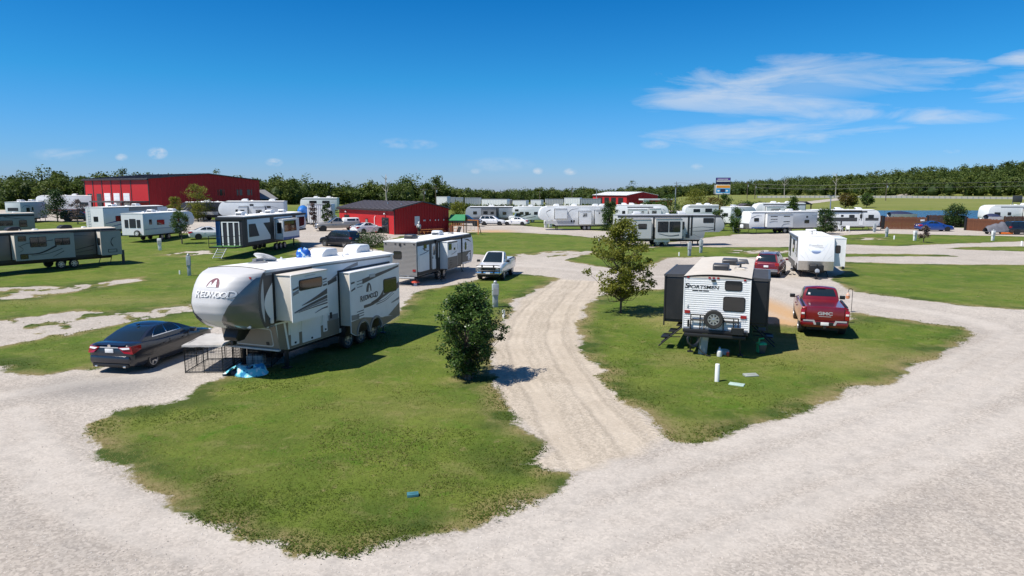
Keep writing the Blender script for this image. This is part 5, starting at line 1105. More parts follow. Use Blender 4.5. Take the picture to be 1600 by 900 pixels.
h = 2.85
fr_ = lambda a, b: Vector((-h - .012, -a, b + 1.08))
brightwork = mat('bright_trim', (.45, .45, .46), .4, .25)
lettering(c.t, 'GMC', .19, brightwork, fr_, bold=.008, wide=1.40); c.part('caption_bar', brightwork, -h - .014, -h, -.24, .24, .945, .965, .0)
for sd in (1, -1):
    MB().prism([(sd * .86, .80), (sd * .42, .80), (sd * .32, .60), (sd * .42, .60), (sd * .48, .735), (sd * .86, .735)], lambda a, b: (-h - .05, a, b), lambda a, b: (-h - .078, a, b)).build('chrome_trim', brightwork, c.t, smooth=0)
    c.part('mud_flap', black, -1.95 - .02, -1.95 + .02, *sorted((sd * .66, sd * .98)), .22, .55, .005); boxpart('reverse_lens', clearlens, c.t, -h - .03, -h + .02, *sorted((sd * .81, sd * .94)), 1.02, 1.10, .01)
c.part('hitch_receiver', black, -h - .14, -h + .1, -.06, .06, .44, .54, .01); c.part('brake_light', redlens, -.44, -.36, -.18, .18, 1.865, 1.90, .01); c.part('bumper_step', black, -h - .082, -h, -.34, .34, .58, .73, .004)
MB().add([(-.555, .44, 1.58), (-.555, .54, 1.58), (-.535, .53, 1.67), (-.535, .45, 1.67)], [(0, 1, 2, 3)]).build('window_sticker', pvc, c.t, smooth=0)
c = suv('sport_utility_vehicle', 'maroon sport utility vehicle parked nose away beside the slant-fronted white trailer', (19.75, 51.6), 1.08, car_paint('dark_red_paint', (.16, .010, .018), .3))
c = pickup('pickup_truck', 'white pickup truck with a black grille guard facing the camera', (-1.17, 50.36), -1.766, car_paint('white_truck_paint', (.72, .72, .71), 0, dirt=.06), crew=False, L=5.3, old=True)
h = 2.65; mb = MB()
for y in (-.42, .42): mb.box(h + .08, h + .14, y - .05, y + .05, .42, 1.16)
for z in (.50, .74, .96, 1.13): mb.tube([(h + .06, -.84, z - .03), (h + .13, -.6, z), (h + .13, .6, z), (h + .06, .84, z - .03)], .032, 6)
for y in (-.82, .82): mb.tube([(h + .06, y, .47), (h + .06, y, .93)], .028, 6)
mb.build('grille_guard', black, c.t); c.part('license_plate', plate_m, h + .145, h + .155, -.16, .16, .52, .64, .0)
sedan('sedan_car', 'white electric sedan with dark roof glass parked before the small red building', gp(575, 364), .85, car_paint('white_car_paint', (.75, .76, .77), 0), det=False, rim=dkgrey).cab.name = 'cabin'
suv('sport_utility_vehicle', 'black sport utility vehicle with red tail lights near the small red building', gp(532, 385), 2.62, car_paint('black_car_paint', (.014, .017, .026), .2), boxy=.8)
pickup('pickup_truck', 'silver pickup truck with a white camper shell left of the white sedan', gp(528, 360.5), 3.55, car_paint('silver_truck_paint', (.30, .28, .25), .3), det=False, crew=True, L=6.2, cap_m=white_far, old=True)
suv('sport_utility_vehicle', 'white sport utility vehicle in front of the grey travel trailer', gp(769, 352), -.10, car_paint('white_suv_paint', (.74, .74, .74), 0), det=False)
pickup('pickup_truck', 'dark blue pickup truck half hidden behind the green playset roof', gp(727, 352.5), -.15, car_paint('navy_paint', (.020, .030, .055), .3), det=False)
sedan('sedan_car', 'white towed car between the motorhome and the white sport utility vehicle', gp(806, 352), 2.9, car_paint('white_tow_paint', (.72, .72, .72), 0), det=False)
sedan('hatchback_car', 'bright blue hatchback parked along the wooden fence', gp(1459, 361), -.12, car_paint('blue_car_paint', (.012, .06, .27), .3), det=False)
suv('sport_utility_vehicle', 'black sport utility vehicle at the right edge beside the tarp-covered cart', gp(1596, 366), .05, car_paint('black_suv_paint', (.012, .013, .02), .2), det=False)
sedan('sedan_car', 'white sedan parked left of the blue and white toy hauler', gp(330, 373), .45, car_paint('white_sedan_paint', (.74, .74, .74), 0), det=False)
pickup('pickup_truck', 'red pickup truck at the far left in front of the big red building', gy(140, 118), 2.9, car_paint('red_truck_paint', (.20, .012, .014), .2), det=False)

suv('sport_utility_vehicle', 'black sport utility vehicle between the thin reddish tree and the white fifth wheel at left', gp(122, 345), .3, car_paint('black_far_paint', (.012, .013, .016), .2), det=False)
sedan('sedan_car', 'white car nosing out behind the silver pickup truck', gp(503, 346.5), 3.3, car_paint('white_far_paint', (.72, .72, .72), 0), det=False)
# ------------------------------------------------------------------ the caravans farther back
def corner_fit(ua, ub, uc, yc, W, end='rear'):
    """end wall seen from column ua to ub (its near corner, at distance yc), long side from ub to uc: gives heading and length"""
    cx, cy = at(ub, yc), yc; best = None
    for i in range(5, 86):
        a = R(i); dx, dy = math.cos(a), math.sin(a)                # direction along the side, to the right and away
        ex, ey = cx - dy * W, cy + dx * W                          # far corner of the end wall
        e = abs(800 + FPX * ex / ey - ua)
        if best is None or e < best[0]: best = (e, a)
    a = best[1]; dx, dy = math.cos(a), math.sin(a); L = 14.0
    k = (uc - 800) / FPX; d = (k * cy - cx) / (dx - k * dy)
    L = max(5.5, min(d, 14.5))
    mx, my = cx - dy * W / 2, cy + dx * W / 2
    return (mx, my, a, L) if end == 'rear' else (mx + dx * L, my + dy * L, a + math.pi, L)
def side_fit(u0, u1, y, rz, nose):
    """broadside between two columns at about distance y; rz: turn from square-on"""
    x0, x1 = at(u0, y), at(u1, y); L = (x1 - x0) / math.cos(rz)
    if nose == 'right': return (x0, y - math.sin(rz) * L / 2, rz, L)
    return (x1, y + math.sin(rz) * L / 2, math.pi + rz, L)
def far(name, label, cat, fit, zt=3.1, nose='round', vis='R', zb=.7, W=2.44, body=None, roof=None, group='caravans parked in the campground', wins=(), slides=(), bands=(), strokes=(), acs=(.3, .7), ax=(.42, .50), acm=None, door=None, rear_win=None, awn=None, z=None, **k):
    x, y, a, L = fit
    mx, my = x + math.cos(a) * L * .35, y + math.sin(a) * L * .35
    r = RV(name, label, cat, (x, y, slope_z(mx, my) if z is None else z), a, L, zb, zt, nose, W=W, body=body, roof=roof, group=group, **k)
    X = lambda f: f * L
    for i, (f0, f1, z0, z1, m) in enumerate(bands): r.pan(vis, 'paint_band', m, [(X(f0), z0), (X(f1), z0), (X(f1), z1), (X(f0), z1)], t=.008 + .004 * (i % 4))
    for f0, f1, z0, z1, d, m in slides:
        r.slide(vis, X(f0), X(f1), z0, z1, d, m or r.bm, r.bm, r.bm, black)
    for w in wins:
        f0, f1, z0, z1 = w[:4]; r.win(vis, X(f0), z0, X(f1 - f0), z1 - z0, d=w[4] if len(w) > 4 else 0, r=.08)
    for pts, a_, b_, m in strokes: r.sw(vis, [(X(p[0]), p[1]) for p in pts], a_, b_, m)
    for f in acs: r.ac(X(f), 0, acm or white)
    r.vent(X(.5), .4); r.vent(X(.16), -.3, r=.16); r.pipe(X(.6), .6)
    if door is not None: r.door(vis, X(door), zb + .15, .7, 1.85, r.bm)
    if awn: r.awning(vis, X(awn[0]), X(awn[1]), dkgrey)
    if rear_win: window(r.B_, r.t, *rear_win)
    r.wheels([X(f) for f in ax], .36, y=W / 2); r.under(.3, L * .8)
    if nose == 'fifth': r.legs(L - 2.9)
    else: r.tongue(); r.jacks((.3, L - 1.6))
    return r
cool_white = mat('shade_toned_white', (.66, .68, .69), .4, var=.04, dirt=.06); slate = mat('slate_side_paint', (.25, .27, .265), .4, var=.05, dirt=.06)  # first: white sides toned cool and darker, shade put into the colour
bluep = mat('deep_blue_paint', (.03, .10, .28), .4)
# grey trailer cut by the left edge of the picture
r = far('travel_trailer', 'slate grey travel trailer with tan roof at the left edge, two slide-outs open', 'travel trailer', (-34.85, 58.7, -2.15, 11.5), 3.10, 'round', 'L', .78, body=mat('grey_taupe_side', (.13, .125, .12), .4, dirt=.06), roof=tan_roof, acs=(.30, .62), acm=black, ax=(.30, .385),
        bands=((0, 1, .78, 1.0, black), (.0, .95, 2.86, 3.08, black)), strokes=(([(.16, 2.5), (.29, 2.65)], .03, .05, dkgrey), ([(.16, 1.75), (.29, 1.45)], .08, .03, black), ([(.17, 1.4), (.29, 1.2)], .04, .02, black)))
r.slide('L', .05, 1.62, .95, 2.90, .77, slate, beige, black, black); r.slide('L', 3.72, 7.78, 1.0, 2.90, .77, slate, beige, black, black)
f = r.fr('L', .79); t = r.t
window(f, t, 5.68, 1.93, 1.14, .78, .06, split=True); window(f, t, 4.0, 1.97, 1.1, .56, .06, split=True); window(f, t, 7.05, 2.42, .55, .4, .05); window(f, t, 7.0, 1.06, .55, .4, .05)
for pts, a, b in (([(7.5, 2.05), (7.0, 2.25), (6.0, 2.32), (5.2, 2.42)], .03, .05), ([(7.5, 1.45), (6.2, 1.45), (5.0, 1.95)], .03, .16), ([(7.6, 1.6), (7.3, 1.8), (7.6, 2.1)], .02, .04), ([(5.3, 1.1), (4.5, 1.5)], .02, .06), ([(6.8, 1.3), (5.6, 1.4), (4.6, 1.7)], .02, .05)): swoosh(f, r.body, pts, a, b, black, d=.012)
panel(f, 'logo_moon', black, t, [(.52 + .36 * math.sin(q), 1.95 + .42 * math.cos(q)) for q in np.linspace(-.2, 2.6, 10)] + [(.60 + .25 * math.sin(q), 2.02 + .34 * math.cos(q)) for q in np.linspace(2.6, -.2, 8)], .03)
for s_ in ((.42, 1.12, .72, .03), (.42, 1.36, .72, .03), (.42, 1.12, .03, .26), (1.11, 1.12, .03, .26)): panel(f, 'hatch_outline', black, t, rrect(*s_, .01), .03)
fe = Frame((1.62, 0, 0), (0, 1, 0), (0, 0, 1), (1, 0, 0)); window(fe, t, 1.36, 1.75, .46, .6, .1)
MB().tube([(-.3, 1.5, 0), (-.3, 1.5, 1.2)], .12, 8).build('sewer_stack', dkgrey, t)
r = far('travel_trailer', 'grey trailer end at the left edge behind the slate grey one', 'travel trailer', (at(52, 82), 82, -2.25, 10), 3.1, 'round', 'L', .7, body=mat('grey_green_side', (.22, .25, .25), .4, dirt=.05), roof=cream_roof, acs=(.45,), wins=((.08, .16, 1.5, 2.3), (.22, .38, 1.7, 2.3)), bands=((0, .9, 2.75, 2.95, black),), strokes=(([(.1, 2.4), (.3, 2.7)], .03, .06, black),))
far('travel_trailer', 'boxy white trailer with shaded side behind the tall young tree at left', 'travel trailer', corner_fit(13, 37, 80, 108, 2.6), 3.3, 'round', 'R', .7, W=2.6, body=cool_white, wins=((.2, .32, 1.7, 2.4),), strokes=(([(.04, 2.3), (.15, 2.7), (.34, 2.6)], .03, .1, bluep),), rear_win=(-.9, 1.9, 1.8, .5), door=.36)  # white trailer; the body colour carries the shade of its side
r = far('motorhome', 'large white motorhome at far left before the big red building', 'motorhome', side_fit(69, 152, 135, .06, 'left'), 3.6, 'round', 'L', .55, acs=(.35, .7), ax=(.25, .8), wins=((.06, .22, 1.6, 2.3), (.55, .66, 1.7, 2.3), (.84, .95, 1.5, 2.6)), bands=((0, .96, .6, .95, mat('maroon_band', (.16, .03, .04), .4)), (0, .9, 1.3, 1.42, cool_white)))
r = far('fifth_wheel_trailer', 'white fifth wheel with grey roofline streaks behind the small white trailer at left', 'fifth wheel', corner_fit(137, 165, 268, 84, 2.6), 3.5, 'fifth', 'R', .7, W=2.6, body=cool_white, acs=(.25, .6), wins=((.16, .30, 1.7, 2.4), (.62, .74, 2.2, 2.8)), bands=((.36, .8, 2.95, 3.4, midgrey), (0, .98, 3.38, 3.46, dkgrey)), strokes=(([(.02, 1.5), (.15, 1.7), (.3, 2.0)], .05, .22, bluep), ([(.1, 1.1), (.25, 1.35), (.34, 1.4)], .05, .2, bluep)), rear_win=(-.5, 1.75, .62, .62))
panel(r.B_, 'lit_rear_sheet', white, r.t, [(-1.27, .75), (1.27, .75), (1.27, 3.4), (-1.27, 3.4)], .01); window(r.B_, r.t, -.45, 1.75, .62, .62, .06).location.x = -.02; r.ladder(.9, 1.2)  # brighter white sheet colours the rear as sunlit against the body
r = far('travel_trailer', 'small white trailer with three rear windows and a spare wheel beside a sapling', 'travel trailer', corner_fit(190, 226, 306, 76, 2.6), 3.2, 'fifth', 'R', .75, W=2.6, zo=1.5, body=cool_white, wins=((.10, .15, 1.9, 2.5), (.24, .38, 1.8, 2.4), (.80, .85, 1.9, 2.5)), strokes=(([(.02, 1.42), (.75, 1.42)], .05, .05, bluep), ([(.02, 1.32), (.75, 1.32)], .02, .02, midgrey)), ax=(.33, .46), acs=(.35, .75), door=.62)
panel(r.B_, 'lit_rear_sheet', white, r.t, [(-1.27, .8), (1.27, .8), (1.27, 3.12), (-1.27, 3.12)], .01)  # again a brighter white than the body, sunlight put into the rear
for y, w in ((.48, .42), (-.4, .74), (-.95, .42)): window(r.B_, r.t, y, 1.6, w, .9 if w < .5 else 1.0, .04).location.x = -.02
w_ = wheel(r.t, 0, 0, .34, .2, 1, white, 6); w_.name = 'spare_wheel'; w_.location = (-.2, -.6, 1.0); w_.rotation_euler = (0, 0, math.pi / 2)
r = far('travel_trailer', 'dark travel trailer with pale chevron nose in front of the big red building', 'travel trailer', side_fit(290, 352, 115, .12, 'left'), 3.1, 'round', 'L', .7, body=mat('charcoal_side', (.045, .045, .05), .4), wins=((.1, .3, 1.7, 2.3), (.5, .72, 1.7, 2.4)), bands=((.1, .62, 1.0, 1.5, ltgrey),), acs=(.4,), strokes=(([(.80, 2.2), (.88, 1.7), (.96, 1.5)], .05, .25, ltgrey), ([(.82, 2.6), (.9, 2.1), (.97, 1.9)], .05, .15, ltgrey)))
r = far('fifth_wheel_trailer', 'white fifth wheel with rounded white nose behind the blue and white toy hauler', 'fifth wheel', side_fit(350, 447, 104, .10, 'left'), 3.7, 'fifth', 'L', .7, body=cool_white, acs=(.2, .62), slides=((.28, .46, 1.0, 2.8, .6, cool_white), (.55, .68, 1.1, 2.9, .6, cool_white)), wins=((.32, .42, 1.5, 2.5, .6), (.58, .65, 1.5, 2.5, .6), (.70, .74, 1.8, 2.5), (.2, .26, 2.7, 3.0), (.46, .52, 3.0, 3.3)), bands=((0, .9, 3.55, 3.64, dkgrey),), strokes=(([(.06, 2.6), (.18, 2.9), (.3, 3.0)], .03, .1, midgrey),))
# ---- blue, white and black toy hauler with a screened rear patio
def toy_hauler():
    fit = corner_fit(339, 384, 496, 62.5, 2.55)
    r = far('toy_hauler', 'tall white and black toy hauler with blue screened rear patio and railing', 'fifth wheel', fit, 3.65, 'fifth', 'R', .95, W=2.55, body=mat('shade_toned_side', (.67, .70, .71), .35, dirt=.04), roof=white_roof, acs=(), ax=(.46, .53, .60), zo=1.7)  # white wall kept slightly cool, shade mixed into its colour
    t, L = r.t, r.L; X = lambda f: f * L
    for i, (f0, f1, z0, z1, m) in enumerate(((0, .03, .95, 3.5, black), (.0, 1.0, 3.34, 3.56, black), (.03, .40, .95, 1.25, black), (.74, .80, .95, 3.4, black), (.36, .42, .95, 3.4, black), (.78, .99, 1.65, 1.85, black), (.42, .78, .95, 1.18, dkgrey))): r.pan('R', 'paint_band', m, [(X(f0), z0), (X(f1), z0), (X(f1), z1), (X(f0), z1)], t=.008 + .003 * i)
    f = r.fr('R'); 
    panel(f, 'window', black, t, [(X(.05), 1.7), (X(.19), 1.7), (X(.14), 2.9), (X(.05), 2.9)], .03); panel(f, 'window', black, t, [(X(.26), 2.9), (X(.36), 2.9), (X(.36), 1.6)], .03)
    r.slide('R', X(.44), X(.72), 1.1, 3.1, .8, r.bm, r.bm, white, black); fo = r.fr('R', .83)
    panel(fo, 'window', glass, t, [(X(.46), 1.85), (X(.67), 1.85), (X(.66), 2.95), (X(.46), 2.95)], .02); panel(fo, 'slide_paint', bluep, t, [(X(.44), 1.05), (X(.72), 1.05), (X(.72), 1.25), (X(.44), 1.3)], .015)
    window(Frame((X(.44), 0, 0), (0, 1, 0), (0, 0, 1), (-1, 0, 0)), t, -1.95, 1.7, .48, 1.1, .05)
    panel(f, 'window', glass, t, [(X(.82), 2.05), (X(.955), 2.2), (X(.965), 3.15), (X(.82), 3.15)], .03); r.sw('R', [(X(.87), 1.95), (X(.92), 1.95)], .06, .06, black)
    # patio screen at the rear: black cage with white posts and blue curtain
    MB().box(-.55, .0, -1.27, 1.27, 3.25, 3.6).box(-1.9, 0, -1.27, 1.27, .86, .98).build('patio_deck', black, t, bev=.02)
    B = Frame((-.5, 0, 0), (0, 1, 0), (0, 0, 1), (-1, 0, 0))
    panel(B, 'screen_wall', mat('dark_screen', (.02, .022, .03), .7), t, [(-1.26, .98), (1.26, .98), (1.26, 3.3), (-1.26, 3.3)], .01); MB().box(-.5, 0, -1.275, -1.25, .98, 3.3).build('screen_side', black, t, smooth=0)
    for y, w in ((.58, .14), (.04, .14), (-.52, .12), (-1.0, .08)): panel(B, 'door_post', pvc, t, [(y, 1.0), (y + w, 1.0), (y + w, 3.1), (y, 3.1)], .05)
    panel(B, 'door_header', pvc, t, [(-1.0, 3.1), (.72, 3.1), (.72, 3.18), (-1.0, 3.18)], .05)
    cur = MB().grid([[(-.56 - .05 * math.sin(i * 1.9), 1.25 - .035 * i, z) for i in range(14)] for z in (1.0, 2.1, 3.2)]); cur.build('curtain', mat('blue_canvas', (.035, .11, .26), .7, var=.2), t, smooth=60)
    mb = MB()
    for y in (1.25, 0, -1.25): mb.box(-1.92, -1.88, y - .02, y + .02, .98, 1.95)
    for z in (1.3, 1.95): mb.box(-1.92, -1.88, -1.27, 1.27, z - .02, z + .02)
    for sd in (1, -1):
        for z in (1.3, 1.95): mb.box(-1.9, -.5, sd * 1.25 - .02, sd * 1.25 + .02, z - .02, z + .02)
    mb.build('deck_railing', black, t, smooth=0); MB().box(-1.85, -.1, -1.2, 1.2, .985, 1.01).build('turf_mat', mat('green_turf', (.05, .16, .03), .9), t, smooth=0)
    mb = MB()
    for i in range(4): mb.box(-2.15 - .25 * i, -1.92 - .25 * i, -.4, .4, .72 - .2 * i, .76 - .2 * i)
    for y in (-.4, .4): mb.tube([(-1.95, y, .85), (-2.95, y, .05)], .03, 6)
    mb.build('entry_steps', steel, t, smooth=0)
    for f_, y in ((.08, -.3), (.20, .4), (.52, -.2), (.62, .3), (.72, -.3)): r.ac(X(f_), y, white, .8, .62, .32)
toy_hauler()
# ---- middle distance
r = far('fifth_wheel_trailer', 'long white and black fifth wheel with wide double window right of the loose-leaved tree', 'fifth wheel', side_fit(960, 1126, 78, .06, 'right'), 3.55, 'fifth', 'R', .75, body=mat('light_grey_side', (.58, .57, .55), .38, dirt=.06), roof=ltgrey, acs=(.2, .62), ax=(.38, .455),
        slides=((.05, .30, 1.0, 3.05, .6, None), (.345, .585, 1.0, 3.12, .65, None)), bands=((.0, .62, .75, 1.15, midgrey), (.0, .97, 3.28, 3.5, dkgrey), (.655, .672, 1.2, 3.5, black), (.685, .70, 1.2, 3.5, black), (.905, .915, 1.7, 3.5, black), (.33, .345, .8, 3.3, black)),
        wins=((.36, .46, 1.65, 2.85, .67), (.467, .57, 1.65, 2.85, .67), (.60, .625, 1.9, 2.8), (.80, .90, 2.65, 3.2), (.18, .26, 2.0, 2.6, .62)), strokes=(([(.66, 2.0), (.78, 2.2), (.9, 2.1)], .02, .05, black), ([(.70, 1.7), (.8, 1.75), (.92, 1.95)], .02, .08, black), ([(.64, 1.6), (.72, 1.3), (.78, 1.0)], .04, .06, midgrey)))
r.fender('R', X0 := r.L * .38 - .35, r.L * .455 + .35, white, .5, .55); r.steps('R', r.L * .61)
swoosh(r.fr('R', .68), r.body, [(r.L * .37, 1.5), (r.L * .47, 1.25), (r.L * .56, 1.35)], .03, .1, dkgrey)
panel(r.fr('R'), 'grill_box', dkgrey, r.t, rrect(r.L * .64, .95, .4, .45, .04), .12)
r = far('travel_trailer', 'silver grey travel trailer with rounded nose behind the green playset roof', 'travel trailer', side_fit(728, 801, 134, .05, 'left'), 3.1, 'round', 'L', .7, body=mat('silver_grey_side', (.33, .36, .39), .35), acs=(.45,), slides=((.36, .66, 1.0, 2.7, .5, midgrey),), wins=((.40, .48, 1.6, 2.2, .5), (.53, .63, 1.6, 2.3, .5), (.76, .84, 1.6, 2.2), (.14, .22, 1.5, 2.1)), bands=((0, .95, .72, 1.0, dkgrey), (0, .9, 2.85, 3.0, dkgrey), (.3, .36, .9, 2.8, dkgrey)))
# small motorhome with a cab-over bunk
def class_c():
    fit = side_fit(797, 846, 133, .03, 'left'); x, y, a, L = fit
    prof = [(0, .55), (L - 2.2, .55), (L - 2.2, 1.9), (L - .55, 1.9), (L - .45, 2.1), (L - .5, 2.8), (L - .8, 3.05), (L - 1.6, 3.1), (0, 3.1)]
    r = RV('motorhome', 'white motorhome with cab-over bunk and black side streak, nose to the left', 'motorhome', (x, y, slope_z(x, y)), a, L, .55, 3.1, prof=prof, body=white_far, roof=white_roof)
    t = r.t; MB().prism([(L - 2.25, .5), (L + .25, .5), (L + .3, 1.0), (L + .1, 1.25), (L - .75, 1.32), (L - 1.2, 1.9), (L - 2.25, 1.9)], lambda p, q: (p, -1.0, q), lambda p, q: (p, 1.0, q)).build('cab', white_far, t, bev=.06)
    f = Frame((0, 1.0, 0), (1, 0, 0), (0, 0, 1), (0, 1, 0)); panel(f, 'cab_window', glass_t, t, [(L - 2.0, 1.3), (L - .95, 1.3), (L - 1.25, 1.8), (L - 2.0, 1.8)], .02)
    Fw = Frame((L - .75, 0, 1.34), (0, 1, 0), (-.45, 0, .56), (.56, 0, .45)); panel(Fw, 'windshield', glass_t, t, [(-.85, .05), (.85, .05), (.8, .9), (-.8, .9)], .015)
    for q in (.1, .38, .55): r.win('L', L * q + .2, 1.55, .75, .55)
    r.win('L', L - 1.6, 2.2, .7, .4); r.sw('L', [(L - 1.2, 1.1), (L * .6, 1.3), (L * .35, 1.7)], .06, .25, black); r.sw('L', [(L * .5, .9), (L * .2, 1.2)], .05, .1, black)
    for px in (L - .55, 1.8):
        for sd in (1, -1): wheel(t, px, sd * 1.0, .36, .22, sd, alloy, 6)
    r.ac(L * .35); r.vent(L * .6, .3)
class_c()
r = far('fifth_wheel_trailer', 'long white fifth wheel with three slide-outs left of the dark round evergreen', 'fifth wheel', side_fit(841, 951, 109, .05, 'left'), 3.75, 'fifth', 'L', .75, acs=(.1, .2, .5, .75), ax=(.30, .36), slides=((.02, .22, 1.0, 3.1, .6, None), (.28, .44, 1.0, 2.95, .6, None), (.62, .78, 1.9, 3.3, .6, None)), wins=((.04, .10, 1.9, 2.7, .6), (.15, .18, 2.5, 2.9, .6), (.33, .40, 2.0, 2.7, .6), (.50, .52, 1.2, 1.6), (.535, .555, 1.2, 1.6)),
        strokes=(([(.05, 1.3), (.12, 1.6), (.2, 1.9)], .02, .08, dkgrey), ([(.86, 2.0), (.9, 2.8), (.84, 3.2)], .04, .12, dkgrey), ([(.45, 3.4), (.55, 3.2), (.6, 2.6)], .04, .14, midgrey), ([(.66, 2.1), (.74, 2.4)], .02, .06, midgrey), ([(.3, 1.3), (.4, 1.7)], .02, .05, midgrey)), bands=((.45, .9, 1.0, 1.45, ltgrey),))
far('fifth_wheel_trailer', 'white fifth wheel with black-edged slide-outs behind the long grey fifth wheel', 'fifth wheel', side_fit(962, 1041, 116, -.04, 'right'), 3.75, 'fifth', 'R', .75, acs=(.15, .3), slides=((.22, .58, 1.2, 3.0, .5, None), (.62, .84, 1.6, 3.1, .6, None)), wins=((.66, .76, 2.3, 2.9, .6), (.10, .16, 2.2, 2.8), (.28, .33, 2.2, 2.8, .5), (.46, .52, 2.2, 2.8, .5)), bands=((.2, .7, 3.3, 3.5, dkgrey),), strokes=(([(.9, 2.0), (.94, 2.7), (.88, 3.1)], .04, .1, midgrey),))
far('travel_trailer', 'white trailer roof with two roof units seen above the long grey fifth wheel', 'travel trailer', side_fit(1066, 1118, 128, .0, 'left'), 3.3, 'round', 'L', .7, acs=(.3, .55), wins=((.2, .4, 2.0, 2.7), (.55, .75, 2.0, 2.6)), bands=((.0, .9, 2.9, 3.05, dkgrey),))
far('travel_trailer', 'small white trailer end between two leafy shrubs right of the long grey fifth wheel', 'travel trailer', corner_fit(1124, 1140, 1150, 112, 2.44), 3.3, 'round', 'R', .7, acs=(.3,), wins=((.2, .5, 1.7, 2.3),), rear_win=(-.6, 1.7, 1.0, .6))
r = far('travel_trailer', 'long white trailer with blue skirt and slanted nose behind two propane tanks', 'travel trailer', corner_fit(1153, 1169, 1275, 95, 2.44, 'front'), 3.05, 'slant', 'L', .75, body=white, acs=(.35,), ax=(.40, .47), slides=((.40, .77, .95, 2.75, .5, white),), wins=((.12, .19, 1.35, 1.85), (.14, .17, 2.15, 2.4), (.44, .54, 2.3, 2.5, .5), (.44, .54, 1.55, 1.75, .5), (.62, .73, 2.3, 2.5, .5), (.62, .73, 1.9, 2.1, .5), (.86, .93, 1.7, 2.2)),
        bands=((.42, .96, .76, .92, bluep), (.0, 1, 2.88, 2.98, ltgrey)), strokes=(([(.08, 2.5), (.05, 2.4), (.02, 2.5)], .05, .05, midgrey), ([(.97, 2.2), (.9, 2.5), (.82, 2.5)], .1, .02, midgrey)))
swoosh(r.fr('L', .53), r.body, [(r.L * .56, .98), (r.L * .53, 1.3), (r.L * .45, 1.4)], .12, .03, midgrey); swoosh(r.fr('L', .53), r.body, [(r.L * .74, 1.6), (r.L * .68, 1.75), (r.L * .62, 1.7)], .08, .02, midgrey)
q0, q1 = Vector((r.L - .12, 0, .75)), Vector((r.L, 0, 1.47)); w = (q1 - q0).normalized(); panel(Frame(q0, (0, 1, 0), w, Vector((w.z, 0, -w.x))), 'diamond_plate', mat('dark_plate', (.18, .18, .18), .4, .4), r.t, [(-1.2, .02), (1.2, .02), (1.2, .7), (-1.2, .7)], .012)
far('fifth_wheel_trailer', 'white trailer with round emblem nose behind the long blue-skirted trailer', 'fifth wheel', side_fit(1174, 1251, 122, .02, 'left'), 3.6, 'fifth', 'L', .7, acs=(.3, .6), slides=((.45, .8, 1.3, 3.0, .5, None),), wins=((.52, .72, 2.3, 2.8, .5), (.2, .38, 2.6, 3.0)), bands=((.0, .85, 3.25, 3.45, dkgrey),))
r = far('travel_trailer', 'white trailer with black waistband and rounded nose beside white garden chairs', 'travel trailer', side_fit(1262, 1366, 101, -.03, 'right'), 3.1, 'round', 'R', .7, body=white, acs=(.42, .72), ax=(.36, .44), wins=((.42, .46, 2.1, 2.4), (.54, .62, 2.0, 2.4), (.82, .90, 1.8, 2.4), (.15, .25, 1.8, 2.4)), bands=((.0, .66, 1.45, 2.0, dkgrey), (.78, .97, 1.55, 1.95, dkgrey), (.0, .8, 2.75, 2.95, black), (.42, .44, .9, 1.5, black)), door=.68, awn=(.1, .72))
far('travel_trailer', 'white trailer behind the wooden fence at the right edge by the pond', 'travel trailer', side_fit(1531, 1625, 112, .03, 'left'), 3.3, 'round', 'L', .7, body=white, acs=(.32,), slides=((.08, .42, 1.2, 2.8, .5, white),), wins=((.12, .26, 1.8, 2.6, .5), (.29, .39, 1.8, 2.6, .5), (.62, .68, 1.7, 2.2), (.80, .9, 1.5, 2.2)), bands=((.0, .8, 2.95, 3.1, midgrey),))
# ------------------------------------------------------------------ buildings
redsheet = mat('red_sheet_metal', (.47, .024, .026), .5, .0, var=.06, dirt=.04, spec=.25); darkroof = mat('grey_roof_sheet', (.098, .082, .080), .5, .2, var=.08)  # one red for all walls, whichever way they face
darktrim = mat('dark_trim', (.03, .02, .02), .5); whitedoor = mat('white_roller_door', (.78, .78, .78), .4, var=.03)
def ribbed(fr, x0, x1, top, z0, pitch, m, name, par, d=.075, rib=.30):
    """upright sheet-metal ribs as one corrugated skin; top: function giving the upper edge"""
    n = max(3, int((x1 - x0) / pitch)); p = (x1 - x0) / n; row0 = []; row1 = []
    for i in range(n):
        for q, dd in ((0, .004), (.5 - rib / 2, .004), (.5 - rib / 4, d), (.5 + rib / 4, d), (.5 + rib / 2, .004)):
            x = x0 + (i + q) * p; row0.append(fr.p(x, z0, dd)); row1.append(fr.p(x, top(x), dd))
    row0.append(fr.p(x1, z0, .004)); row1.append(fr.p(x1, top(x1), .004))
    return MB().grid([row0, row1]).build(name, m, par, smooth=0)
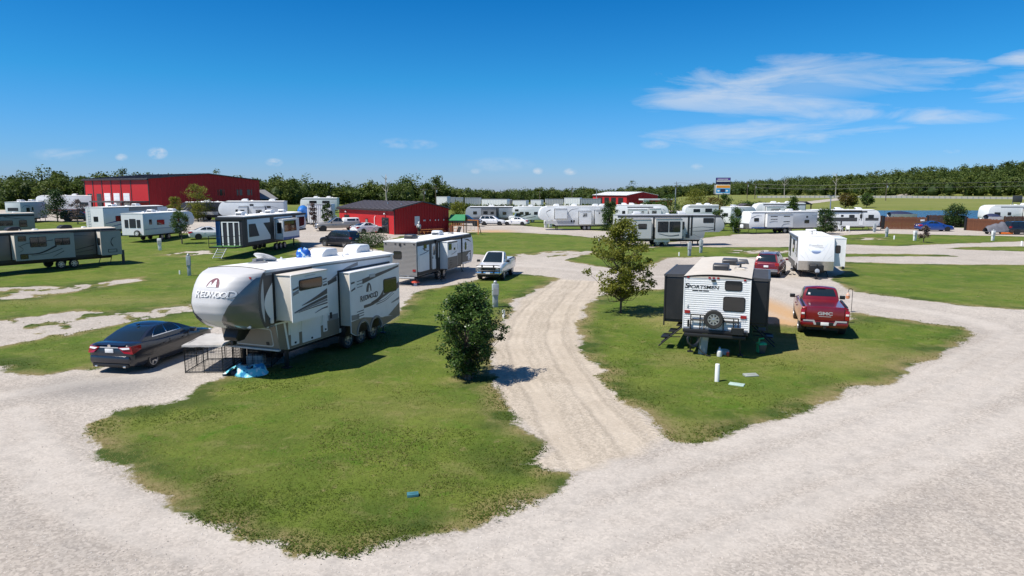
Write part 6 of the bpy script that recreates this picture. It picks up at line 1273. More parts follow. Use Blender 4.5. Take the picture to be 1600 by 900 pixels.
def barn(name, label, corner, ang, Lf, W, eave, ridge, roofm, front_ribs=.9, gable_ribs=.9, over=.3, group=None):
    """gabled metal building: local x along the gable end, y along the long front (away to the left); origin at the near corner"""
    t = thing(name, label, 'building', corner, ang, group)
    prof = [(0, -.5), (W, -.5), (W, eave), (W / 2, ridge), (0, eave)]
    MB().prism(prof, lambda a, b: (a, 0, b), lambda a, b: (a, Lf, b)).build('wall', redsheet, t, smooth=0)
    g = Frame((0, 0, 0), (1, 0, 0), (0, 0, 1), (0, -1, 0)); f = Frame((0, 0, 0), (0, 1, 0), (0, 0, 1), (-1, 0, 0))
    ribbed(g, .0, W, lambda x: eave + (ridge - eave) * (1 - abs(x - W / 2) / (W / 2)), 0, gable_ribs, redsheet, 'gable_siding', t)
    if front_ribs: ribbed(f, 0, Lf, lambda x: eave, 0, front_ribs, redsheet, 'front_siding', t, .03)
    for sd in (0, 1):
        x0, x1 = (-over, W / 2) if sd == 0 else (W + over, W / 2); z0 = eave - over * (ridge - eave) / (W / 2)
        mb = MB(); mb.prism([(x0, z0 + .03), (x1, ridge + .03), (x1, ridge + .15), (x0, z0 + .15)], lambda a, b: (a, -over, b), lambda a, b: (a, Lf + over, b)); o = mb.build('roof', roofm, t, smooth=0)
    r_ = MB()
    for sd in (0, 1):
        x0, x1 = (-over, W / 2) if sd == 0 else (W + over, W / 2); z0 = eave - over * (ridge - eave) / (W / 2)
        n = int(Lf / 1.2); sl = (ridge - z0) / abs(x1 - x0)
        for i in range(n + 1):
            y = -over + .1 + i * (Lf + 2 * over - .2) / n; r_.prism([(x0, z0 + .15), (x1, ridge + .15), (x1, ridge + .20), (x0, z0 + .20)], lambda a, b: (a, y - .03, b), lambda a, b: (a, y + .03, b))
    o = r_.build('roof_seam', roofm, t, smooth=0); o['kind'] = 'stuff'
    MB().box(-.06, .04, -.06, .04, 0, eave).build('corner_trim', darktrim, t, smooth=0); MB().box(-over - .12, -over, -over, Lf + over, eave - .2, eave + .02).build('gutter', darktrim, t, smooth=0)
    return t, f, g
big, f, g = barn('metal_building', 'big red metal building with white roller doors at the left', (at(238, 125), 125, slope_z(at(238, 125), 125) - .1), R(60), 21, 24.7, 7.0, 8.1, darkroof, None, .95)
for i in range(7):
    y = .0 + (.0, 5.4, 8.6, 11.8, 14.9, 18.0, 20.9)[i]; panel(f, 'pilaster', darktrim, big, [(y - .12, 0), (y + .12, 0), (y + .12, 6.95), (y - .12, 6.95)], .05)
for y in (6.0, 9.2, 12.3): 
    d = panel(f, 'roller_door', whitedoor, big, rrect(y, .0, 2.0, 4.4, .03), .04)
    for k in range(7): panel(f, 'door_slat', whitedoor, d, rrect(y + .05, .12 + k * .61, 1.9, .54, .02), .06)
for y in (15.3, 18.5): window(f, big, y, .2, 1.7, 4.1, .04)
for x in (14.4, 18.9, 21.2): window(g, big, x, 3.9, 1.6, 1.25, .04)
MB().box(-5.0, 0, .2, 10.5, 2.75, 3.0).build('porch_roof', darkroof, big, smooth=0)
for y in (.5, 3.6, 6.8, 10.2): MB().box(-4.8, -4.6, y - .1, y + .1, 0, 2.75).build('porch_post', darktrim, big, smooth=0)
sc = (at(617, 92), 92, slope_z(at(617, 92), 92) - .05)
sm, f, g = barn('metal_building', 'small red metal building with dark shingled roof near the playset', sc, R(40), 16.5, 8.9, 3.4, 4.35, darkroof, .0, .42, .25)
for y, w, h_, z in ((1.5, 1.9, 2.3, .0), (13.2, 1.6, 1.5, .9), (7.4, .75, 1.9, .1)):
    d = panel(f, 'door' if z < .5 else 'window', darktrim, sm, rrect(y, z, w, h_, .03), .05)
    if w > 1: [panel(f, 'pane', glass, d, rrect(y + .12 + k * (w / 2 - .05), z + .15, w / 2 - .2, h_ - .35, .03), .07) for k in (0, 1)]
    else: panel(f, 'door_leaf', mat('grey_door', (.25, .25, .24), .5), d, rrect(y + .08, z, w - .16, h_ - .12, .02), .07)
for y, z in ((2.4, 2.7), (14, 2.75)): MB().lathe([(.03, 0), (.14, .02), (.16, .14), (.05, .22)], 10, Matrix.Translation((-.15, y, z))).build('wall_lamp', pvc, sm)
MB().tube([(-.18, 5.2, 0), (-.18, 5.2, 2.2), (-.02, 5.2, 2.45)], .05, 8).build('vent_stack', pvc, sm)
panel(g, 'notice_board', plate_m, sm, rrect(3.15, 1.2, .8, 1.25, .03), .08)
for x in (4.55, 4.75, 5.6, 6.5, 7.0, 7.9): boxpart('wall_outlet', pvc, sm, x, x + .12, -.14, -.02, 1.75, 1.95, .01)
for (x, y) in ((2.5, 6.0), (2.0, 1.4)): MB().lathe([(.09, 0), (.09, .3), (.14, .32), (.14, .4)], 8, Matrix.Translation((x, y, 3.4 + x * .2))).build('roof_vent', steel, sm)
fr_b, f, g = barn('metal_building', 'distant red building with white roof in the centre of the horizon', (at(978, 292), 292, slope_z(at(978, 292), 292) - .1), R(22), 30, 15.5, 4.2, 5.6, mat('white_roof_sheet', (.74, .74, .73), .45, var=.03), None, 1.2, .3)
for y in (3, 9, 15, 21): panel(f, 'bay_opening', black, fr_b, rrect(y, .0, 4.2, 3.2, .02), .05)
annex = thing('shed', 'low red shed with white fascia right of the distant red building', 'shed', (at(1016, 280), 280, slope_z(at(1016, 280), 280)), R(10))
boxpart('wall', redsheet, annex, 0, 9, 0, 5, -.3, 2.2, 0); boxpart('roof', white_far, annex, -3.5, 9.2, -.3, 5.2, 2.2, 2.75, 0); boxpart('post', white_far, annex, -3.4, -1.0, -.2, .2, -.3, 2.2, 0); panel(Frame((0, 0, 0), (1, 0, 0), (0, 0, 1), (0, -1, 0)), 'doorway', black, annex, [(.6, 0), (1.6, 0), (1.6, 1.9), (.6, 1.9)], .04)
shed = thing('shed', 'small shed with grey hipped roof right of the big red building', 'shed', (at(414, 150), 150, slope_z(at(414, 150), 150)), R(20))
boxpart('wall', mat('dark_shed_wall', (.05, .055, .06), .6), shed, -2.6, 2.6, -2, 2, -.3, 2.6, 0); taper_box(MB(), -3.2, 3.2, -2.6, 2.6, 2.6, 4.6, .42).build('roof', midgrey, shed, smooth=0); boxpart('door', white_far, shed, -.5, .5, -2.05, -1.9, 0, 2.0, .0)
# storage trailers in a row before the far wood
def container(u0, u1, y, h, label, m, rz=0, doors=True, name='storage_container'):
    x0, x1 = at(u0, y), at(u1, y); w = x1 - x0; t = thing(name, label, 'container', (x0, y, slope_z(x0, y)), rz, 'storage trailers lined up before the far wood')
    boxpart('body', m, t, 0, w, 0, 2.5, .3, h, .03); g = Frame((0, 0, 0), (1, 0, 0), (0, 0, 1), (0, -1, 0))
    ribbed(g, .06, w - .06, lambda x: h - .12, .45, .5 if w > 5 else .3, m, 'side_sheet', t, .05)
    boxpart('rail', ltgrey, t, -.02, w + .02, -.05, .02, h - .12, h + .02, 0); boxpart('rail', ltgrey, t, -.02, w + .02, -.05, .02, .28, .42, 0)
    for x in (.8, w - .8): boxpart('support_leg', black, t, x - .3, x + .3, .2, .5, -.2, .32, 0)
    return t
greyside = mat('grey_container_side', (.33, .36, .39), .5, var=.06)
for u0, u1, y, h, lab, m in ((683, 701, 214, 3.8, 'white trailer end, leftmost of the storage row', white_far), (702, 712, 216, 3.7, 'narrow grey storage box second from the left of its row', greyside), (713, 724, 216, 3.7, 'grey storage trailer with white frame, third from the left of its row', greyside), (727, 752, 216, 3.7, 'long grey storage trailer left of the long white one', greyside), (753, 795, 214, 3.5, 'longest white storage trailer in the row', white_far), (796, 800, 216, 3.4, 'thin dark grey storage box right of the longest white trailer', midgrey), (801, 823, 212, 3.2, 'white storage trailer just right of the thin grey box', white_far),
                            (829, 846, 214, 3.3, 'short white storage trailer left of a dark gap', white_far), (852, 880, 216, 3.5, 'pale storage trailer with grey bays above the white fifth wheel', ltgrey), (881, 906, 216, 3.9, 'taller white storage trailer left of the ribbed grey one', white_far), (907, 938, 214, 3.6, 'ribbed grey storage trailer before the distant red building', greyside)): container(u0, u1, y, h, lab, m, -.35 if m is white_far else 0)
far('motorhome', 'white motorhome roof showing above the big white box trailer', 'motorhome', side_fit(474, 530, 150, .05, 'left'), 3.2, 'round', 'L', .6, acs=(.25, .6), wins=((.2, .4, 1.8, 2.6), (.55, .75, 1.8, 2.6)), bands=((0, .95, 2.85, 3.0, midgrey),))
container(482, 519, 108, 3.3, 'big white box trailer left of the small red building', white_far, 0)
t = thing('covered_boat', 'boat wrapped in a bright blue tarpaulin beside the big white box trailer', 'boat', gy(476, 110)); bt = mat('blue_tarp', (.02, .16, .50), .5, var=.15)
mb = MB(); rows = []
for i, (z, rx, ry) in enumerate(((.9, .45, .9), (1.4, .7, 1.5), (2.2, .8, 1.7), (2.7, .55, 1.2), (2.95, .1, .3))): rows.append([(rx * math.cos(a) * (1 + .08 * math.sin(5 * a + i)), ry * math.sin(a), z + .08 * math.sin(3 * a + i)) for a in np.linspace(0, 2 * math.pi, 16, endpoint=False)])
mb.grid(rows, close=True); mb.build('tarpaulin', bt, t, smooth=60); boxpart('boat_trailer', dkgrey, t, -.6, .6, -1.5, 1.5, .5, .9, .05); wheel(t, -.7, 0, .3, .2, -1); wheel(t, .7, 0, .3, .2, 1)
# ------------------------------------------------------------------ trees and shrubs
bark = mat('bark', (.11, .085, .065), .9, var=.25, vscale=8, bump=.4); palebark = mat('pale_bark', (.36, .33, .29), .9, var=.2)
LEAF = {'dark': tint_mat('dark_foliage', (.016, .036, .009), (.038, .078, .016), (.080, .130, .028), .45, .22), 'olive': tint_mat('olive_foliage', (.095, .115, .014), (.185, .205, .028), (.300, .285, .052), .5, .5),
        'green': tint_mat('green_foliage', (.024, .052, .008), (.055, .105, .016), (.100, .160, .028), .5, .28), 'rust': tint_mat('rusty_foliage', (.075, .058, .014), (.135, .105, .022), (.190, .150, .035), .55, .25),
        'shrub': tint_mat('shrub_foliage', (.016, .040, .009), (.042, .092, .018), (.120, .190, .045), .35, .28), 'bare': tint_mat('withered_foliage', (.09, .065, .055), (.14, .10, .09), (.18, .14, .12), .7, .1),
        'wood': tint_mat('woodland_foliage', (.034, .062, .013), (.080, .118, .022), (.155, .180, .038), .6, .35)}
def leaf_quads(P, size, r, up=.35, fold=.25):
    """one folded four-cornered leaf at each point"""
    n = len(P); d = r.normal(size=(n, 3)); d[:, 2] *= .6; d /= np.linalg.norm(d, axis=1)[:, None] + 1e-9
    nn = r.normal(size=(n, 3)); nn[:, 2] = np.abs(nn[:, 2]) + up; sd_ = np.cross(d, nn); sd_ /= np.linalg.norm(sd_, axis=1)[:, None] + 1e-9
    nn = np.cross(sd_, d); s = size * (.65 + .7 * r.random(n))[:, None]
    a = P; b = P + d * s * .5 + sd_ * s * .30 + nn * s * fold * .3; c = P + d * s; e = P + d * s * .5 - sd_ * s * .30 + nn * s * fold * .3
    return np.stack([a, b, c, e], 1)
def crown_points(h0, h1, w, prof, nc, nl, r, hollow=.55, rc=.22, lump=.25):
    """clump centres inside an outline, then leaves round each clump"""
    t = r.random(nc) ** .9; rad = np.array([prof(q) for q in t]) * w / 2; a = r.random(nc) * 6.283; rr = rad * (hollow + (1 - hollow) * r.random(nc)) * (1 + lump * r.normal(size=nc) * .5)
    Cn = np.stack([rr * np.cos(a), rr * np.sin(a), h0 + t * (h1 - h0)], 1)
    k = r.integers(0, nc, nl); sc = rc * w * (.6 + .8 * r.random(nc)); off = r.normal(size=(nl, 3)); off /= np.linalg.norm(off, axis=1)[:, None]; off *= (r.random(nl) ** .45)[:, None]
    off[:, 2] *= .75
    P = Cn[k] + off * sc[k][:, None]; ct = r.random(nc)
    return Cn, P, np.clip(.45 * ct[k] + .55 * r.random(nl), 0, 1)
PROF = {'cone': lambda t: (1 - t) ** .75 * min(1, .55 + 3 * t) + .06, 'egg': lambda t: math.sqrt(max(0, 1 - (2 * t - .85) ** 2 / 1.35)) + .04, 'round': lambda t: math.sqrt(max(0.02, 1 - (2 * t - 1) ** 2)), 'column': lambda t: .9 * (1 - t ** 4) + .1,
        'shrub': lambda t: np.interp(t, [0, .13, .33, .53, .67, .8, .95, 1], [.32, .56, .80, .96, .95, .60, .34, .16]), 'loose': lambda t: np.interp(t, [0, .06, .18, .4, .65, .88, 1], [.42, .74, .98, 1.0, .84, .50, .16])}
def tree(name, label, cat, loc, h, w, kind='egg', leaf='green', nc=28, nl=1400, ls=.16, trunk=.22, tr=.07, seed=1, group='young trees and shrubs around the campground', rc=.22, hollow=.5, stems=1, bk=None):
    r = np.random.default_rng(seed); t = thing(name, label, cat, loc, 0, group); h0 = h * trunk
    Cn, P, tt = crown_points(h0, h, w, PROF[kind], nc, nl, r, hollow, rc)
    mb = MB(); top = h * .9
    for s_ in range(stems):
        o = r.normal(size=2) * (.0 if stems == 1 else .12)
        path = [(o[0] + .03 * math.sin(q * 5 + seed) * h * .3, o[1] + .03 * math.cos(q * 4) * h * .3, q * top - .05) for q in np.linspace(0, 1, 8)]
        mb.tube(path, [tr * (1 - .85 * q) for q in np.linspace(0, 1, 8)], 8)
    mb.build('trunk', bk or bark, t, smooth=60)
    lm = MB()
    for i, c in enumerate(Cn):
        z = max(h0 * .7, c[2] - (math.hypot(c[0], c[1])) * (.7 + .3 * r.random())); q = min(z / top, 1)
        p0 = Vector((.03 * math.sin(q * 5 + seed) * h * .3, .03 * math.cos(q * 4) * h * .3, z)); p1 = Vector(c); m = (p0 + p1) / 2 + Vector(r.normal(size=3)) * .05 * w - Vector((0, 0, .03 * h))
        lm.tube([p0, m, p1], [tr * .34, tr * .2, tr * .08], 5, cap=False)
    o = lm.build('limb', bk or bark, t, smooth=60); o['kind'] = 'stuff'
    Q = leaf_quads(P, ls, r); o = link('crown', quick_mesh('crown', Q.reshape(-1, 3), np.arange(len(Q) * 4).reshape(-1, 4), LEAF[leaf], np.repeat(tt, 4)), t)
    return t
p = gp(735, 592); tree('shrub', 'dense dark green shrub on the lawn in front, left of the tan lane', 'shrub', p, 3.20, 2.45, 'shrub', 'shrub', 150, 17000, .085, .05, .06, 3, rc=.10, hollow=.30, stems=4)
p = gp(971, 490); tree('tree', 'airy olive green young tree beside the tan lane', 'tree', p, 4.75, 3.65, 'loose', 'olive', 135, 10500, .13, .20, .065, 11, rc=.085, hollow=.12)
def pxt(u, v0, v1, wpx, y=None):           # base point, height and width of a plant from its picture extent
    q = gp(u, v1) if y is None else gy(u, y); d = q[1]; return q, (HC - (v0 - YH) * d / FPX) - q[2], wpx * d / FPX
def ptree(name, label, u, v0, v1, wpx, kind, leaf, y=None, cat='tree', **k):
    q, h, w = pxt(u, v0, v1, wpx, y); sc = q[1] / FPX
    k['nl'] = int(k.get('nl', 1400) * 2.6); k['nc'] = int(k.get('nc', 28) * 1.5); k.setdefault('ls', max(.13, 1.9 * sc)); k.setdefault('tr', .04 + .012 * h); return tree(name, label, cat, q, h, w, kind, leaf, seed=int(u * 7 + v0), **k)
ptree('tree', 'dark green conical young tree between the white trailers at far left', 90, 300, 347, 36, 'cone', 'dark', nl=1700, nc=40)
ptree('tree', 'small reddish thin-leaved tree right of the dark conical tree', 122, 313, 350, 20, 'egg', 'bare', nl=500, nc=16)
ptree('sapling', 'green sapling beside the small white trailer at left', 284, 331, 381, 27, 'egg', 'green', nl=1200, nc=30, trunk=.38)
ptree('tree', 'olive tree in front of the big red building', 312, 290, 336, 34, 'round', 'olive', y=112, nl=1400, nc=30, trunk=.12)
ptree('tree', 'smaller olive tree left of the other before the big red building', 277, 309, 338, 20, 'egg', 'olive', y=110, nl=700, nc=18)
ptree('evergreen_tree', 'dark round evergreen between white fifth wheels near the centre', 952, 315, 352, 24, 'egg', 'dark', y=106, nl=1700, nc=36, trunk=.08)
ptree('tree', 'yellow green shrubby tree behind the white fifth wheels', 1046, 307, 338, 34, 'round', 'green', y=145, nl=900, trunk=.1)
ptree('tree', 'wide olive and green tree in the row behind the grey fifth wheel', 1083, 298, 336, 46, 'round', 'olive', y=150, nl=1500, nc=36, trunk=.1)
ptree('tree', 'rusty tinted tree right of the wide olive tree', 1112, 310, 337, 26, 'egg', 'rust', y=148, nl=800, trunk=.1)
ptree('tree', 'light green tree at the right end of the row', 1131, 305, 334, 20, 'egg', 'green', y=152, nl=700, trunk=.1)
ptree('shrub', 'bushy shrub left of the blue-skirted white trailer', 1149, 326, 360, 24, 'shrub', 'green', y=98, cat='shrub', nl=1300, trunk=.08)
ptree('shrub', 'dark shrub beside the small white trailer end', 1120, 326, 360, 20, 'egg', 'dark', y=104, cat='shrub', nl=900, trunk=.08)
ptree('tree', 'green leafy tree above the blue-skirted white trailer', 1236, 308, 340, 26, 'cone', 'green', y=110, nl=1500, nc=34, trunk=.1)
ptree('evergreen_tree', 'dark bushy tree between the two white trailers at right', 1289, 327, 366, 28, 'egg', 'dark', nl=1500, nc=34, trunk=.12)
for u, w, lf, lab in ((1317, 20, 'rust', 'rusty brown round tree, left of three beyond the right trailers'), (1329, 14, 'olive', 'olive tree squeezed between two round trees beyond the right trailers'), (1350, 18, 'green', 'green round tree, right of three beyond the right trailers')): ptree('tree', lab, u, 304, 327, w, 'round', lf, y=205, nl=800, trunk=.2)
ptree('evergreen_tree', 'dark round evergreen behind the wooden fence by the pond', 1488, 319, 347, 29, 'round', 'dark', y=108, nl=1700, nc=36, trunk=.1)
ptree('sapling', 'thin grey green sapling in front of the blue hatchback', 1443, 353, 379, 14, 'egg', 'bare', nl=500, nc=16, trunk=.3)
ptree('shrub', 'olive bush behind the playset', 716, 315, 336, 26, 'round', 'olive', y=150, cat='shrub', nl=700, trunk=.1)
ptree('shrub', 'dark grey green bush behind the black sport utility vehicle', 575, 367, 392, 62, 'round', 'dark', y=74, cat='shrub', nl=1800, nc=40, trunk=.05)
ptree('shrub', 'small dark bush left of the small red building', 491, 319, 336, 10, 'egg', 'bare', y=104, cat='shrub', nl=500)
ptree('shrub', 'green bush touching the left corner of the small red building', 512, 318, 338, 14, 'egg', 'dark', y=103, cat='shrub', nl=700)
for i, (u, v0, w, lf) in enumerate(((1010, 317, 26, 'green'), (1030, 316, 22, 'green'), (1165, 315, 30, 'green'), (1185, 317, 24, 'dark'), (990, 320, 20, 'dark'))): ptree('shrub', ('green shrub below the distant red shed', 'pale shrub right of the distant red shed', 'low spreading shrub near the left picnic shelter', 'dark low shrub right of the left picnic shelter', 'dark shrub in front of the distant red shed')[i], u, v0, 330, w, 'round', lf, y=(230, 215, 205, 210, 220)[i], cat='shrub', nl=500, trunk=.05)
# ---- the woods: far-off masses of crowns
def wood(name, rows, nq, ls, seed, tints):
    """rows: list of (x, y, height, width); every crown is its own clumped cloud of leaves, all in one mesh"""
    r = np.random.default_rng(seed); V = []; T = []
    for (x, y, h, w) in rows:
        kind = r.choice(['egg', 'round', 'egg', 'shrub']); n = int(nq * (.8 + .4 * r.random()))
        _, P, tt = crown_points(h * .02, h, w, PROF[kind], 20, n, r, .45, .21)
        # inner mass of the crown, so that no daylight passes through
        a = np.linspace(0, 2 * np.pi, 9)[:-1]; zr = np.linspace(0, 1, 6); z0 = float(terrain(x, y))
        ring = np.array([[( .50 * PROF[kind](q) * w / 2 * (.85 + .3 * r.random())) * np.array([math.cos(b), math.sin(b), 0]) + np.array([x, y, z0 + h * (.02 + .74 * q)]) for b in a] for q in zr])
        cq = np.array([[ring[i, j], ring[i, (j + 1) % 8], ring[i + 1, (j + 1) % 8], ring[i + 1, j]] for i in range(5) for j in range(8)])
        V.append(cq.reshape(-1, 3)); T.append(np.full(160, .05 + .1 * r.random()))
        P = P + np.array([x, y, z0]); Q = leaf_quads(P, ls * (.8 + .4 * r.random()), r, .6); V.append(Q.reshape(-1, 3)); T.append(np.repeat(np.clip(.42 * r.random() + .62 * tt - .02, 0, 1), 4))
    V = np.concatenate(V); T = np.concatenate(T); o = link(name, quick_mesh(name, V, np.arange(len(V)).reshape(-1, 4), LEAF['wood'], T)); o['kind'] = 'stuff'; return o
r = np.random.default_rng(5)
def scatter(u0, u1, yf, rows, gap, hh, ww, jit=.5):
    out = []
    for k in range(rows):
        u = u0
        while u < u1:
            y = yf(u) + k * gap + r.normal() * gap * .3; x = at(u, y); h = hh(u) * (.78 + .4 * r.random()); w = ww * (.75 + .5 * r.random()); out.append((x, y, h, w)); u += w * (.62 + .35 * r.random()) / y * FPX
    return out
left = scatter(-160, 470, lambda u: np.interp(u, [-160, 140, 470], [150, 165, 215]), 5, 6.5, lambda u: np.interp(u, [-100, 0, 140, 300, 470], [7.2, 7.0, 6.8, 6.8, 6.6]), 6.5)
left += [(at(75, 182), 182, 8.9, 8), (at(95, 184), 184, 8.4, 6), (at(198, 205), 205, 9.6, 7), (at(215, 207), 207, 9.4, 8), (at(345, 240), 240, 10.5, 6)]
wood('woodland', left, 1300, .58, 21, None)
mid = scatter(380, 1030, lambda u: np.interp(u, [380, 560, 720, 740, 1030], [215, 235, 270, 330, 430]), 5, 11, lambda u: np.interp(u, [380, 480, 600, 640, 700, 715, 760, 1030], [6.0, 6.0, 6.2, 6.8, 7.0, 6.2, 6.0, 6.6]), 8.5)
mid += [(at(642, 262), 262, 11.0, 11), (at(634, 264), 264, 9.6, 9), (at(688, 268), 268, 10.8, 9), (at(680, 270), 270, 9.8, 8), (at(585, 250), 250, 8.4, 8), (at(985, 440), 440, 12.0, 11), (at(440, 225), 225, 9, 8), (at(480, 228), 228, 8.8, 8)]
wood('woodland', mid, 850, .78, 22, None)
right = scatter(985, 1720, front_y, 9, 13, lambda u: np.interp(u, [985, 1130, 1300, 1720], [8, 9, 8.8, 9.0]), 10.5)
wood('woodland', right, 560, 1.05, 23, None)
# pale dead trees standing in the woods
def dead_tree(label, u, y, h, seed):
    r = np.random.default_rng(seed); q = gy(u, y); t = thing('dead_tree', label, 'tree', q, 0, 'bare dead trees at the edge of the wood'); mb = MB()
    path = [(.3 * math.sin(k * 2 + seed), 0, k * h) for k in np.linspace(0, 1, 6)]; mb.tube(path, [.32 * (1 - .8 * k) for k in np.linspace(0, 1, 6)], 6); mb.build('trunk', palebark, t)
    for i in range(9):
        z = h * (.4 + .55 * r.random()); a = r.random() * 6.28; l = h * .28 * (1.1 - z / h * .5); MB().tube([(.1, 0, z), (math.cos(a) * l * .5, math.sin(a) * l * .5, z + l * .35), (math.cos(a) * l, math.sin(a) * l, z + l * (.6 + .4 * r.random()))], [.12, .08, .03], 5).build('branch', palebark, t)
dead_tree('pale bare dead tree, tallest at the edge of the right wood', 1300, 440, 14, 1); dead_tree('bare dead tree left of the tallest in the right wood', 1221, 490, 13, 2); dead_tree('leafless tree rising above the wood left of the centre', 606, 232, 9.8, 3)
# hedge along the storage trailers
hr = []
for u in np.arange(690, 945, 3.2): hr.append((at(u, 204), 204 + r.normal() * .8, 1.5 + .5 * r.random(), 1.8))
o = wood('hedge', hr, 90, .55, 31, None)
# ------------------------------------------------------------------ fence, shelters, poles, signs
woodf = mat('brown_fence_wood', (.13, .045, .018), .75, var=.3, vscale=5); woodk = mat('dark_fence_wood', (.055, .022, .013), .8, var=.3, vscale=5)
def fence_bay(label, u0, u1, y0, y1, h, m, z=None):
    a = Vector(gy(u0, y0)); b = Vector(gy(u1, y1)); d = b - a; L = d.length; t = thing('wooden_fence', label, 'fence', a, math.atan2(d.y, d.x), 'wooden fence bays along the pond')
    n = max(4, int(L / .16)); rr = np.random.default_rng(int(u0)); meshes = []
    for k in range(4): meshes.append(MB().box(0, .148, -.012 - .006 * k, .012, .05, h - .03 * k).mesh('board', smooth=0)); meshes[-1].materials.append((m, woodf if m is woodf else woodk, m, m)[k])
    for i in range(n): o = link('board', meshes[rr.integers(0, 4)], t); o.location = (i * L / n, 0, d.z * i / n - .05 + .03 * rr.random())
    for x in np.arange(0, L + .1, 2.4): boxpart('post', woodk, t, x - .06, x + .06, .03, .14, 0, h - .1, .0)
    for z in (.35, h - .35): boxpart('rail', woodk, t, 0, L, .012, .06, z - .04, z + .04, 0)
    return t
fence_bay('short dark fence piece left of the first brown bay', 1362, 1378, 108, 108, 1.9, woodk)
fence_bay('brown fence bay left of the blue hatchback', 1379, 1446, 103.5, 101.5, 1.95, woodf); fence_bay('darker set-back fence bay behind the blue hatchback', 1446, 1507, 110, 108, 1.9, woodk); fence_bay('brown fence bay at the right beside the tarp-covered cart', 1508, 1566, 100.5, 96, 1.85, woodf)
fence_bay('dark fence end piece behind the black sport utility vehicle', 1566, 1600, 107, 106, 1.85, woodk)
for u, y in ((1378, 103.6), (1446, 103), (1507, 100.6)):
    q = gy(u, y); o = boxpart('fence_post', black, None, q[0] - .16, q[0] + .16, q[1] - .16, q[1] + .16, q[2], q[2] + 2.0, .02); tag(o, {1378: 'tall dark post at the left end of the first brown fence bay', 1446: 'tall dark post between the fence and the blue hatchback roof', 1507: 'tall dark post at the left end of the right brown fence bay'}[u], 'fence post', 'tall posts of the wooden fence')
q = gy(1437, 102); o = boxpart('fence_sign', pvc, None, q[0] - .35, q[0] + .35, q[1] - .42, q[1] - .36, q[2] + 1.25, q[2] + 1.5, .01); tag(o, 'small white sign on the brown fence beside the blue hatchback', 'sign')
def shelter(label, u, v0, y, w):
    q = gy(u, y); zt = HC - (v0 - YH) * y / FPX - q[2]; t = thing('picnic_shelter', label, 'shelter', q, .2, 'dark picnic shelters on the far grass'); d = w * .75
    for sx in (-1, 1):
        for sy in (-1, 1): boxpart('post', woodk, t, sx * w * .42 - .1, sx * w * .42 + .1, sy * d * .42 - .1, sy * d * .42 + .1, -.2, zt - .7, 0)
    MB().prism([(-w / 2, zt - .75), (0, zt - .1), (w / 2, zt - .75), (w / 2, zt - .6), (0, zt + .05), (-w / 2, zt - .6)], lambda a, b: (a, -d / 2, b), lambda a, b: (a, d / 2, b)).build('roof', darkroof, t, smooth=0)
    boxpart('table_top', wood_o, t, -.9, .9, -.4, .4, .70, .76, 0); boxpart('bench', wood_o, t, -.9, .9, -.85, -.55, .42, .47, 0); boxpart('bench', wood_o, t, -.9, .9, .55, .85, .42, .47, 0); boxpart('table_leg', dkgrey, t, -.6, .6, -.1, .1, -.1, .7, 0)
shelter('dark picnic shelter left of the pond above the shrubs', 1160, 318, 150, 3.6); shelter('dark picnic shelter right of the green leafy tree', 1251, 314.5, 165, 3.5)
def pole(label, u, y, v0, arm=True, lamp=False):
    q = gy(u, y); h = HC - (v0 - YH) * y / FPX - q[2]; t = thing('light_pole' if lamp else 'utility_pole', label, 'light pole' if lamp else 'utility pole', q, 0, 'poles along the far road'); MB().tube([(0, 0, -.3), (0, 0, h)], [.16, .10], 8).build('pole', steel if lamp else bark, t)
    if arm:
        boxpart('cross_arm', bark, t, -1.2, 1.2, -.07, .07, h - .9, h - .75, 0)
        for x in (-1.1, -.4, .4, 1.1): MB().tube([(x, 0, h - .75), (x, 0, h - .5)], .06, 6).build('insulator', steel, t)
        MB().tube([(.35, 0, h - 2.3), (.35, 0, h - 1.4)], .25, 8).build('transformer', steel, t)
    if lamp:
        for sd in (-1, 1): boxpart('lamp_head', steel, t, sd * .2 - .5, sd * .2 + .5, -.2, .2, h - .05, h + .12, .03)
    return q, h
P1 = pole('utility pole with transformer right of the billboard', 1164, 300, 284); P2 = pole('utility pole second right of the billboard', 1176, 296, 286); P3 = pole('utility pole standing right of the three round trees', 1379, 262, 284.5); P4 = pole('utility pole just left of the billboard', 1054, 340, 284)
pole('utility pole above the storage trailers, left', 682, 250, 291); pole('utility pole above the storage trailers, middle', 843, 250, 300, False); pole('utility pole above the ribbed grey storage trailer', 893, 260, 291); P5 = pole('utility pole above the small red building', 664, 240, 293)
pole('twin-headed light pole before the distant red building', 931, 225, 296.5, False, True); pole('light pole left of the wide olive tree', 1053, 160, 292, False, True); pole('pale slim lamp pole left of the three round trees', 1294, 150, 306, False, True)
def wire(label, a, b, sag):
    pts = [Vector(a).lerp(Vector(b), k) - Vector((0, 0, sag * 4 * k * (1 - k))) for k in np.linspace(0, 1, 17)]
    tag(MB().tube(pts, .05, 5).build('power_line', mat('cable', (.10, .10, .10), .5), None), label, 'power line')
def tip(Pq, dx=0, dz=-.5): (x, y, z), h = Pq; return (x + dx, y, z + h + dz)
far_r = gy(1760, 235)
wire('upper power line from the right edge to the pole by the round trees', tip(P3, 1.1), (far_r[0], far_r[1], far_r[2] + 8.8), .6); wire('upper power line between the pole by the round trees and the poles by the billboard', tip(P2, 1.1), tip(P3, -1.1), .7); wire('power line between the billboard poles and the pole left of the billboard', tip(P4, 1.1), tip(P1, -1.1), .6)
wire('lower power line from the right edge to the pole by the round trees', tip(P3, .4, -2.0), (far_r[0], far_r[1], far_r[2] + 7.2), .6); wire('lower power line between the pole by the round trees and the poles by the billboard', tip(P2, .4, -2.0), tip(P3, -.4, -2.0), .7)
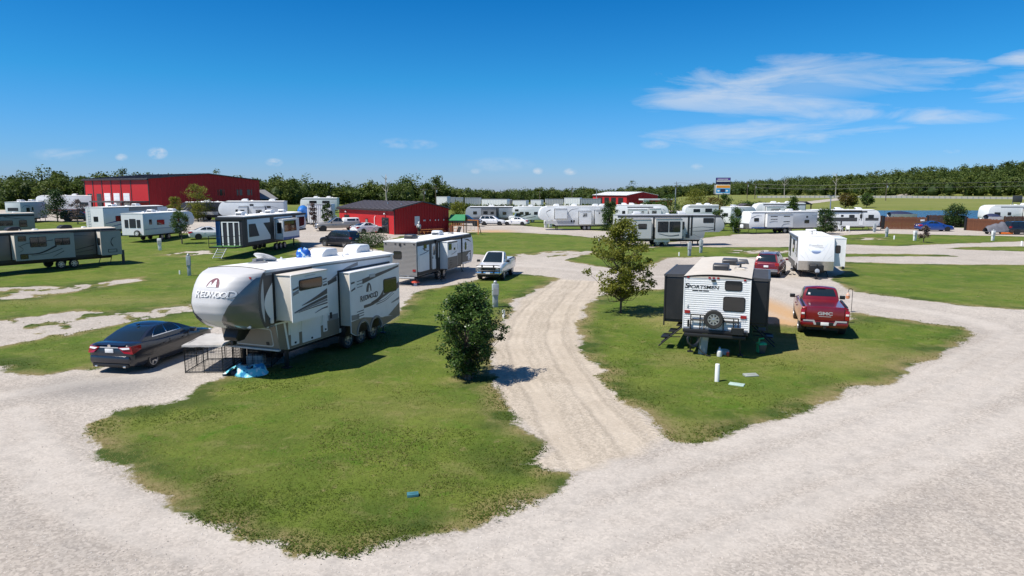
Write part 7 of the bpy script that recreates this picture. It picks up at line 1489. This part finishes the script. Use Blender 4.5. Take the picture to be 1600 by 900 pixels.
def billboard():
    y = 290; q = gy(1126, y); t = thing('billboard', 'tall roadside billboard with a purple and white panel above an orange and blue one', 'billboard', q, -.12); k = y / FPX
    zt = HC + 21 * k - q[2]; zb = HC - 4 * k - q[2]; w = 22 * k / 2; mid_ = (zt + zb) / 2 + .5
    for x in (-w * .55, w * .55): MB().tube([(x, .4, -.5), (x, .4, zt - .3)], .2, 8).build('post', dkgrey, t)
    F0 = Frame((0, 0, 0), (1, 0, 0), (0, 0, 1), (0, -1, 0)); purple = mat('purple_panel', (.09, .05, .26), .5); orange = mat('orange_panel', (.70, .28, .02), .5); sblue = mat('sky_blue_panel', (.03, .28, .55), .5); navy = mat('navy_panel', (.02, .02, .07), .5)
    up = boxpart('upper_board', navy, t, -w, w, -.15, .25, mid_ + .2, zt, .03); pn0 = 0; lo = boxpart('lower_board', white_far, t, -w, w, -.15, .25, zb, mid_ - .1, .03)
    H = zt - mid_ - .2; b = mid_ + .2; pn = lambda nm, m, par, x0, x1, z0, z1, d=.17: panel(F0, nm, m, par, [(x0 * w, z0), (x1 * w, z0), (x1 * w, z1), (x0 * w, z1)], .01, d=d)
    pn('printed_panel', purple, up, -.9, .95, b + H * .58, b + H * .92); pn('printed_panel', plate_m, up, -.9, .95, b + H * .40, b + H * .54); 
    for i in range(9): pn('printed_letter', plate_m, up, -.75 + i * .16, -.66 + i * .16, b + H * .68, b + H * .82, .185)
    H2 = mid_ - .1 - zb; pn('printed_panel', orange, lo, -.92, .95, zb + H2 * .66, zb + H2 * .95); pn('printed_panel', sblue, lo, -.92, .95, zb + H2 * .12, zb + H2 * .62)
    pn('printed_panel', navy, lo, -.35, .3, zb + H2 * .2, zb + H2 * .55, .185); 
    for x in (-.6, .55): panel(F0, 'printed_shape', plate_m, lo, [(x * w + .5 * math.cos(a), zb + H2 * .35 + .35 * math.sin(a)) for a in np.linspace(0, 6.28, 12, endpoint=False)], .01, d=.185)
    boxpart('catwalk', steel, t, -w, w, -.9, -.2, zb - .25, zb - .12, 0); boxpart('side_ladder', ltgrey, t, -w - .6, -w - .35, -.1, .1, zb, mid_, 0)
billboard()
t = thing('information_board', 'dark double-post information board on the far grass at right', 'sign', gy(1583, 225), .1); boxpart('board', dkgrey, t, -1.7, 1.7, -.1, .05, .7, 2.9, .02)
for x in (-1.5, 1.5): boxpart('post', steel, t, x - .08, x + .08, .05, .2, -.2, 2.9, 0)
def guardrail():
    a, b = gy(1180, 312), gy(1680, 268); L = math.hypot(b[0] - a[0], b[1] - a[1]); t = thing('guardrail', 'pale road guardrail at the foot of the right wood', 'guardrail', a, math.atan2(b[1] - a[1], b[0] - a[0])); n = 60
    zs = [float(terrain(a[0] + (b[0] - a[0]) * i / n, a[1] + (b[1] - a[1]) * i / n)) - a[2] for i in range(n + 1)]; m = mat('pale_concrete', (.42, .40, .37), .8, var=.12)
    MB().grid([[(i * L / n, -.15, zs[i] + z) for i in range(n + 1)] for z in (-.3, .95)]).grid([[(i * L / n, y, zs[i] + .95) for i in range(n + 1)] for y in (-.15, .15)]).build('rail', m, t)
    o = MB()
    for i in range(n): o.box(i * L / n - .1, i * L / n + .1, -.3, -.16, zs[i] - .3, zs[i] + 1.0)
    o = o.build('post', steel, t, smooth=0); o['kind'] = 'stuff'
guardrail()
# ------------------------------------------------------------------ utility pedestals, posts, covers
def pedestal(label, u, v, h=1.25, w=.24, m=None, head=True, lean=0, d=.18):
    q = gp(u, v); t = thing('utility_pedestal', label, 'utility pedestal', q, .3, 'power pedestals of the caravan pitches'); t.rotation_euler = (0, lean, .3)
    boxpart('post', m or greybox, t, -w / 2, w / 2, -d / 2, d / 2, -.05, h * .62, .01); boxpart('outlet_box', m or greybox, t, -w * .62, w * .62, -d * .7, d * .55, h * .50, h, .02); panel(Frame((0, -d * .7, 0), (1, 0, 0), (0, 0, 1), (0, -1, 0)), 'cover_flap', ltgrey, t, rrect(-w * .5, h * .55, w, h * .28, .02), .02)
    if head: MB().lathe([(.08, 0), (.10, .02), (.10, .12), (.05, .17)], 12, Matrix.Translation((0, 0, h))).build('meter', steel, t)
    return t
def post(label, u, v, h=.45, r_=.055, m=None, name='white_post', cat='post'):
    q = gp(u, v); o = MB().lathe([(r_, -.1), (r_, h), (r_ * .9, h + .02)], 14).build(name, m or pvc, None, smooth=40); o.location = q; return tag(o, label, cat, 'white pipe posts in the grass')
pedestal('grey utility pedestal on the lawn left of the big fifth wheel', 296, 431, 1.5); pedestal('white utility pedestal left of the toy hauler', 250, 391, 1.2, .3, pvc, False); pedestal('grey utility pedestal behind the dark shrub by the tan lane', 774, 480, 1.30, .28)
pedestal('left one of two pale pedestals right of the airy olive tree', 1077, 400, 1.25, .28); pedestal('right one of two pale pedestals right of the airy olive tree', 1095, 395, 1.3, .28); pedestal('white pedestal, left of the pair at the nose of the long white fifth wheel', 853, 356, 1.3, .55, pvc, True); pedestal('white pedestal, right of the pair at the nose of the long white fifth wheel', 860, 355.5, 1.35, .55, pvc, True)
pedestal('pedestal in the right grass nearest the black-banded white trailer', 1385, 370, 1.1, .3); pedestal('pedestal with a dark band left of the thin sapling', 1429, 376, 1.2, .34, pvc, False); pedestal('white pedestal in the grass below the tarp-covered cart', 1551, 376, 1.2, .36, pvc); pedestal('pedestal at the nose of the black-banded white trailer', 1366, 363, 1.1, .34)
pedestal('grey pedestal beside the small white trailer end', 1147, 362, 1.1, .3); pedestal('white pedestal behind the airy olive tree', 1130, 358, 1.1, .3, pvc)
post('white pipe post in front of the ribbed white trailer', 1120, 597, .60, .075); post('white pipe post between the tan lane and the dark shrub', 787, 496, .36, .075); post('short white pipe left of the grey pedestal by the big fifth wheel', 281, 429, .3, .05); post('white pipe post in the right grass left of the thin sapling', 1397, 374, .45, .08); post('white pipe post at the right edge of the picture', 1596, 384, .5, .09); post('short white pipe left of the two pale pedestals', 1061, 400, .35, .06); post('yellowish white marker left of the airy olive tree', 936, 378, .5, .07)
def cover(label, u, v, w, d, m, rz=0, tilt=0):
    q = gp(u, v); o = MB().box(-w / 2, w / 2, -d / 2, d / 2, -.03, .05).box(-w * .3, w * .3, -.02, .02, .05, .06).build('utility_cover', m, None, bev=.012); o.location = q; o.rotation_euler = (tilt, 0, rz); tag(o, label, 'utility cover', 'utility covers set in the grass')
cover('pale green utility cover in the grass right of the white pipe post', 1151, 602, .48, .30, mat('pale_green_cover', (.40, .52, .46), .6), -.5); cover('grey tilted utility cover behind the pale green one', 1173, 587, .48, .26, mat('grey_cover', (.30, .32, .29), .6), .15, .12); cover('teal striped utility cover in the front lawn', 645, 774, .24, .15, mat('teal_cover', (.05, .17, .20), .5), .2)
# ------------------------------------------------------------------ odds and ends round the pitches
def kennel():
    q = gp(290, 583); a = math.atan2(0.0, 1.0); t = thing('wire_kennel', 'black wire dog kennel with a sagging white cover on the gravel', 'kennel', q, R(2)); w, d, h = 1.30, 1.9, .98
    def pan_(p0, p1):
        mb = MB(); p0, p1 = Vector(p0), Vector(p1); L = (p1 - p0).length; dr = (p1 - p0) / L
        for z in (.04, h): mb.tube([p0 + Vector((0, 0, z)), p1 + Vector((0, 0, z))], .018, 6)
        for e in (p0, (p0 + p1) / 2, p1): mb.tube([e, e + Vector((0, 0, h))], .018, 6)
        n = int(L / .11)
        for i in range(1, n): e = p0 + dr * (i * L / n); mb.tube([e + Vector((0, 0, .04)), e + Vector((0, 0, h))], .005, 4)
        for i in range(1, 9): z = .04 + i * (h - .04) / 9; mb.tube([p0 + Vector((0, 0, z)), p1 + Vector((0, 0, z))], .004, 4)
        o = mb.build('wire_panel', blackiron, t); o['kind'] = 'stuff'
    pan_((0, 0, 0), (w, 0, 0)); pan_((0, d, 0), (w, d, 0)); pan_((0, 0, 0), (0, d, 0)); pan_((w, 0, 0), (w, d, 0))
    mb = MB(); N = 14; rows = [[(-.05 + (w + .1) * i / N, -.06 + (d + .12) * j / N, h + .02 - .07 * math.sin(math.pi * i / N) * math.sin(math.pi * j / N) + .007 * math.sin(i * 1.3 + j * .8)) for i in range(N + 1)] for j in range(N + 1)]; mb.grid(rows)
    for e in (rows[0], rows[-1], [r_[0] for r_ in rows], [r_[-1] for r_ in rows]): mb.grid([e, [(x, y, z - .06) for x, y, z in e]])
    mb.build('cover', mat('white_tarpaulin', (.43, .41, .385), .7, var=.10, dirt=.25), t, smooth=60)
    t2 = thing('dog_crate', 'dark wire dog run with black cover next to the white-topped kennel', 'kennel', (q[0] + 1.42, q[1] + .75, 0), R(4)); t = t2; w, d, h = 1.3, 1.5, .95
    pan_((0, 0, 0), (w, 0, 0)); pan_((0, d, 0), (w, d, 0)); pan_((0, 0, 0), (0, d, 0)); pan_((w, 0, 0), (w, d, 0))
    rows = [[(-.03 + 1.36 * i / 8, -.03 + 1.56 * j / 8, .99 + .03 * math.sin(i * 1.3 + j * .9)) for i in range(9)] for j in range(9)]; MB().grid(rows).build('cover', mat('black_tarpaulin', (.03, .03, .032), .6), t2, smooth=60); MB().grid([[(1.34, -.03 + 1.5 * j / 8, z) for j in range(9)] for z in (.3, .98)]).build('side_cover', black, t2); MB().grid([[(-.03 + 1.36 * i / 8, 1.52, z) for i in range(9)] for z in (.0, .98)]).build('side_cover', black, t2)
    q2 = (q[0] + 1.7, q[1] + 1.1); o = boxpart('storage_bin', ltgrey, None, q2[0], q2[0] + .6, q2[1], q2[1] + .4, 0, .35, .03); tag(o, 'pale plastic bin inside the dark dog run', 'bin')
kennel()
def pool():
    m = bpy.data.materials.new('printed_pool_plastic'); m.use_nodes = True; nt = m.node_tree; b = nt.nodes['Principled BSDF']; v = nt.nodes.new('ShaderNodeTexNoise'); v.inputs['Scale'].default_value = 5; v.inputs['Detail'].default_value = 1; tc = nt.nodes.new('ShaderNodeTexCoord'); rp = nt.nodes.new('ShaderNodeValToRGB'); rp.color_ramp.interpolation = 'CONSTANT'
    rp.color_ramp.elements[0].color = (.02, .22, .42, 1); rp.color_ramp.elements[1].position = .44; rp.color_ramp.elements[1].color = (.20, .62, .68, 1); e = rp.color_ramp.elements.new(.60); e.color = (.66, .76, .76, 1)
    nt.links.new(tc.outputs['Object'], v.inputs['Vector']); nt.links.new(v.outputs[0], rp.inputs[0]); nt.links.new(rp.outputs[0], b.inputs['Base Color']); b.inputs['Roughness'].default_value = .35
    q = gp(392, 585); t = thing('paddling_pool', 'upturned turquoise printed paddling pool lying on the grass edge', 'paddling pool', q); rows = []
    for k, (r_, z) in enumerate(((.56, .0), (.58, .03), (.52, .10), (.47, .24), (.42, .30), (.36, .31), (.1, .27))): rows.append([(r_ * math.cos(a) * (1 + .05 * math.sin(3 * a)), r_ * .8 * math.sin(a), z * (1 + .18 * math.sin(2 * a + .5)) + (.0 if z < .02 else .02 * math.sin(5 * a))) for a in np.linspace(0, 2 * math.pi, 28, endpoint=False)])
    MB().grid(rows, close=True).build('basin', m, t, smooth=60)
    rows = [[(-.42 - .5 * i / 8, -.35 + .7 * j / 8 + .1 * i / 8, .30 * (1 - (i / 8) ** 1.4) + .05 * math.sin(j * 1.1 + i)) for j in range(9)] for i in range(9)]; MB().grid(rows).build('folded_edge', m, t, smooth=60); boxpart('inner_shadow_block', mat('shadow_navy', (.02, .03, .06), .6), t, -.62, -.36, -.2, .2, .0, .18, .05)  # dark block stands in for the shadow under the folded edge
pool()
def roof_bundle():
    th = -1.93; lx, ly = 4.25, -.35; x = -6.5 + math.cos(th) * lx - math.sin(th) * ly; y = 30.79 + math.sin(th) * lx + math.cos(th) * ly
    m = bpy.data.materials.new('blue_printed_cloth'); m.use_nodes = True; nt = m.node_tree; b = nt.nodes['Principled BSDF']; v = nt.nodes.new('ShaderNodeTexNoise'); v.inputs['Scale'].default_value = 6; tc = nt.nodes.new('ShaderNodeTexCoord'); rp = nt.nodes.new('ShaderNodeValToRGB'); rp.color_ramp.interpolation = 'CONSTANT'
    rp.color_ramp.elements[0].color = (.01, .09, .42, 1); rp.color_ramp.elements[1].position = .55; rp.color_ramp.elements[1].color = (.10, .36, .70, 1); e = rp.color_ramp.elements.new(.62); e.color = (.75, .75, .78, 1); nt.links.new(tc.outputs['Object'], v.inputs['Vector']); nt.links.new(v.outputs[0], rp.inputs[0]); nt.links.new(rp.outputs[0], b.inputs['Base Color'])
    rows = []
    for k, (r_, z) in enumerate(((.27, -.02), (.29, .10), (.27, .24), (.20, .36), (.07, .40))): rows.append([(r_ * math.cos(a) * (1 + .12 * math.sin(3 * a + k)), r_ * .8 * math.sin(a), z + .04 * math.sin(4 * a + k)) for a in np.linspace(0, 2 * math.pi, 24, endpoint=False)])
    o = MB().grid(rows, close=True).build('wrapped_bundle', m, None, smooth=60); o.location = (x, y, 3.66); tag(o, 'blue and white wrapped bundle on the roof of the big fifth wheel', 'bundle')
roof_bundle()
def pedestal_kit():
    q = gp(1097, 553); t = thing('utility_pedestal', 'tall grey leaning power pedestal behind the ribbed white trailer', 'utility pedestal', q, .15, 'power pedestals of the caravan pitches'); t.rotation_euler = (0, .08, .15)
    boxpart('post', greybox, t, -.14, .14, -.09, .09, -.05, .98, .015); boxpart('cover_flap', ltgrey, t, -.11, .11, -.105, -.088, .55, .92, .006); MB().lathe([(.07, 0), (.12, .02), (.12, .14), (.09, .2), (.03, .22)], 14, Matrix.Translation((0, 0, .98))).build('meter', steel, t); boxpart('conduit', steel, t, .14, .18, -.03, .03, .0, .9, .01)
    q2 = gp(1082, 554); mb = MB(); 
    for k in range(9):
        rr = .26 + .02 * math.sin(k * 2.1); o = MB().tube([(rr * math.cos(a) * .8, .02 * k - .08 + .02 * math.sin(3 * a + k), .62 + rr * math.sin(a) + .015 * math.sin(2 * a + k)) for a in np.linspace(0, 6.283, 24)], .016, 5, cap=False); mb.v, base = mb.v + o.v, len(mb.v); mb.f += [tuple(i + base for i in f_) for f_ in o.f]
    o = mb.build('cable_coil', mat('grey_black_cable', (.07, .07, .075), .5), None, smooth=60); o.location = q2; tag(o, 'coiled grey power cable hanging beside the leaning pedestal', 'cable')
    o = MB().tube([(.15, 0, .35), (.3, -.15, .16), (.5, -.3, .02), (.62, -.32, .02)], .022, 6).build('cable_tail', black, o)
    q3 = gp(1124, 557); t = thing('plastic_jug', 'white plastic jug standing in the grass by the leaning pedestal', 'jug', q3); MB().lathe([(.09, 0), (.10, .02), (.10, .22), (.05, .28), (.035, .29), (.035, .33)], 16).build('body', pvc, t); MB().lathe([(.04, .33), (.04, .36)], 12).build('lid', mat('blue_lid', (.05, .15, .4), .4), t)
    q4 = gp(1131, 553); mb = MB().tube([((.16 + .012 * k) * math.cos(a), (.13 + .01 * k) * math.sin(a), .03 + .035 * k + .02 * math.sin(a)) for k in range(4) for a in np.linspace(0, 6.283, 20, endpoint=False)], .013, 5); o = mb.build('garden_hose', pvc, None, smooth=60); o.location = q4; tag(o, 'white coiled garden hose beside the white jug', 'hose')
    q5 = gp(1137, 557); o = MB().lathe([(.05, 0), (.06, .05), (.06, .14), (.03, .17)], 12).build('water_filter', mat('red_plastic', (.5, .07, .04), .4), None); o.location = q5; tag(o, 'small red water filter lying by the white hose', 'filter')
    q6 = gp(1189, 552); t = thing('waste_bin', 'dark waste bin with bright green lid right of the ribbed trailer', 'bin', q6, .1); taper_box(MB(), -.15, .15, -.15, .15, .36, .0, .12).build('body', dkgrey, t, bev=.02); taper_box(MB(), -.17, .17, -.17, .17, .36, .44, .1).build('lid', mat('green_plastic', (.02, .36, .14), .4), t, bev=.015); boxpart('side_panel', mat('green_plastic', (.02, .36, .14), .4), t, -.155, -.13, -.1, .1, .05, .34, .0); MB().tube([(-.1, 0, .44), (-.1, 0, .58), (.08, 0, .60)], .03, 6).build('handle', mat('green_plastic', (.02, .36, .14), .4), t)
pedestal_kit()
def hook():
    q = gp(1330, 488); t = thing('shepherd_hook', 'black shepherd hook pole standing right of the dark red pickup', 'hook pole', q); MB().tube([(0, 0, -.1), (0, 0, 1.15)] + [(-.11 + .11 * math.cos(a), 0, 1.15 + .11 * math.sin(a)) for a in np.linspace(.2, 3.1, 8)] + [(-.22, 0, 1.08)], .014, 6).build('rod', blackiron, t)
    m = mat('orange_lantern', (.62, .25, .12), .5, var=.2); l = thing('lantern', 'small orange and white lantern hanging from the shepherd hook', 'lantern', (q[0] - .24, q[1], .72)); MB().lathe([(.05, 0), (.10, .03), (.10, .22), (.05, .26), (.01, .34)], 10).build('body', m, l); MB().lathe([(.11, .19), (.03, .29)], 10).build('cap', pvc, l)
hook()
def playset():
    q = gp(716, 365); t = thing('playset', 'cedar playset with green canopy, slide and swing frame', 'playset', q, -.15, None); gt = mat('green_canvas', (.012, .20, .075), .6, var=.1); w = 1.0
    for sx in (-1, 1):
        for sy in (-1, 1): boxpart('tower_post', wood_o, t, sx * w - .06, sx * w + .06, sy * .8 - .06, sy * .8 + .06, -.1, 2.15, 0)
    boxpart('platform', wood_o, t, -1.1, 1.1, -.9, .9, 1.15, 1.25, 0)
    for i in range(9): boxpart('railing_slat', wood_o, t, -1.0 + i * .25 - .05, -1.0 + i * .25 + .05, -.92, -.88, 1.25, 1.75, 0)
    for sd in (-1, 1): MB().add([(-1.25 * 1, sd * 1.05, 1.95), (1.25, sd * 1.05, 1.95), (1.05, 0, 2.75), (-1.05, 0, 2.75), (-1.25, sd * 1.05, 1.90), (1.25, sd * 1.05, 1.90), (1.05, 0, 2.70), (-1.05, 0, 2.70)], [(0, 1, 2, 3), (7, 6, 5, 4), (0, 4, 5, 1), (1, 5, 6, 2), (3, 2, 6, 7), (0, 3, 7, 4)]).build('canopy', gt, t, smooth=0)
    MB().tube([(-1.1, -.6, 2.2), (-1.1, -.6, 2.0), (-2.2, -.9, 1.9)], .02, 5).add([(-2.2, -1.2, 2.0), (-1.2, -1.2, 2.2), (-1.2, .4, 2.2), (-2.2, .3, 1.95)], [(0, 1, 2, 3)]).build('side_awning', gt, t, smooth=0)
    boxpart('swing_beam', wood_o, t, 1.0, 3.0, -.07, .07, 1.85, 2.02, 0)
    for sd in (-1, 1): MB().tube([(2.9, 0, 1.95), (3.15, sd * 1.0, -.05)], .065, 6).build('swing_leg', wood_o, t)
    MB().tube([(3.0, -.5, 1.0), (3.0, .5, 1.0)], .05, 6).build('swing_brace', wood_o, t)
    for x in (1.6, 2.2):
        for y in (-.2, .2): MB().tube([(x + y, 0, 1.9), (x + y, 0, .5)], .012, 4).build('swing_chain', steel, t)
        boxpart('swing_seat', mat('yellow_plastic', (.6, .4, .03), .4), t, x - .22, x + .22, -.1, .1, .46, .5, .0)
    MB().grid([[(.3, -.9 - k * .28, 1.2 - k * .17 + .03 * (k > 6) * (k - 6)), (.35, -.9 - k * .28, 1.07 - k * .17 + .03 * (k > 6) * (k - 6)), (.75, -.9 - k * .28, 1.07 - k * .17 + .03 * (k > 6) * (k - 6)), (.8, -.9 - k * .28, 1.2 - k * .17 + .03 * (k > 6) * (k - 6))] for k in range(8)]).build('slide', black, t, smooth=40)
    boxpart('climbing_wall', mat('dark_cedar', (.22, .07, .03), .7), t, -1.05, -.6, -1.2, -.9, -.05, 1.2, .0)
    MB().tube([(-.4, -1.5, 0), (-.4, -.9, 1.2)], .04, 5).tube([(.1, -1.5, 0), (.1, -.9, 1.2)], .04, 5).tube([(-.4, -1.3, .4), (.1, -1.3, .4)], .03, 5).tube([(-.4, -1.1, .8), (.1, -1.1, .8)], .03, 5).build('ladder', wood_o, t)
playset()
def picnic(label, u, v, rz):
    q = gy(u, v); t = thing('picnic_table', label, 'picnic table', q, rz, 'picnic tables beside the small red building')
    for i in range(4): boxpart('top_board', wood_o, t, -.9, .9, -.36 + i * .185, -.2 + i * .185, .70, .745, 0)
    for sd in (-1, 1): boxpart('bench', wood_o, t, -.9, .9, *sorted((sd * .58, sd * .82)), .42, .46, 0)
    for x in (-.6, .6):
        for sd in (-1, 1): MB().tube([(x, sd * .7, 0), (x, sd * .2, .72)], .045, 5).build('leg', wood_o, t)
        boxpart('cross_beam', wood_o, t, x - .04, x + .04, -.75, .75, .36, .42, 0)
picnic('wooden picnic table beside the white-hooded person', 666, 93.6, R(40)); picnic('wooden picnic table nearer the right corner of the small red building', 684, 95.2, R(40))
def person():
    q = gy(655, 92.9); t = thing('person', 'person in a white hoodie and dark shorts standing by the small red building', 'person', q, .4)
    J = [(0, 0, .92), (0, 0, 1.15), (0, .0, 1.40), (0, 0, 1.50), (0, .01, 1.62), (0, .02, 1.74), (.10, 0, .88), (.11, .02, .48), (.11, 0, .08), (.12, .12, .03), (-.10, 0, .88), (-.11, -.02, .48), (-.11, 0, .08), (-.12, .12, .03), (.19, 0, 1.40), (.25, .02, 1.14), (.22, .16, .95), (-.19, 0, 1.40), (-.25, .02, 1.14), (-.22, .16, .95)]
    E = [(0, 1), (1, 2), (2, 3), (3, 4), (4, 5), (0, 6), (6, 7), (7, 8), (8, 9), (0, 10), (10, 11), (11, 12), (12, 13), (2, 14), (14, 15), (15, 16), (2, 17), (17, 18), (18, 19)]
    Rr = [.15, .14, .15, .06, .10, .08, .09, .065, .045, .04, .09, .065, .045, .04, .065, .05, .035, .065, .05, .035]
    def skin(name, js, es, grow, m):
        me = bpy.data.meshes.new(name); ids = sorted(set(sum(es, ()))); mp = {j: i for i, j in enumerate(ids)}; me.from_pydata([js[j] for j in ids], [(mp[a], mp[b]) for a, b in es], []); o = link(name, me); o.modifiers.new('s', 'SKIN'); lay = me.skin_vertices[0] if me.skin_vertices else None
        if lay is None: bpy.context.view_layer.objects.active = o; bpy.ops.mesh.customdata_skin_add(); lay = me.skin_vertices[0]
        for j, i in mp.items(): lay.data[i].radius = (Rr[j] + grow,) * 2
        lay.data[0].use_root = True; s2 = o.modifiers.new('d', 'SUBSURF'); s2.levels = s2.render_levels = 1; dg = bpy.context.evaluated_depsgraph_get(); dg.update(); nm = bpy.data.meshes.new_from_object(o.evaluated_get(dg)); bpy.data.objects.remove(o); nm.materials.clear(); nm.materials.append(m); nm.polygons.foreach_set('use_smooth', [True] * len(nm.polygons)); return link(name, nm, t)
    skin('body', J, E, 0, mat('skin', (.42, .25, .17), .5)); hood = mat('white_cotton', (.72, .72, .72), .8, var=.06)
    skin('hoodie', [(a, b, c) for a, b, c in J], [(0, 1), (1, 2), (2, 14), (14, 15), (15, 16), (2, 17), (17, 18), (18, 19)], .03, hood); skin('shorts', J, [(0, 6), (6, 7), (0, 10), (10, 11)], .03, black)
    MB().lathe([(.02, 1.84), (.09, 1.80), (.125, 1.70), (.12, 1.60), (.10, 1.52)], 14, Matrix.Translation((0, -.01, 0)), cap=False).build('hood', hood, t)
    for sd in (-1, 1): boxpart('shoe', black, t, sd * .11 - .05, sd * .11 + .05, -.08, .18, 0, .09, .03)
person()
def chair(label, u, v, rz):
    q = gp(u, v); t = thing('plastic_chair', label, 'chair', q, rz, 'white plastic chairs beside the black-banded trailer'); boxpart('seat', pvc, t, -.25, .25, -.25, .25, .40, .44, .01); boxpart('backrest', pvc, t, -.25, .25, .22, .26, .44, .9, .01)
    for x in (-.22, .22):
        for y in (-.22, .22): boxpart('leg', pvc, t, x - .02, x + .02, y - .02, y + .02, 0, .4, 0)
        boxpart('armrest', pvc, t, x - .03, x + .03, -.22, .25, .62, .66, 0)
chair('white plastic chair, left of two beside the black-banded trailer', 1313, 362, .3); chair('white plastic chair, right of two beside the black-banded trailer', 1324, 362.5, -.5)
def tarp_cart():
    q = gp(1557, 366); t = thing('covered_cart', 'grey tarp-covered cart with an orange tray beside the right fence', 'cart', q, -.1); rows = []
    for i in range(10): rows.append([(-1.5 + .33 * i, y * .7, (.35 + .75 * math.sin(math.pi * (i + .6) / 10.5) ** .7 + .3 * (i in (6, 7)) + .06 * math.sin(i * 2.1)) * (1 - abs(y) ** 2.5) + .35) for y in np.linspace(-1, 1, 9)])
    MB().grid(rows).build('tarpaulin', mat('grey_tarpaulin', (.13, .13, .15), .6, var=.2), t, smooth=50); boxpart('frame', dkgrey, t, -1.4, 1.4, -.6, .6, .28, .40, .03); boxpart('orange_tray', mat('orange_plastic', (.65, .15, .02), .5), t, .2, 1.7, -.75, -.3, .05, .30, .04)
    for x in (-.9, .9): wheel(t, x, -.62, .26, .15, -1); wheel(t, x, .62, .26, .15, 1)
tarp_cart()
for lab, u, y, w in (('navy covered boat showing above the left brown fence bay', 1407, 112, 4.6), ('navy covered boat showing above the right brown fence bay', 1549, 103, 2.5)):
    q = gy(u, y); t = thing('covered_boat', lab, 'boat', q, .05); rows = []
    for i in range(11): k = i / 10; hw = .9 * math.sin(math.pi * (.15 + .8 * k)) ** .5; rows.append([(w * (k - .5), yy * hw, 1.9 + .45 * (1 - yy * yy) * math.sin(math.pi * min(1, k + .15)) ** .6) for yy in np.linspace(-1, 1, 7)])
    MB().grid(rows).build('boat_cover', mat('navy_canvas', (.02, .028, .07), .6), t, smooth=60); MB().grid([[(x, y_ * (1 if j == 0 else .55), z - (0 if j == 0 else .75)) for x, y_, z in [r_[e] for r_ in rows]] for e in (0, -1) for j in (0, 1)][:2]).grid([[(x, y_ * (1 if j == 0 else .55), z - (0 if j == 0 else .75)) for x, y_, z in [r_[-1] for r_ in rows]] for j in (0, 1)]).build('hull', white_far, t); boxpart('boat_trailer', dkgrey, t, -w * .45, w * .45, -.5, .5, .5, 1.2, .02)
q = gp(649, 446); t = thing('garden_ornament', 'red and white mushroom ornament by the grey trailer bumper', 'ornament', q); MB().lathe([(.12, 0), (.10, .18), (.08, .22)], 12).build('stem', pvc, t); MB().lathe([(.30, .20), (.27, .28), (.15, .35), (.02, .37)], 16).build('cap', mat('red_plastic', (.5, .07, .04), .4), t)
